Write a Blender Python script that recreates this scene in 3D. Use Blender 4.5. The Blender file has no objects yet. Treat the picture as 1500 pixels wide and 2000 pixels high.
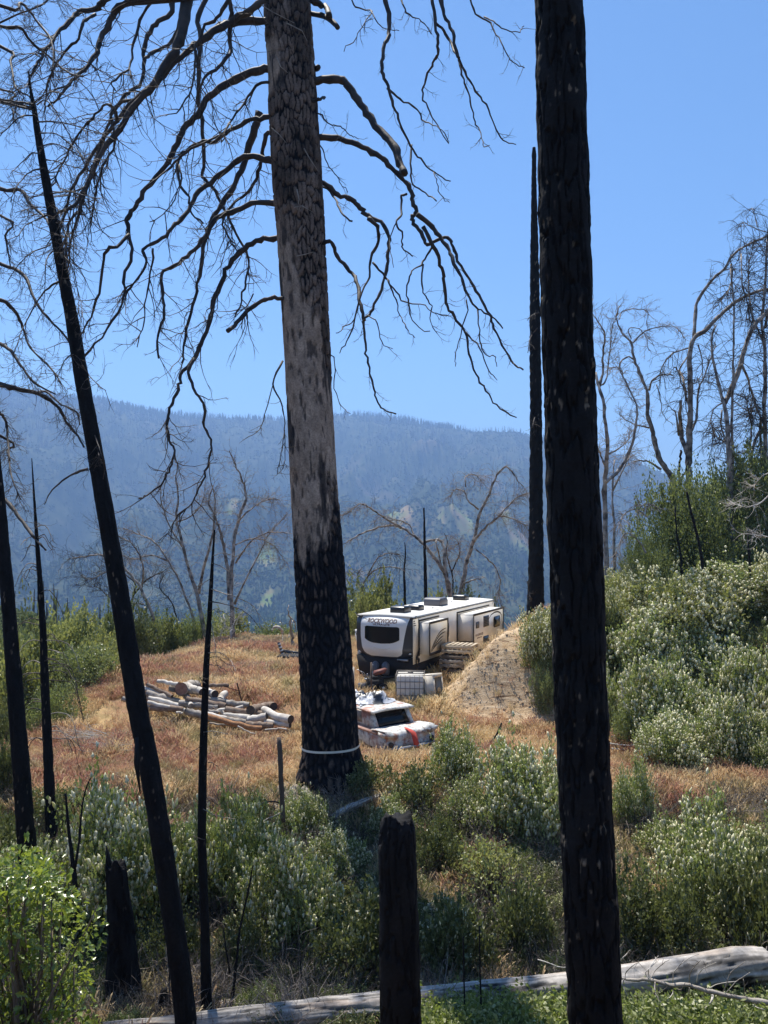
import bpy, math, random
import numpy as np
from mathutils import Vector, Matrix

# ------------------------------------------------------------------ camera, sky, sun, exposure
scene = bpy.context.scene
COL = scene.collection
F_PX = 1555.0
PITCH = math.atan(50 / F_PX)
cam_d = bpy.data.cameras.new('camera'); cam = bpy.data.objects.new('camera', cam_d); COL.objects.link(cam)
cam_d.sensor_fit = 'HORIZONTAL'; cam_d.sensor_width = 36.0; cam_d.lens = 36.0 * F_PX / 1500.0
cam_d.clip_start = 0.05; cam_d.clip_end = 30000
cam.rotation_euler = (math.pi / 2 + PITCH, 0, 0)
scene.camera = cam
SUN_EL = math.radians(66); SUN_AZ = math.atan2(-0.40, 0.92)
world = bpy.data.worlds.new("World"); scene.world = world; world.use_nodes = True
wn = world.node_tree; wn.nodes.clear()
sky = wn.nodes.new('ShaderNodeTexSky'); sky.sky_type = 'NISHITA'; sky.sun_disc = False
sky.sun_elevation = SUN_EL; sky.sun_rotation = SUN_AZ; sky.altitude = 1400
sky.air_density = 1.0; sky.dust_density = 0.25; sky.ozone_density = 2.2
hs = wn.nodes.new('ShaderNodeHueSaturation'); hs.inputs['Saturation'].default_value = 1.17; hs.inputs['Hue'].default_value = 0.499
bg = wn.nodes.new('ShaderNodeBackground'); bg.inputs[1].default_value = 0.103
wo = wn.nodes.new('ShaderNodeOutputWorld')
wn.links.new(sky.outputs[0], hs.inputs['Color']); wn.links.new(hs.outputs[0], bg.inputs[0]); wn.links.new(bg.outputs[0], wo.inputs[0])
sun_d = bpy.data.lights.new('sun', 'SUN'); sun_d.energy = 4.7; sun_d.angle = math.radians(0.53); sun_d.color = (1.0, 0.94, 0.84)
sun = bpy.data.objects.new('sun', sun_d); COL.objects.link(sun)
SUN_DIR = Vector((math.sin(SUN_AZ) * math.cos(SUN_EL), math.cos(SUN_AZ) * math.cos(SUN_EL), math.sin(SUN_EL)))
sun.rotation_euler = SUN_DIR.to_track_quat('Z', 'Y').to_euler()
sun.location = (0, 0, 60)
vs = scene.view_settings; vs.view_transform = 'Standard'; vs.look = 'None'; vs.exposure = 0.85; vs.gamma = 1.0
vs.use_curve_mapping = False
scene.render.engine = 'CYCLES'
cy = scene.cycles
cy.max_bounces = 6; cy.diffuse_bounces = 3; cy.glossy_bounces = 2; cy.transmission_bounces = 3
cy.volume_bounces = 0; cy.transparent_max_bounces = 8
cy.use_denoising = True
cy.caustics_reflective = False; cy.caustics_refractive = False

RNG = np.random.default_rng(7)
rnd = random.Random(11)

# ------------------------------------------------------------------ helpers
def tag(o, label=None, cat=None, group=None, kind=None):
    if label: o['label'] = label
    if cat: o['category'] = cat
    if group: o['group'] = group
    if kind: o['kind'] = kind
    return o

def empty(name, loc=(0, 0, 0), rz=0.0, label=None, cat=None, group=None):
    o = bpy.data.objects.new(name, None); COL.objects.link(o)
    o.empty_display_size = 0.2
    o.location = loc; o.rotation_euler = (0, 0, rz)
    return tag(o, label, cat, group)

def link(name, me, parent=None, loc=None, rot=None, scale=None):
    o = bpy.data.objects.new(name, me); COL.objects.link(o)
    if parent is not None: o.parent = parent
    if loc is not None: o.location = loc
    if rot is not None: o.rotation_euler = rot
    if scale is not None: o.scale = scale
    return o

def make_mesh(name, V, F, mat=None, col=None, smooth=False, mats=None, midx=None):
    """V (n,3); F (m,4) int array (a repeated last index = triangle) or a list of arrays of equal-sided faces"""
    me = bpy.data.meshes.new(name)
    V = np.asarray(V, dtype=np.float32)
    if isinstance(F, np.ndarray): F = [F]
    F = [np.asarray(f, dtype=np.int32) for f in F if len(f)]
    loops = np.concatenate([f.ravel() for f in F]); tot = np.concatenate([np.full(len(f), f.shape[1], np.int32) for f in F])
    start = np.concatenate([[0], np.cumsum(tot)[:-1]]).astype(np.int32)
    me.vertices.add(len(V)); me.vertices.foreach_set('co', V.ravel())
    me.loops.add(len(loops)); me.loops.foreach_set('vertex_index', loops)
    me.polygons.add(len(tot)); me.polygons.foreach_set('loop_start', start); me.polygons.foreach_set('loop_total', tot)
    if smooth: me.polygons.foreach_set('use_smooth', np.ones(len(tot), dtype=bool))
    if midx is not None: me.polygons.foreach_set('material_index', np.asarray(midx, dtype=np.int32))
    me.update(calc_edges=True)
    if col is not None:
        a = me.color_attributes.new('Col', 'FLOAT_COLOR', 'POINT')
        c = np.ones((len(V), 4), dtype=np.float32); c[:, :col.shape[1]] = col
        a.data.foreach_set('color', c.ravel())
    if mats:
        for m in mats: me.materials.append(m)
    elif mat: me.materials.append(mat)
    return me

class Geo:
    """collects boxes, quads, prisms and tubes; one mesh when built"""
    def __init__(s): s.V = []; s.Q = []; s.T = []; s.n = 0; s.tubes = {}; s.mi = 0
    def add(s, V, Q=None, T=None):
        V = np.asarray(V, dtype=float)
        if Q is not None and len(Q): s.Q.append(np.asarray(Q, int) + s.n)
        if T is not None and len(T): s.T.append(np.asarray(T, int) + s.n)
        s.V.append(V); s.n += len(V)
    def box(s, x0, x1, y0, y1, z0, z1, M=None):
        V = np.array([[x, y, z] for z in (z0, z1) for y in (y0, y1) for x in (x0, x1)], float)
        if M is not None: V = V @ np.array(M.to_3x3()).T + np.array(M.translation)
        s.add(V, [[0, 2, 3, 1], [4, 5, 7, 6], [0, 1, 5, 4], [2, 6, 7, 3], [0, 4, 6, 2], [1, 3, 7, 5]])
    def prism(s, poly, axis, a, b):
        """extrude a 2-d outline along axis 'x','y','z' from a to b"""
        poly = list(poly); n = len(poly); V = []
        for t in (a, b):
            for p, q in poly: V.append({'x': (t, p, q), 'y': (p, t, q), 'z': (p, q, t)}[axis])
        cen = np.mean(np.array(V), axis=0)
        V = np.array(V, float); c0 = V[:n].mean(0); c1 = V[n:].mean(0)
        V = np.vstack([V, c0, c1])
        Q = [[i, (i + 1) % n, n + (i + 1) % n, n + i] for i in range(n)]
        T = [[(i + 1) % n, i, 2 * n] for i in range(n)] + [[n + i, n + (i + 1) % n, 2 * n + 1] for i in range(n)]
        s.add(V, Q, T)
    def tube(s, pts, rad, sides=5):
        pts = np.asarray(pts, float); n = len(pts)
        rad = np.asarray(rad, float) if np.ndim(rad) else np.full(n, float(rad))
        s.tubes.setdefault((n, sides), []).append((pts, rad))
    def flush(s):
        for (n, k), L in s.tubes.items():
            P = np.array([l[0] for l in L]); R = np.array([l[1] for l in L]); B = len(L)
            T = np.gradient(P, axis=1) if n > 1 else P
            T /= np.linalg.norm(T, axis=2, keepdims=True) + 1e-9
            ref = np.where(np.abs(T[:, 0, 2:3]) < 0.8, np.array([[0, 0, 1.0]]), np.array([[1.0, 0, 0]]))
            u = np.cross(T[:, 0], ref); u /= np.linalg.norm(u, axis=1, keepdims=True) + 1e-9
            ang = np.linspace(0, 2 * np.pi, k, endpoint=False)
            rings = []
            for i in range(n):
                t = T[:, i]; u = u - t * np.sum(u * t, axis=1, keepdims=True)
                u /= np.linalg.norm(u, axis=1, keepdims=True) + 1e-9
                v = np.cross(t, u)
                ring = P[:, i, None, :] + R[:, i, None, None] * (np.cos(ang)[None, :, None] * u[:, None, :] + np.sin(ang)[None, :, None] * v[:, None, :])
                rings.append(ring)
            V = np.stack(rings, axis=1).reshape(-1, 3)
            i = np.arange(n - 1)[:, None]; j = np.arange(k)[None, :]; j2 = (j + 1) % k
            q = np.stack([i * k + j, i * k + j2, (i + 1) * k + j2, (i + 1) * k + j], axis=-1).reshape(-1, 4)
            Q = (q[None] + (np.arange(B) * n * k)[:, None, None]).reshape(-1, 4)
            Tc = None
            if k >= 5:   # cap both ends
                c = []
                for base, rev in ((0, True), ((n - 1) * k, False)):
                    for m in range(1, k - 1):
                        c.append((base, base + m + 1, base + m) if rev else (base, base + m, base + m + 1))
                c = np.array(c); Tc = (c[None] + (np.arange(B) * n * k)[:, None, None]).reshape(-1, 3)
            s.add(V, Q, Tc)
        s.tubes = {}
    def mesh(s, name, mat, smooth=False, col=None):
        s.flush()
        V = np.vstack(s.V); F = []
        if s.Q: F.append(np.vstack(s.Q))
        if s.T: F.append(np.vstack(s.T))
        return make_mesh(name, V, F, mat, col=col, smooth=smooth)
    def build(s, name, mat, parent=None, smooth=False, **k):
        return link(name, s.mesh(name, mat, smooth), parent, **k)

# numpy noise -------------------------------------------------------
def _hash(ix, iy, iz, seed):
    h = (ix.astype(np.int64) * 374761393 + iy.astype(np.int64) * 668265263 + iz.astype(np.int64) * 2147483647 + seed * 1274126177) & 0xffffffff
    h = ((h ^ (h >> 13)) * 1274126177) & 0xffffffff
    h = h ^ (h >> 16)
    return (h & 0xffffff) / float(0xffffff)
def vnoise(x, y, z=0.0, seed=0):
    x, y, z = np.broadcast_arrays(np.asarray(x, float), np.asarray(y, float), np.asarray(z, float))
    ix = np.floor(x); iy = np.floor(y); iz = np.floor(z)
    fx = x - ix; fy = y - iy; fz = z - iz
    fx = fx * fx * (3 - 2 * fx); fy = fy * fy * (3 - 2 * fy); fz = fz * fz * (3 - 2 * fz)
    r = 0
    for dz in (0, 1):
        wz = fz if dz else 1 - fz
        for dy in (0, 1):
            wy = fy if dy else 1 - fy
            for dx in (0, 1):
                wx = fx if dx else 1 - fx
                r = r + _hash(ix + dx, iy + dy, iz + dz, seed) * wx * wy * wz
    return r
def fbm(x, y, z=0.0, oct=4, seed=0, gain=0.5):
    a = 1.0; f = 1.0; s = 0; t = 0
    for o in range(oct):
        s = s + a * (vnoise(np.asarray(x) * f, np.asarray(y) * f, np.asarray(z) * f, seed + o) * 2 - 1); t += a; a *= gain; f *= 2.03
    return s / t
def voronoi(u, v, periods, seed=0):
    """F1, F2 and cell id hash, wrapped in u with integer period"""
    iu = np.floor(u); iv = np.floor(v)
    f1 = np.full(u.shape, 9.0); f2 = np.full(u.shape, 9.0); idh = np.zeros(u.shape)
    for du in (-1, 0, 1):
        for dv in (-1, 0, 1):
            cu = iu + du; cv = iv + dv; cw = np.mod(cu, periods)
            ju = _hash(cw, cv, cw * 0, seed); jv = _hash(cw, cv, cw * 0 + 5, seed); hh = _hash(cw, cv, cw * 0 + 9, seed)
            d = np.hypot(cu + 0.15 + 0.7 * ju - u, cv + 0.15 + 0.7 * jv - v)
            m = d < f1
            f2 = np.where(m, f1, np.minimum(f2, d)); idh = np.where(m, hh, idh); f1 = np.where(m, d, f1)
    return f1, f2, idh
def sm(a, b, x):
    t = np.clip((np.asarray(x, float) - a) / (b - a), 0, 1); return t * t * (3 - 2 * t)

# pixel (of the 1500 x 2000 photograph) and depth -> a point in the place
def P3(px, py, D):
    u = (px - 750) / F_PX; v = (1000 - py) / F_PX
    k = D / (math.cos(PITCH) - v * math.sin(PITCH))
    return (u * k, D, k * (math.sin(PITCH) + v * math.cos(PITCH)))

# ------------------------------------------------------------------ materials
class NT:
    def __init__(s, name):
        s.m = bpy.data.materials.new(name); s.m.use_nodes = True; s.t = s.m.node_tree; s.t.nodes.clear()
        s.out = s.t.nodes.new('ShaderNodeOutputMaterial')
    def n(s, typ, **kw):
        nd = s.t.nodes.new(typ)
        for k, v in kw.items():
            if k.startswith('_'): setattr(nd, k[1:], v)
        for k, v in kw.items():
            if k.startswith('_'): continue
            key = int(k[1:]) if k[0] == 'i' and k[1:].isdigit() else k
            if isinstance(v, bpy.types.NodeSocket): s.t.links.new(v, nd.inputs[key])
            else: nd.inputs[key].default_value = v
        return nd
    def ramp(s, fac, stops, interp='LINEAR'):
        r = s.t.nodes.new('ShaderNodeValToRGB'); r.color_ramp.interpolation = interp
        e = r.color_ramp.elements
        while len(e) < len(stops): e.new(0.5)
        for el, (p, c) in zip(e, stops): el.position = p; el.color = (*c, 1) if len(c) == 3 else c
        s.t.links.new(fac, r.inputs[0]); return r.outputs[0]
    def mix(s, fac, a, b, mode='MIX'):
        m = s.t.nodes.new('ShaderNodeMix'); m.data_type = 'RGBA'; m.blend_type = mode
        for i, v in ((0, fac), (6, a), (7, b)):
            if isinstance(v, bpy.types.NodeSocket): s.t.links.new(v, m.inputs[i])
            else: m.inputs[i].default_value = v if i == 0 else ((*v, 1) if len(v) == 3 else v)
        return m.outputs[2]
    def noise(s, vec, scale, detail=4, rough=0.55, dim=None):
        nn = s.n('ShaderNodeTexNoise', Scale=scale, Detail=detail, Roughness=rough)
        if vec is not None: s.t.links.new(vec, nn.inputs['Vector'])
        return nn.outputs[0]
    def done(s, shader):
        s.t.links.new(shader, s.out.inputs[0]); return s.m

def mat_basic(name, c1, c2=None, rough=0.7, scale=3.0, bump=0.0, metal=0.0, spec=0.5, stretch=None, bscale=None):
    t = NT(name); tc = t.n('ShaderNodeTexCoord').outputs['Object']
    if stretch:
        mp = t.n('ShaderNodeMapping', Vector=tc, Scale=stretch); tc = mp.outputs[0]
    if c2 is None: c2 = tuple(c * 0.82 for c in c1)
    nz = t.noise(tc, scale, 5)
    col = t.ramp(nz, [(0.34, c1), (0.66, c2)])
    p = t.n('ShaderNodeBsdfPrincipled', **{'Base Color': col, 'Roughness': rough, 'Metallic': metal, 'Specular IOR Level': spec})
    if bump:
        b = t.n('ShaderNodeBump', Strength=bump, Height=t.noise(tc, bscale or scale * 6, 4)); b.inputs['Distance'].default_value = 0.02
        t.t.links.new(b.outputs[0], p.inputs['Normal'])
    return t.done(p.outputs[0])

def mat_vcol(name, rough=0.9, bump=0.3, bscale=25.0, spec=0.25, vary=0.35):
    t = NT(name); a = t.n('ShaderNodeAttribute', _attribute_name='Col')
    tc = t.n('ShaderNodeTexCoord').outputs['Object']
    nz = t.noise(tc, bscale, 5)
    v = t.ramp(nz, [(0.3, (1 - vary,) * 3), (0.7, (1 + vary * 0.6,) * 3)])
    col = t.mix(1.0, a.outputs['Color'], v, 'MULTIPLY')
    b = t.n('ShaderNodeBump', Strength=bump, Height=nz); b.inputs['Distance'].default_value = 0.015
    p = t.n('ShaderNodeBsdfPrincipled', **{'Base Color': col, 'Roughness': rough, 'Specular IOR Level': spec, 'Normal': b.outputs[0]})
    return t.done(p.outputs[0])

def mat_leaf(name, cols, rough=0.42, trans=0.35, tcol=None, spec=0.5, nscale=0.9):
    t = NT(name); g = t.n('ShaderNodeNewGeometry'); tc = t.n('ShaderNodeTexCoord').outputs['Object']
    oi = t.n('ShaderNodeObjectInfo')
    nz = t.noise(tc, nscale, 3)
    mx = t.n('ShaderNodeMath', _operation='MULTIPLY_ADD', i0=g.outputs['Random Per Island'], i1=0.55, i2=nz)
    mx2 = t.n('ShaderNodeMath', _operation='MULTIPLY_ADD', i0=oi.outputs['Random'], i1=0.22, i2=mx.outputs[0])
    n = len(cols); col = t.ramp(mx2.outputs[0], [(0.45 + 0.75 * i / (n - 1) * 0.9, c) for i, c in enumerate(cols)])
    p = t.n('ShaderNodeBsdfPrincipled', **{'Base Color': col, 'Roughness': rough, 'Specular IOR Level': spec})
    tl = t.n('ShaderNodeBsdfTranslucent', Color=t.mix(0.6, col, tcol or (0.25, 0.33, 0.04)))
    ms = t.n('ShaderNodeMixShader', Fac=trans, i1=p.outputs[0], i2=tl.outputs[0])
    return t.done(ms.outputs[0])

M = {}
M['char'] = mat_basic('charred_bark', (0.010, 0.0105, 0.012), (0.022, 0.021, 0.021), rough=0.85, scale=9, bump=0.6, spec=0.2, stretch=(1, 1, .3))
M['charv'] = mat_vcol('charred_bark_flaked', rough=0.85, bump=0.6, bscale=30, spec=0.2)
M['barkv'] = mat_vcol('pine_bark', rough=0.9, bump=0.7, bscale=22, spec=0.15)
M['limb'] = mat_basic('scorched_limb_bark', (0.018, 0.017, 0.018), (0.075, 0.058, 0.048), rough=0.7, scale=2.2, bump=0.4, spec=0.4)
M['twig'] = mat_basic('dead_twig', (0.03, 0.027, 0.026), (0.11, 0.085, 0.07), rough=0.7, scale=1.5, spec=0.3)
M['oakbark'] = mat_basic('dead_oak_bark', (0.46, 0.41, 0.36), (0.07, 0.062, 0.058), rough=0.85, scale=3.5, bump=0.5, spec=0.2)
M['oaktwig'] = mat_basic('dead_oak_twig', (0.36, 0.31, 0.27), (0.13, 0.11, 0.095), rough=0.85, scale=2.0, spec=0.2)
M['oaktwigdark'] = mat_basic('dark_oak_twig', (0.10, 0.085, 0.075), (0.03, 0.027, 0.026), rough=0.85, scale=2.0, spec=0.2)
M['white_wood'] = mat_basic('bleached_wood', (0.66, 0.62, 0.56), (0.40, 0.36, 0.31), rough=0.8, scale=4, bump=0.5, stretch=(1, 1, 1), spec=0.2)
M['grey_wood'] = mat_basic('grey_wood', (0.42, 0.38, 0.33), (0.20, 0.175, 0.15), rough=0.85, scale=5, bump=0.6, spec=0.15)
M['bark_brown'] = mat_basic('brown_bark', (0.17, 0.115, 0.085), (0.30, 0.24, 0.19), rough=0.9, scale=7, bump=1.0, spec=0.1)
M['orange_bark'] = mat_basic('orange_bark', (0.42, 0.23, 0.12), (0.22, 0.12, 0.07), rough=0.9, scale=6, bump=1.0, spec=0.1)
M['cut_dark'] = mat_basic('dark_cut_end', (0.035, 0.03, 0.028), (0.08, 0.06, 0.05), rough=0.9, scale=12)
M['cut_red'] = mat_basic('red_brown_cut_end', (0.22, 0.11, 0.075), (0.33, 0.19, 0.14), rough=0.85, scale=9)
M['log'] = mat_vcol('weathered_log', rough=0.8, bump=0.5, bscale=14, spec=0.2, vary=0.25)
# foliage
M['leaf_green'] = mat_leaf('shrub_leaf', [(0.045, 0.066, 0.028), (0.15, 0.19, 0.068), (0.34, 0.38, 0.17)], trans=0.40, tcol=(0.34, 0.42, 0.07), spec=0.7)
M['leaf_olive'] = mat_leaf('olive_leaf', [(0.062, 0.078, 0.032), (0.19, 0.21, 0.075), (0.38, 0.39, 0.17)], trans=0.40, tcol=(0.40, 0.43, 0.08), spec=0.7)
M['leaf_dark'] = mat_leaf('dark_oak_leaf', [(0.036, 0.050, 0.024), (0.12, 0.15, 0.058), (0.28, 0.31, 0.15)], trans=0.38, tcol=(0.30, 0.36, 0.07), spec=0.7)
M['leaf_shade_toned'] = mat_leaf('shade_toned_scrub_leaf', [(0.028, 0.040, 0.018), (0.075, 0.092, 0.036), (0.18, 0.195, 0.085)], trans=0.34, tcol=(0.20, 0.24, 0.05), spec=0.6)  # deep gully shade put into the leaf colour, darker than the other shrubs
M['leaf_bright'] = mat_leaf('bright_oak_leaf', [(0.07, 0.12, 0.018), (0.13, 0.20, 0.026), (0.27, 0.32, 0.07)], trans=0.42, tcol=(0.40, 0.48, 0.05), rough=0.3, spec=0.9)
M['leaf_herb'] = mat_leaf('herb_leaf', [(0.045, 0.065, 0.02), (0.14, 0.165, 0.055), (0.36, 0.38, 0.18)], trans=0.4, tcol=(0.35, 0.45, 0.06))
M['flower'] = mat_leaf('cream_flower', [(0.58, 0.55, 0.30), (0.80, 0.76, 0.48), (0.90, 0.87, 0.66)], trans=0.35, tcol=(0.8, 0.8, 0.6), rough=0.7)
M['stem'] = mat_basic('shrub_stem', (0.10, 0.08, 0.06), (0.22, 0.18, 0.14), rough=0.85, scale=5)
# paint and metal
def mp(name, c, rough=0.35, **k): M[name] = mat_basic(name, c, tuple(x * 0.9 for x in c), rough=rough, scale=k.pop('scale', 1.2), **k)
mp('white_gelcoat', (0.78, 0.77, 0.74), 0.25); mp('roof_membrane', (0.80, 0.77, 0.70), 0.7)
mp('beige_gelcoat', (0.72, 0.66, 0.55), 0.3); mp('side_gelcoat', (0.76, 0.73, 0.67), 0.3)
mp('black_plastic', (0.018, 0.019, 0.022), 0.3); mp('dark_gelcoat', (0.045, 0.047, 0.055), 0.28)
mp('black_trim', (0.015, 0.014, 0.014), 0.5); mp('brown_trim', (0.022, 0.016, 0.013), 0.5)
mp('grey_plastic', (0.10, 0.10, 0.115), 0.45); mp('letter_brown', (0.12, 0.06, 0.045), 0.5)
mp('underbody', (0.02, 0.02, 0.022), 0.8); mp('rubber', (0.02, 0.02, 0.02), 0.85); mp('steel', (0.35, 0.35, 0.36), 0.4, metal=0.8)
mp('tank_plastic', (0.74, 0.72, 0.66), 0.5); mp('cage', (0.22, 0.2, 0.18), 0.5, metal=0.3)
mp('cabinet', (0.66, 0.60, 0.50), 0.55); mp('red_cloth', (0.55, 0.07, 0.05), 0.8); mp('maroon', (0.16, 0.05, 0.04), 0.6)
mp('pallet_wood', (0.50, 0.42, 0.31), 0.85, scale=6); mp('pallet_dark', (0.17, 0.14, 0.11), 0.85, scale=6)
mp('strap', (0.80, 0.78, 0.70), 0.8); mp('post_wood', (0.12, 0.085, 0.065), 0.9, scale=8)
mp('tarp', (0.42, 0.44, 0.48), 0.45); mp('tarp_dark', (0.05, 0.055, 0.065), 0.5)
def glass(name, c):
    t = NT(name); p = t.n('ShaderNodeBsdfPrincipled', **{'Base Color': (*c, 1), 'Roughness': 0.18, 'Specular IOR Level': 0.3}); return t.done(p.outputs[0])
M['dark_glass'] = glass('dark_tinted_glass', (0.006, 0.010, 0.014))
def rusty():
    t = NT('chalky_rusted_paint'); tc = t.n('ShaderNodeTexCoord').outputs['Object']
    a = t.noise(tc, 1.7, 6, 0.65); b = t.noise(tc, 7.0, 5, 0.7)
    base = t.ramp(b, [(0.40, (0.66, 0.66, 0.62)), (0.54, (0.50, 0.50, 0.47)), (0.62, (0.20, 0.17, 0.16))])
    rust = t.ramp(b, [(0.3, (0.50, 0.25, 0.17)), (0.7, (0.33, 0.14, 0.09))])
    f = t.ramp(a, [(0.50, (0, 0, 0)), (0.60, (.9, .9, .9))])
    p = t.n('ShaderNodeBsdfPrincipled', **{'Base Color': t.mix(f, base, rust), 'Roughness': 0.65})
    return t.done(p.outputs[0])
M['rusted'] = rusty()
M['rust_pink'] = mat_basic('faded_pink_rust', (0.60, 0.38, 0.29), (0.45, 0.23, 0.16), rough=0.7, scale=5)
# ------------------------------------------------------------------ terrain
PROF_Y = [-30, -6, 0, 2, 4, 6, 8, 10, 11.5, 12.8, 14.5, 17, 19, 21, 23.4, 25, 26.5, 28, 30, 34, 38, 40, 42, 46, 60, 100, 200, 500, 1000, 1500, 2000, 9000]
PROF_Z = [-1.0, -1.5, -1.7, -2.1, -3.1, -4.3, -5.35, -6.5, -7.15, -7.5, -7.55, -7.2, -6.75, -6.35, -6.35, -6.25, -6.1, -5.7, -5.52, -5.35, -5.2, -5.15, -5.35, -6.6, -15, -34, -68, -112, -150, -155, -150, -150]
BANK = [(9.4, 46), (7.2, 40), (5.2, 35), (3.0, 31), (1.75, 28.5), (2.1, 27.0), (5, 26.2), (9, 25.2), (12, 24.4), (24, 22.5), (60, 18)]
def bank_s(x, y):
    best = np.full(x.shape, 1e9); sg = np.ones(x.shape)
    for (ax, ay), (bx, by) in zip(BANK[:-1], BANK[1:]):
        dx, dy = bx - ax, by - ay; L2 = dx * dx + dy * dy
        t = np.clip(((x - ax) * dx + (y - ay) * dy) / L2, 0, 1)
        d = np.hypot(x - ax - t * dx, y - ay - t * dy)
        cr = dx * (y - ay) - dy * (x - ax)
        m = d < best; best = np.where(m, d, best); sg = np.where(m, np.sign(cr), sg)
    return best * sg
RIDGE = [(-2500, 800), (-400, 765), (0, 760), (100, 772), (200, 785), (300, 805), (400, 816), (560, 821), (650, 809), (750, 812), (850, 830), (920, 845), (1000, 844), (1040, 853), (1100, 858), (1180, 876), (1230, 893), (1300, 925), (1400, 960), (1700, 1010), (2600, 960)]
def Z(x, y):
    x = np.asarray(x, float); y = np.asarray(y, float); x, y = np.broadcast_arrays(x, y)
    r = np.hypot(x, y); rr = np.where(y > 80, r, y)
    z = np.interp(rr, PROF_Y, PROF_Z)
    near = 1 - sm(70, 130, r)
    # the bench falls away on the left
    w = sm(22, 26, y) * near
    e = -10.2 - x + 0.35 * np.maximum(0, y - 33)
    e = np.maximum(0, e); fall = e * e / (e + 3) * 0.6
    z = z - np.minimum(fall, 16) * w
    z = z - 0.06 * np.maximum(0, -x - 5) * sm(30, 38, y) * near * 0.8
    # dirt bank and brushy hill on the right
    s = bank_s(x, y)
    rise = 2.25 * sm(-.1, 2.5, s + .12 * fbm(x * .9, y * .9, oct=3, seed=59)) + np.maximum(0, s - 2) * 0.24
    rise = np.minimum(rise, 4.2 + 0.1 * np.maximum(0, s)) 
    z = z + rise * (1 - sm(48, 75, y)) * sm(16, 22, y + 0.3 * np.maximum(0, x - 10))
    z = z + near * (0.10 * fbm(x * .35, y * .35, seed=3) + 0.05 * fbm(x * 1.6, y * 1.6, seed=5)) * sm(5, 9, r)
    z = z - 0.13 * np.abs(fbm(x * 1.9 + y * .9, y * .5 - x * .35, oct=4, seed=57)) * sm(0, .8, s) * (1 - sm(3.2, 4.2, s)) * (1 - sm(9, 11, x)) * near * 1.7 * (1 - sm(40, 44, y))
    # knoll on the left
    z = z + 34 * np.exp(-(((x + 58) / 26) ** 2 + ((y - 125) / 34) ** 2)) * (1 + 0.1 * fbm(x * .06, y * .06, seed=8))
    z = z + 26 * np.exp(-(((x + 120) / 45) ** 2 + ((y - 210) / 50) ** 2))
    # rolling valley and the mountain
    mid = sm(130, 420, r)
    z = z + mid * ((26 - 14 * sm(700, 1100, r)) * fbm(x / 260, y / 260, seed=21) + 7 * fbm(x / 70, y / 70, seed=22)) * (1 - sm(1500, 2300, r))
    px = 750 + F_PX * x / np.maximum(y, 1.0)
    px = np.where(y <= 1, np.where(x < 0, -2500, 2600), px)
    rx = [p[0] for p in RIDGE]; ry = [p[1] for p in RIDGE]
    ang = (1050 - np.interp(np.clip(px, -2500, 2600), rx, ry)) / F_PX
    R0 = 1700 + 350 * fbm(x / 900, y / 900, seed=31); R1 = 4200.0
    H = ang * R1 * np.clip(y / np.maximum(r, 1), 0.5, 1) + 10 * fbm(px / 60, px * 0, seed=33)
    t = np.clip((r - R0) / (R1 - R0), 0, 1); S = t * (0.55 + 0.45 * t)
    wx = x + 160 * fbm(x / 500, y / 500, seed=41); wy = y + 160 * fbm(x / 500, y / 500, seed=42)
    rid = 1 - np.abs(fbm(wx / 620, wy / 1500, oct=5, seed=43)) * 2.6
    rid2 = 1 - np.abs(fbm(wx / 210, wy / 420, oct=4, seed=45)) * 2.4
    env = np.sin(np.pi * np.clip(t, 0, 1)) ** 0.8
    z = z + (H + 150) * S + env * (230 * (rid - 0.45) + 62 * (rid2 - 0.4))
    z = z - np.maximum(0, r - R1) * 0.35
    return z
def g(x, y): return float(Z(np.array([x]), np.array([y]))[0])
def hit(px, py, lo=3.0, hi=60.0):
    """the point of the ground seen at a pixel"""
    D = np.linspace(lo, hi, 900); u = (px - 750) / F_PX; v = (1000 - py) / F_PX
    k = D / (math.cos(PITCH) - v * math.sin(PITCH)); X = u * k; zz = k * (math.sin(PITCH) + v * math.cos(PITCH))
    gz = Z(X, D); m = np.where(zz <= gz)[0]
    if len(m) == 0: return None
    i = m[0]; return (float(X[i]), float(D[i]), float(gz[i]))

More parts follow.
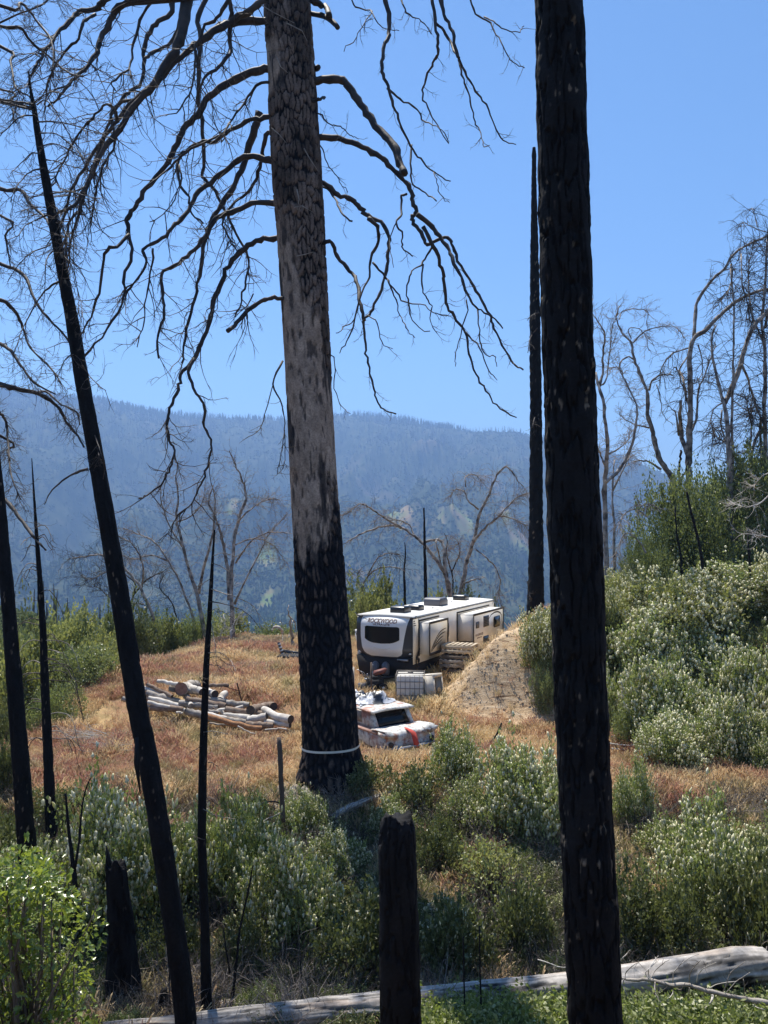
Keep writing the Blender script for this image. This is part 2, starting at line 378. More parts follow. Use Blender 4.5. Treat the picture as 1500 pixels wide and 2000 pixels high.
def ground_material():
    t = NT('ground_soil_and_grass'); geo = t.n('ShaderNodeNewGeometry'); pos = geo.outputs['Position']
    a = t.n('ShaderNodeAttribute', _attribute_name='Col'); sp = t.n('ShaderNodeSeparateColor', Color=a.outputs['Color'])
    big = t.noise(pos, 0.33, 5, 0.6); med = t.noise(pos, 2.2, 6, 0.65); fine = t.noise(pos, 28, 5, 0.7)
    meadow = t.ramp(big, [(0.36, (0.50, 0.36, 0.18)), (0.48, (0.42, 0.28, 0.15)), (0.56, (0.30, 0.17, 0.11)), (0.66, (0.48, 0.34, 0.18))])
    meadow = t.mix(t.ramp(med, [(0.4, (0, 0, 0)), (0.7, (0.6, 0.6, 0.6))]), meadow, (0.13, 0.12, 0.05))
    mp_ = t.n('ShaderNodeMapping', Vector=pos, Rotation=(0, 0.6, 0.5), Scale=(1.2, 6, 6))
    rill = t.noise(mp_.outputs[0], 1.3, 6, 0.7)
    sand = t.ramp(rill, [(0.36, (0.17, 0.10, 0.06)), (0.43, (0.50, 0.36, 0.22)), (0.52, (0.58, 0.43, 0.27)), (0.66, (0.72, 0.57, 0.39))])
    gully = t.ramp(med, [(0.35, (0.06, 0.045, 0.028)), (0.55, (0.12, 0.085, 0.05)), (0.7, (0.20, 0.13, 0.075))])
    fn = t.noise(pos, 0.02, 8, 0.7); fn2 = t.noise(pos, 0.0035, 4, 0.6)
    far = t.ramp(fn, [(0.35, (0.018, 0.030, 0.014)), (0.5, (0.038, 0.052, 0.024)), (0.66, (0.085, 0.085, 0.045))])
    far = t.mix(t.ramp(fn2, [(0.56, (0, 0, 0)), (0.70, (0.75, 0.75, 0.75))]), far, (0.14, 0.105, 0.07))
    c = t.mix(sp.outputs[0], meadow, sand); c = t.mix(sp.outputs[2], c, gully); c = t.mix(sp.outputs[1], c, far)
    alt = t.n('ShaderNodeMath', _operation='SUBTRACT', i0=1.0, i1=a.outputs['Alpha'])
    field = t.ramp(t.noise(pos, 0.006, 3), [(0.45, (0.14, 0.19, 0.05)), (0.6, (0.26, 0.18, 0.10))])
    c = t.mix(alt.outputs[0], c, field)
    hsum = t.n('ShaderNodeMath', _operation='ADD', i0=fine, i1=rill)
    b = t.n('ShaderNodeBump', Strength=0.7, Height=hsum.outputs[0]); b.inputs['Distance'].default_value = 0.05
    p = t.n('ShaderNodeBsdfPrincipled', **{'Base Color': c, 'Roughness': 0.95, 'Specular IOR Level': 0.1, 'Normal': b.outputs[0]})
    return t.done(p.outputs[0])

def fields(x, y):
    f = np.zeros(np.shape(x))
    for (fx, fy, fr, asp) in ((515, 1162, 34, 5), (455, 1140, 14, 4), (1010, 1105, 50, 3), (900, 1095, 40, 3), (780, 1110, 40, 3), (860, 1150, 14, 5), (520, 1185, 16, 6)):
        D = 152 / ((fy - 1050) / F_PX); D = min(D, 2300); fr = fr * .72; cx = (fx - 750) / F_PX * D
        q = np.hypot((x - cx) / (fr / F_PX * D), (y - D) / (fr / F_PX * D * asp)); f = np.maximum(f, 1 - sm(0.75, 1.0, q + 0.35 * fbm(x / 80, y / 80, seed=60)))
    return f
def build_ground():
    rr = np.concatenate([np.geomspace(0.7, 12, 90, endpoint=False), np.geomspace(12, 48, 250, endpoint=False), np.geomspace(48, 5600, 300)])
    deg = np.concatenate([np.linspace(-179, -34, 30, endpoint=False), np.linspace(-34, 34, 420, endpoint=False), np.linspace(34, 179, 30)])
    th = np.radians(deg)
    X = rr[:, None] * np.sin(th)[None, :]; Y = rr[:, None] * np.cos(th)[None, :]
    ZZ = Z(X, Y)
    V = np.stack([X, Y, ZZ], -1).reshape(-1, 3); nr, nt = len(rr), len(th)
    i = np.arange(nr - 1)[:, None]; j = np.arange(nt - 1)[None, :]
    Q = np.stack([i * nt + j, i * nt + j + 1, (i + 1) * nt + j + 1, (i + 1) * nt + j], -1).reshape(-1, 4)[:, ::-1]
    c = np.zeros((len(V), 4)); x, y = V[:, 0], V[:, 1]; r = np.hypot(x, y)
    s = bank_s(x, y)
    edge = 0.55 * fbm(x * 1.1, y * 1.1, oct=5, seed=51)
    c[:, 0] = sm(-.5, .1, s + edge) * (1 - sm(2.9, 3.5, s + edge)) * (1 - sm(5.6, 7.6, x)) * (1 - sm(34, 40, y)) * sm(24, 26, y)
    c[:, 1] = sm(45, 70, r)
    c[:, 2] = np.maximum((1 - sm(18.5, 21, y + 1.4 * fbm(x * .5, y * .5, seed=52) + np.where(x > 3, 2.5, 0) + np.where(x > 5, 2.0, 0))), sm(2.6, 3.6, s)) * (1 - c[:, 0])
    f = fields(x, y)
    c[:, 3] = 1 - f * 0.9
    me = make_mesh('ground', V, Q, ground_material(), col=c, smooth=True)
    tag(link('ground', me), kind='structure')
build_ground()

# ------------------------------------------------------------------ instanced stuff
def scatter(name, P, proto_meshes, scale, rotz, tilt=None, idx=None):
    """one stuff object: geometry nodes put one of the prototype meshes on each point"""
    n = len(P); me = bpy.data.meshes.new(name); me.vertices.add(n); me.vertices.foreach_set('co', np.asarray(P, np.float32).ravel())
    rot = np.zeros((n, 3), np.float32); rot[:, 2] = rotz
    if tilt is not None: rot[:, :2] = tilt
    sc = np.asarray(scale, np.float32)
    if sc.ndim == 1: sc = np.repeat(sc[:, None], 3, 1)
    if idx is None: idx = RNG.integers(0, len(proto_meshes), n)
    for nm, typ, arr, key in (('rot', 'FLOAT_VECTOR', rot, 'vector'), ('scl', 'FLOAT_VECTOR', sc, 'vector'), ('pick', 'INT', np.asarray(idx, np.int32), 'value')):
        at = me.attributes.new(nm, typ, 'POINT'); at.data.foreach_set(key, arr.ravel())
    o = link(name, me); tag(o, kind='stuff')
    col = bpy.data.collections.new(name + '_kinds')
    for k, pm in enumerate(proto_meshes):
        col.objects.link(bpy.data.objects.new('%s_kind_%02d' % (name, k), pm))
    ng = bpy.data.node_groups.new(name, 'GeometryNodeTree')
    ng.interface.new_socket('Geometry', in_out='INPUT', socket_type='NodeSocketGeometry')
    ng.interface.new_socket('Geometry', in_out='OUTPUT', socket_type='NodeSocketGeometry')
    gi = ng.nodes.new('NodeGroupInput'); go = ng.nodes.new('NodeGroupOutput')
    m2p = ng.nodes.new('GeometryNodeMeshToPoints'); iop = ng.nodes.new('GeometryNodeInstanceOnPoints')
    ci = ng.nodes.new('GeometryNodeCollectionInfo'); ci.inputs[0].default_value = col; ci.inputs[1].default_value = True; ci.inputs[2].default_value = True
    def attr(nm, typ):
        a = ng.nodes.new('GeometryNodeInputNamedAttribute'); a.data_type = typ; a.inputs[0].default_value = nm; return a.outputs[0]
    L = ng.links.new
    L(gi.outputs[0], m2p.inputs[0]); L(m2p.outputs[0], iop.inputs['Points']); L(ci.outputs[0], iop.inputs['Instance'])
    iop.inputs['Pick Instance'].default_value = True
    L(attr('pick', 'INT'), iop.inputs['Instance Index']); L(attr('rot', 'FLOAT_VECTOR'), iop.inputs['Rotation']); L(attr('scl', 'FLOAT_VECTOR'), iop.inputs['Scale'])
    L(iop.outputs[0], go.inputs[0])
    md = o.modifiers.new('scatter', 'NODES'); md.node_group = ng
    return o

# grass --------------------------------------------------------------
def grass_mat():
    t = NT('dry_grass'); geo = t.n('ShaderNodeNewGeometry'); pos = geo.outputs['Position']; oi = t.n('ShaderNodeObjectInfo')
    big = t.noise(pos, 0.33, 5, 0.6); med = t.noise(pos, 1.1, 4, 0.6)
    jit = t.n('ShaderNodeMath', _operation='MULTIPLY_ADD', i0=oi.outputs['Random'], i1=0.16, i2=big)
    jit = t.n('ShaderNodeMath', _operation='SUBTRACT', i0=jit.outputs[0], i1=0.08)
    sx = t.n('ShaderNodeSeparateXYZ', Vector=pos)
    gl = t.n('ShaderNodeMapRange', Value=sx.outputs[0], i1=-9.0, i2=-4.0, i3=0.05, i4=-0.022)
    gr = t.n('ShaderNodeMath', _operation='ADD', i0=jit.outputs[0], i1=gl.outputs[0]); jit = gr
    c = t.ramp(jit.outputs[0], [(0.36, (0.74, 0.59, 0.36)), (0.47, (0.68, 0.49, 0.28)), (0.54, (0.50, 0.29, 0.20)), (0.60, (0.40, 0.19, 0.145)), (0.68, (0.66, 0.48, 0.27))])
    c = t.mix(t.ramp(med, [(0.50, (0, 0, 0)), (0.68, (0.8, 0.8, 0.8))]), c, (0.24, 0.23, 0.09))
    c = t.mix(t.ramp(oi.outputs['Random'], [(0.86, (0, 0, 0)), (0.9, (0.8, 0.8, 0.8))]), c, (0.55, 0.46, 0.28))
    p = t.n('ShaderNodeBsdfPrincipled', **{'Base Color': c, 'Roughness': 0.6, 'Specular IOR Level': 0.3})
    tl = t.n('ShaderNodeBsdfTranslucent', Color=c)
    ms = t.n('ShaderNodeMixShader', Fac=0.4, i1=p.outputs[0], i2=tl.outputs[0]); return t.done(ms.outputs[0])
def green_grass_mat():
    return mat_leaf('green_grass', [(0.06, 0.085, 0.025), (0.11, 0.14, 0.035), (0.20, 0.20, 0.07)], trans=0.4)
M['grass'] = grass_mat(); M['grass_green'] = green_grass_mat()
def tuft(seed, mat, n=16, h=0.34, spread=0.14, w=0.006, seedhead=True):
    r = np.random.default_rng(seed); G = Geo()
    for _ in range(n):
        a = r.uniform(0, 2 * math.pi); q = r.uniform(0, spread); x, y = q * math.cos(a), q * math.sin(a)
        lean = np.array([math.cos(a), math.sin(a), 0]) * r.uniform(0.1, 0.6) + r.normal(0, .2, 3) * [1, 1, 0]
        hh = h * r.uniform(0.55, 1.15); p0 = np.array([x, y, -0.03]); p1 = p0 + np.array([0, 0, hh * .6]) + lean * hh * .3; p2 = p1 + np.array([0, 0, hh * .4]) + lean * hh * .6
        b = np.array([-math.sin(a * 3), math.cos(a * 3), 0]) * w
        G.add([p0 - b, p0 + b, p1 + b * .8, p1 - b * .8], [[0, 1, 2, 3]])
        k = 2.0 if seedhead else 0.4
        G.add([p1 - b * .8, p1 + b * .8, p2 + b * k, p2 - b * k], [[0, 1, 2, 3]])
        if seedhead:
            p3 = p2 + lean * .07 + np.array([0, 0, .02]); G.add([p2 - b * k, p2 + b * k, p3], None, [[0, 1, 2]])
    return G.mesh('grass_tuft', mat)
def region_points(n, pxr, pyr, dens_fn=None, lo=9, hi=48, seed=1):
    """random points of the ground, even over the square metre, kept where dens_fn says"""
    r = np.random.default_rng(seed); y = np.sqrt(r.uniform(lo * lo, hi * hi, n)); x = (r.uniform(pxr[0], pxr[1], n) - 750) / F_PX * y
    z = Z(x, y); keep = np.ones(n, bool)
    if dens_fn is not None: keep = r.uniform(0, 1, n) < dens_fn(x, y)
    return np.stack([x, y, z], 1)[keep]
def meadow_density(x, y):
    s = bank_s(x, y); d = sm(18.2, 20.5, y + 1.2 * fbm(x * .5, y * .5, seed=52) + np.where(x > 2.5, 2.8, 0) + np.where(x > 5, 2.0, 0))
    d = d * (1 - np.where((x > 1) & (x < 6.5), sm(-.45, .15, s + .6 * fbm(x * 1.5, y * 1.5, seed=75)), sm(.1, .6, s))) * (1 - sm(43, 46, y)) * (1 - 0.8 * sm(0, 4, -11.0 - x + 0.35 * np.maximum(0, y - 33)))
    d = d * (0.55 + 0.45 * sm(-.3, .1, fbm(x * .8, y * .8, seed=71)))
    d = d * (1 - 0.85 * sm(.22, .36, fbm(x * .45, y * .45, oct=4, seed=73)))
    d = d * (1 - 0.75 * (((x + 5.4) / 3.2) ** 2 + ((y - 26.9) / 1.5) ** 2 < 1))
    return d
tufts = [tuft(i, M['grass'], n=14 + 3 * (i % 3), h=0.26 + 0.05 * (i % 4)) for i in range(6)]
P = region_points(165000, (-80, 1580), None, meadow_density, 15, 46, seed=2)
n = len(P); scatter('dry_meadow_grass', P, tufts, RNG.uniform(0.45, 1.1, n) * (.68 + .9 * np.clip(fbm(P[:, 0] * .55, P[:, 1] * .55, oct=4, seed=74) + .25, 0, 1)), RNG.uniform(0, 6.28, n))
gt = [tuft(20 + i, M['grass_green'], n=16, h=0.3, seedhead=False) for i in range(4)]
def slope_density(x, y):
    d = sm(12.4, 13, y) * (1 - sm(19, 21.5, y)) * (0.25 + 0.75 * sm(-.2, .25, fbm(x * .9, y * .9, seed=77)))
    s = bank_s(x, y); return np.maximum(d, sm(2.4, 3.2, s) * 0.5 * (1 - sm(36, 40, y)))
P = region_points(52000, (-80, 1580), None, slope_density, 10, 40, seed=3)
n = len(P); scatter('green_slope_grass', P, gt, RNG.uniform(0.5, 1.2, n), RNG.uniform(0, 6.28, n))
def dryslope(x, y): return sm(10, 11.5, y) * (1 - sm(19.5, 21, y)) * sm(-.05, .35, fbm(x * .6, y * .6, seed=79)) + 0.25 * sm(0.2, 1, bank_s(x, y)) * (1 - sm(2.0, 3.0, bank_s(x, y))) * sm(-.1, .3, fbm(x * 2, y * 2, seed=80))
P = region_points(52000, (-80, 1580), None, dryslope, 10, 40, seed=4)
n = len(P); scatter('dry_slope_grass', P, tufts, RNG.uniform(0.5, 1.1, n), RNG.uniform(0, 6.28, n))

# far forest ------------------------------------------------------------
def far_mat(name, a, b):
    t = NT(name); oi = t.n('ShaderNodeObjectInfo'); c = t.ramp(oi.outputs['Random'], [(0.1, a), (0.9, b)])
    p = t.n('ShaderNodeBsdfPrincipled', **{'Base Color': c, 'Roughness': 0.9, 'Specular IOR Level': 0.05}); return t.done(p.outputs[0])
M['far_conifer'] = far_mat('far_conifer', (0.016, 0.036, 0.018), (0.05, 0.085, 0.036))
M['far_brush'] = far_mat('far_brush', (0.025, 0.042, 0.018), (0.070, 0.085, 0.036))
M['far_snag'] = far_mat('far_snag', (0.06, 0.055, 0.05), (0.14, 0.12, 0.11))
def conifer_mesh(seed):
    r = np.random.default_rng(seed); G = Geo(); n = 6
    for k in range(n):
        z0 = 0.12 + 0.85 * k / n; z1 = z0 + 0.26; rad = 0.20 * (1 - k / n) ** 0.8 + 0.02
        a = np.linspace(0, 2 * np.pi, 7)[:-1] + r.uniform(0, 1); rr_ = rad * r.uniform(0.6, 1.25, 6)
        V = np.stack([np.cos(a) * rr_, np.sin(a) * rr_, z0 + r.uniform(-.03, .03, 6)], 1); V = np.vstack([V, [r.uniform(-.02, .02), r.uniform(-.02, .02), min(z1, 1.02)]])
        G.add(V, None, [[i, (i + 1) % 6, 6] for i in range(6)])
    G.box(-.012, .012, -.012, .012, -0.1, 0.3)
    return G.mesh('far_conifer', M['far_conifer'])
def brush_mesh(seed):
    r = np.random.default_rng(seed); G = Geo()
    for b in range(4):
        c = np.array([r.uniform(-.3, .3), r.uniform(-.3, .3), r.uniform(.15, .4)]); R = r.uniform(.28, .45)
        th = np.linspace(0, 2 * np.pi, 8)[:-1]; V = []
        for ph in (-.5, .25, .9):
            for a in th: V.append(c + R * r.uniform(.75, 1.2) * np.array([math.cos(a + ph) * math.cos(ph), math.sin(a + ph) * math.cos(ph), math.sin(ph)]))
        V.append(c + [0, 0, R]); k = 7
        Q = [[i * k + j, i * k + (j + 1) % k, (i + 1) * k + (j + 1) % k, (i + 1) * k + j] for i in range(2) for j in range(k)]
        T = [[2 * k + j, 2 * k + (j + 1) % k, 3 * k] for j in range(k)]; G.add(V, Q, T)
    return G.mesh('far_brush', M['far_brush'])
def snag_mesh(seed):
    r = np.random.default_rng(seed); G = Geo(); G.tube([(0, 0, -.05), (r.uniform(-.02, .02), 0, .5), (r.uniform(-.04, .04), 0, 1)], [.022, .016, .004], 4)
    for _ in range(7):
        z = r.uniform(.3, .9); a = r.uniform(0, 6.28); l = r.uniform(.04, .13); G.tube([(0, 0, z), (l * math.cos(a), l * math.sin(a), z - .02)], [.007, .003], 3)
    return G.mesh('far_snag', M['far_snag'])
def far_points(n, r0, r1, seed, power=1.0):
    r = np.random.default_rng(seed); R = r0 * (r1 / r0) ** (r.uniform(0, 1, n) ** power); px = r.uniform(-150, 1650, n)
    th = np.arctan((px - 750) / F_PX); x = R * np.sin(th); y = R * np.cos(th); return x, y, Z(x, y), r
x, y, z, r = far_points(55000, 420, 4300, 91)
alt = z + 150; keep = r.uniform(0, 1, len(x)) * (1 + 3 * fields(x, y)) < np.where(np.hypot(x, y) < 1900, sm(-.15, .25, fbm(x / 130, y / 130, seed=92)) * 0.95, 0.25 + 0.3 * sm(.0, .3, fbm(x / 400, y / 400, seed=93)))
P = np.stack([x, y, z], 1)[keep]; n = len(P); h = RNG.uniform(9, 21, n); scatter('valley_conifer_forest', P, [conifer_mesh(i) for i in range(4)], np.stack([h * 1.0, h * 1.0, h], 1), RNG.uniform(0, 6.28, n))
x, y, z, r = far_points(150000, 90, 4300, 95)
keep = r.uniform(0, 1, len(x)) * (1 + 2 * fields(x, y)) < 0.9 * sm(-.5, .1, fbm(x / 90, y / 90, seed=96)); rr = np.hypot(x, y)
P = np.stack([x, y, z], 1)[keep]; n = len(P); sz = (1.6 + 6.8 * sm(150, 2500, rr[keep])) * RNG.uniform(.6, 1.3, n)
scatter('mountain_chaparral', P, [brush_mesh(i) for i in range(4)], sz, RNG.uniform(0, 6.28, n))
# dead trunks along the crest and over the burnt upper slopes
r = np.random.default_rng(97); n = 9000; px = r.uniform(-100, 1350, n); R = r.uniform(3300, 4230, n); R[:1500] = r.uniform(4150, 4215, 1500)
th = np.arctan((px - 750) / F_PX); x = R * np.sin(th); y = R * np.cos(th)
k = r.uniform(0, 1, n) < np.where(px < 420, 1.0, np.where((px > 700) & (px < 880), 0.8, 0.25)); P = np.stack([x, y, Z(x, y)], 1)[k]; n = len(P)
h = RNG.uniform(14, 36, n); scatter('burnt_ridge_snags', P, [snag_mesh(i) for i in range(4)], np.stack([h * 2.2, h * 2.2, h], 1), RNG.uniform(0, 6.28, n))
r = np.random.default_rng(99); n = 1500; px = r.uniform(-100, 900, n); R = r.uniform(4080, 4215, n); th = np.arctan((px - 750) / F_PX); x = R * np.sin(th); y = R * np.cos(th)
k = r.uniform(0, 1, n) < np.where(px < 330, 1.0, .45); P = np.stack([x, y, Z(x, y)], 1)[k]; n = len(P); h = RNG.uniform(12, 34, n) ** 1.0
scatter('ridge_conifers', P, [conifer_mesh(i + 10) for i in range(4)], np.stack([h * .9, h * .9, h], 1), RNG.uniform(0, 6.28, n))
x, y, z, r = far_points(2600, 85, 420, 98); keep = (x < 10) & (r.uniform(0, 1, len(x)) < .5)
P = np.stack([x, y, z], 1)[keep]; n = len(P); h = RNG.uniform(3, 9, n); scatter('burnt_knoll_snags', P, [snag_mesh(10 + i) for i in range(4)], np.stack([h * 1.6, h * 1.6, h], 1), RNG.uniform(0, 6.28, n))

# the air
def haze():
    t = NT('valley_air'); v = t.n('ShaderNodeVolumePrincipled', **{'Color': (0.33, 0.56, 1.0, 1), 'Density': 2.3e-4, 'Anisotropy': 0.25}); t.t.links.new(v.outputs[0], t.out.inputs['Volume'])
    G = Geo(); G.box(-6500, 6500, -6400, 6500, -900, 760); o = G.build('haze', t.m); tag(o, kind='stuff')
    o.display_type = 'WIRE'
haze()
# ------------------------------------------------------------------ trunks
def trunk_mesh(name, path, D, mat, colfn=None, dispfn=None, dz=0.05, nseg=64, cap=True, jag=0.0, seed=0, zoff=0.0):
    """path: [(px, py, width px)] from the root up, at depth D; D may be (depth at the root, depth at the top)"""
    D0, D1 = (D, D) if not isinstance(D, tuple) else D
    py = np.array([p[1] for p in path], float); tt = (py - py[0]) / (py[-1] - py[0])
    C = np.array([P3(p[0], p[1], D0 + (D1 - D0) * t) for p, t in zip(path, tt)])
    R = np.array([p[2] / 2 * (D0 + (D1 - D0) * t) / F_PX for p, t in zip(path, tt)])
    L = np.concatenate([[0], np.cumsum(np.linalg.norm(np.diff(C, axis=0), axis=1))])
    n = max(4, int(L[-1] / dz)); s = np.linspace(0, L[-1], n)
    c = np.stack([np.interp(s, L, C[:, k]) for k in range(3)], 1); r = np.interp(s, L, R)
    ker = np.ones(9) / 9
    if n > 20:
        for k in range(3):
            pad = np.pad(c[:, k], 4, mode='reflect', reflect_type='odd'); c[:, k] = np.convolve(pad, ker, 'valid')
    a = np.linspace(0, 2 * np.pi, nseg, endpoint=False)
    A, S = np.meshgrid(a, s); Rm = np.repeat(r[:, None], nseg, 1)
    disp = dispfn(A, S, Rm) if dispfn else 0
    rad = Rm + disp
    X = c[:, 0:1] + rad * np.cos(A); Y = c[:, 1:2] + rad * np.sin(A); ZZ = np.repeat(c[:, 2:3], nseg, 1)
    if jag:
        top = sm(s[-1] - jag, s[-1], S); ZZ = ZZ + top * jag * 1.0 * (fbm(A * 1.6, S * 0, oct=3, seed=seed) - .1) * (1.2)
    V = np.stack([X, Y, ZZ], -1).reshape(-1, 3)
    i = np.arange(n - 1)[:, None]; j = np.arange(nseg)[None, :]; j2 = (j + 1) % nseg
    Q = np.stack([i * nseg + j, i * nseg + j2, (i + 1) * nseg + j2, (i + 1) * nseg + j], -1).reshape(-1, 4)
    cc = colfn(A, S, Rm, disp, ZZ).reshape(-1, 3) if colfn else None
    ctr = V[-nseg:].mean(0) - [0, 0, jag * 0.6 if jag else 0]; V = np.vstack([V, ctr]); T = np.array([[(n - 1) * nseg + k, (n - 1) * nseg + (k + 1) % nseg, len(V) - 1] for k in range(nseg)])
    if cc is not None: cc = np.vstack([cc, cc[-1]])
    me = make_mesh(name, V, [Q, T], mat, col=cc, smooth=True)
    return me, c, r
def root_empty(name, c, label, cat, group=None):
    return empty(name, tuple(c), 0, label, cat, group)
def adopt(root, *objs):
    for o in objs:
        o.parent = root; o.matrix_parent_inverse = Matrix.Translation(-Vector(root.location))

def char_disp(seed, amp=1.0, f=1.0):
    def fn(A, S, R):
        cx, sx = np.cos(A) * R, np.sin(A) * R
        fis = np.abs(fbm(cx * 9 * f, sx * 9 * f, S * 1.1 * f, oct=4, seed=seed)); plate = fbm(cx * 3, sx * 3, S * 5, oct=3, seed=seed + 5)
        return amp * (-0.05 * sm(0.12, 0.0, fis) + 0.022 * plate) * np.minimum(1, R / 0.2)
    return fn
def char_col(seed, flake=(0.30, 0.24, 0.17), dens=0.74, base=0.011, thr=.40):
    def fn(A, S, R, d, ZZ):
        cx, sx = np.cos(A) * R, np.sin(A) * R
        k = fbm(cx * 22, sx * 22, S * 7, oct=3, seed=seed + 9); m = sm(.34 if seed == 21 else thr, .52, k) * sm(0.0, 0.3, fbm(cx * 2, sx * 2, S * .6, seed=seed + 4) + .12) * dens
        v = base * (1 + 0.7 * fbm(cx * 10, sx * 10, S * 3, seed=seed + 2))
        c = np.stack([v, v * 1.0, v * 1.08], -1); return c * (1 - m[..., None]) + np.array(flake) * m[..., None]
    return fn

# ------------------------------------------------------------------ limbs and twigs
def catmull(pts, k=4):
    p = np.array(pts, float); p = np.vstack([2 * p[0] - p[1], p, 2 * p[-1] - p[-2]]); out = []
    for i in range(1, len(p) - 2):
        for t in np.linspace(0, 1, k, endpoint=False):
            out.append(0.5 * ((2 * p[i]) + (-p[i - 1] + p[i + 1]) * t + (2 * p[i - 1] - 5 * p[i] + 4 * p[i + 1] - p[i + 2]) * t * t + (-p[i - 1] + 3 * p[i] - 3 * p[i + 1] + p[i + 2]) * t ** 3))
    out.append(p[-2]); return np.array(out)
def twig(G, p, d, L, r, level, style, R):
    """one twig that wanders, droops, hooks up at its tip and carries smaller ones"""
    n = 6; step = L / (n - 1); pts = [p]; dx, dy, dz = d; x, y, z = p
    w, droop, hook = style['wig'], style['droop'], style['hook']
    kids = []
    for i in range(1, n):
        dx += R.gauss(0, w); dy += R.gauss(0, w); dz += R.gauss(0, w) + (-droop if i < n - 2 else hook)
        q = math.sqrt(dx * dx + dy * dy + dz * dz) + 1e-9; dx /= q; dy /= q; dz /= q
        x += dx * step; y += dy * step; z += dz * step; pts.append((x, y, z))
        if level > 0 and R.random() < style['kids'] and i < n - 1: kids.append(((x, y, z), (dx, dy, dz), i))
    rr = [r * (1 - 0.78 * i / (n - 1)) for i in range(n)]
    G.tube(pts, rr, 4 if r > 0.012 else 3)
    for (kp, kd, i) in kids:
        sp = style['spread']; e = (kd[0] + R.gauss(0, sp), kd[1] + R.gauss(0, sp), kd[2] + R.gauss(0, sp) - 0.1)
        q = math.sqrt(sum(c * c for c in e)) + 1e-9
        twig(G, kp, tuple(c / q for c in e), L * R.uniform(.35, .7) * (1 - 0.08 * i), max(r * 0.6, style['rmin']), level - 1, style, R)
PINE = dict(wig=.20, droop=.03, hook=.16, kids=.55, spread=.62, rmin=.0045)
WEEP = dict(wig=.17, droop=.15, hook=.0, kids=.6, spread=.5, rmin=.005)
OAK = dict(wig=.22, droop=.0, hook=.0, kids=.62, spread=.6, rmin=.006)
def limb(root, name, trace, D, w0, w1, mat, twigs=0, tl=(0.4, 1.1), style=PINE, level=2, seed=0, wobble=0.6, tmat=None, tw_from=0.2, depth_wave=0.35, rtwig=0.009, scale=1.0, org=(0, 0), sides=7, tname='twigs', dirz=-0.25):
    """a traced limb: pixels in the photograph (or a zoom of it: scale, org), depth D or (D0, D1) and the limb's own sway in depth"""
    R = random.Random(seed * 7919 + 13); D0, D1 = D if isinstance(D, tuple) else (D, D)
    tr = [(org[0] + a / scale, org[1] + b / scale) for a, b in trace]
    pp = catmull(tr, 4); n = len(pp); rs = np.random.default_rng(seed + 5)
    ph = rs.uniform(0, 6.28); pp = pp + rs.normal(0, wobble, pp.shape) * np.minimum(1, np.arange(n) / 4)[:, None]
    t = np.linspace(0, 1, n); Dv = D0 + (D1 - D0) * t + depth_wave * np.sin(ph + t * rs.uniform(3, 7)) * np.minimum(1, t * 4)
    pts = np.array([P3(a, b, d) for (a, b), d in zip(pp, Dv)])
    rad = (w0 + (w1 - w0) * t ** 0.8) / 2 * Dv / F_PX
    rad = rad * (1 + 0.10 * rs.normal(0, 1, n)); 
    G = Geo(); G.tube(pts, rad, sides); o = G.build(name, mat, None, smooth=True)
    if root is not None: adopt(root, o)
    if twigs:
        T = Geo(); seg = np.linalg.norm(np.diff(pts, axis=0), axis=1); Lc = np.concatenate([[0], np.cumsum(seg)]); tot = Lc[-1]
        for _ in range(int(twigs)):
            q = (tw_from + (1 - tw_from) * R.random() ** 0.8) * tot; i = min(n - 2, int(np.searchsorted(Lc, q)) - 1 if q > 0 else 0); i = max(i, 0)
            a = pts[i]; b = pts[i + 1]; f = R.random(); p = tuple(a + (b - a) * f); dd = b - a; dd = dd / (np.linalg.norm(dd) + 1e-9)
            e = (dd[0] * .6 + R.gauss(0, .55), dd[1] * .6 + R.gauss(0, .55), dd[2] * .6 + R.gauss(0, .5) + dirz)
            m = math.sqrt(sum(c * c for c in e)) + 1e-9
            twig(T, p, tuple(c / m for c in e), R.uniform(*tl), rtwig, level, style, R)
        if T.tubes:
            to = T.build(tname, tmat or M['twig'], None); to['kind'] = 'stuff'
            to.parent = o; to.matrix_parent_inverse = Matrix.Identity(4)
            if root is not None: to.matrix_parent_inverse = (Matrix.Translation(Vector(root.location)) @ Matrix.Translation(-Vector(root.location)))
    return o

# ------------------------------------------------------------------ the big pine
DP = 21.0
def pine_cells(A, S, R):
    per = 35; u = A / (2 * np.pi) * per; v = S / 0.40
    wu = 0.35 * fbm(np.cos(A) * 3, np.sin(A) * 3, S * 2.2, seed=101); wv = 0.3 * fbm(np.cos(A) * 4, np.sin(A) * 4, S * 1.4, seed=102)
    return voronoi(u + wu * 2.6, v + wv * 2.4 + .25 * fbm(np.cos(A) * 9, np.sin(A) * 9, S * 3, seed=113), per, seed=5)
_pc = {}
PINE_TOP = 27.5
def zone(A, S):
    """0 = thick dark plates, 1 = thin flaky tan bark. S is metres above the root; 1 px = 13.5 mm there"""
    h = S; side = np.cos(A - 3.5)    # > 0: the left, towards the camera
    n = 2.1 * fbm(np.cos(A) * 2.6, np.sin(A) * 2.6, S * .5, oct=6, seed=111, gain=.6)
    mid = sm(6.4, 6.9, h + n + side * 0.9) * (1 - sm(12.2, 12.7, h + n - side * 1.8))
    strip = sm(0.35, 0.75, side + 0.25 * n) * sm(11, 12, h) * (1 - sm(14.2, 15.2, h)) + sm(0.4, 0.7, side + .2 * n) * sm(18, 18.4, h) * (1 - sm(19.4, 19.8, h))
    return np.clip(np.maximum(mid, strip), 0, 1)
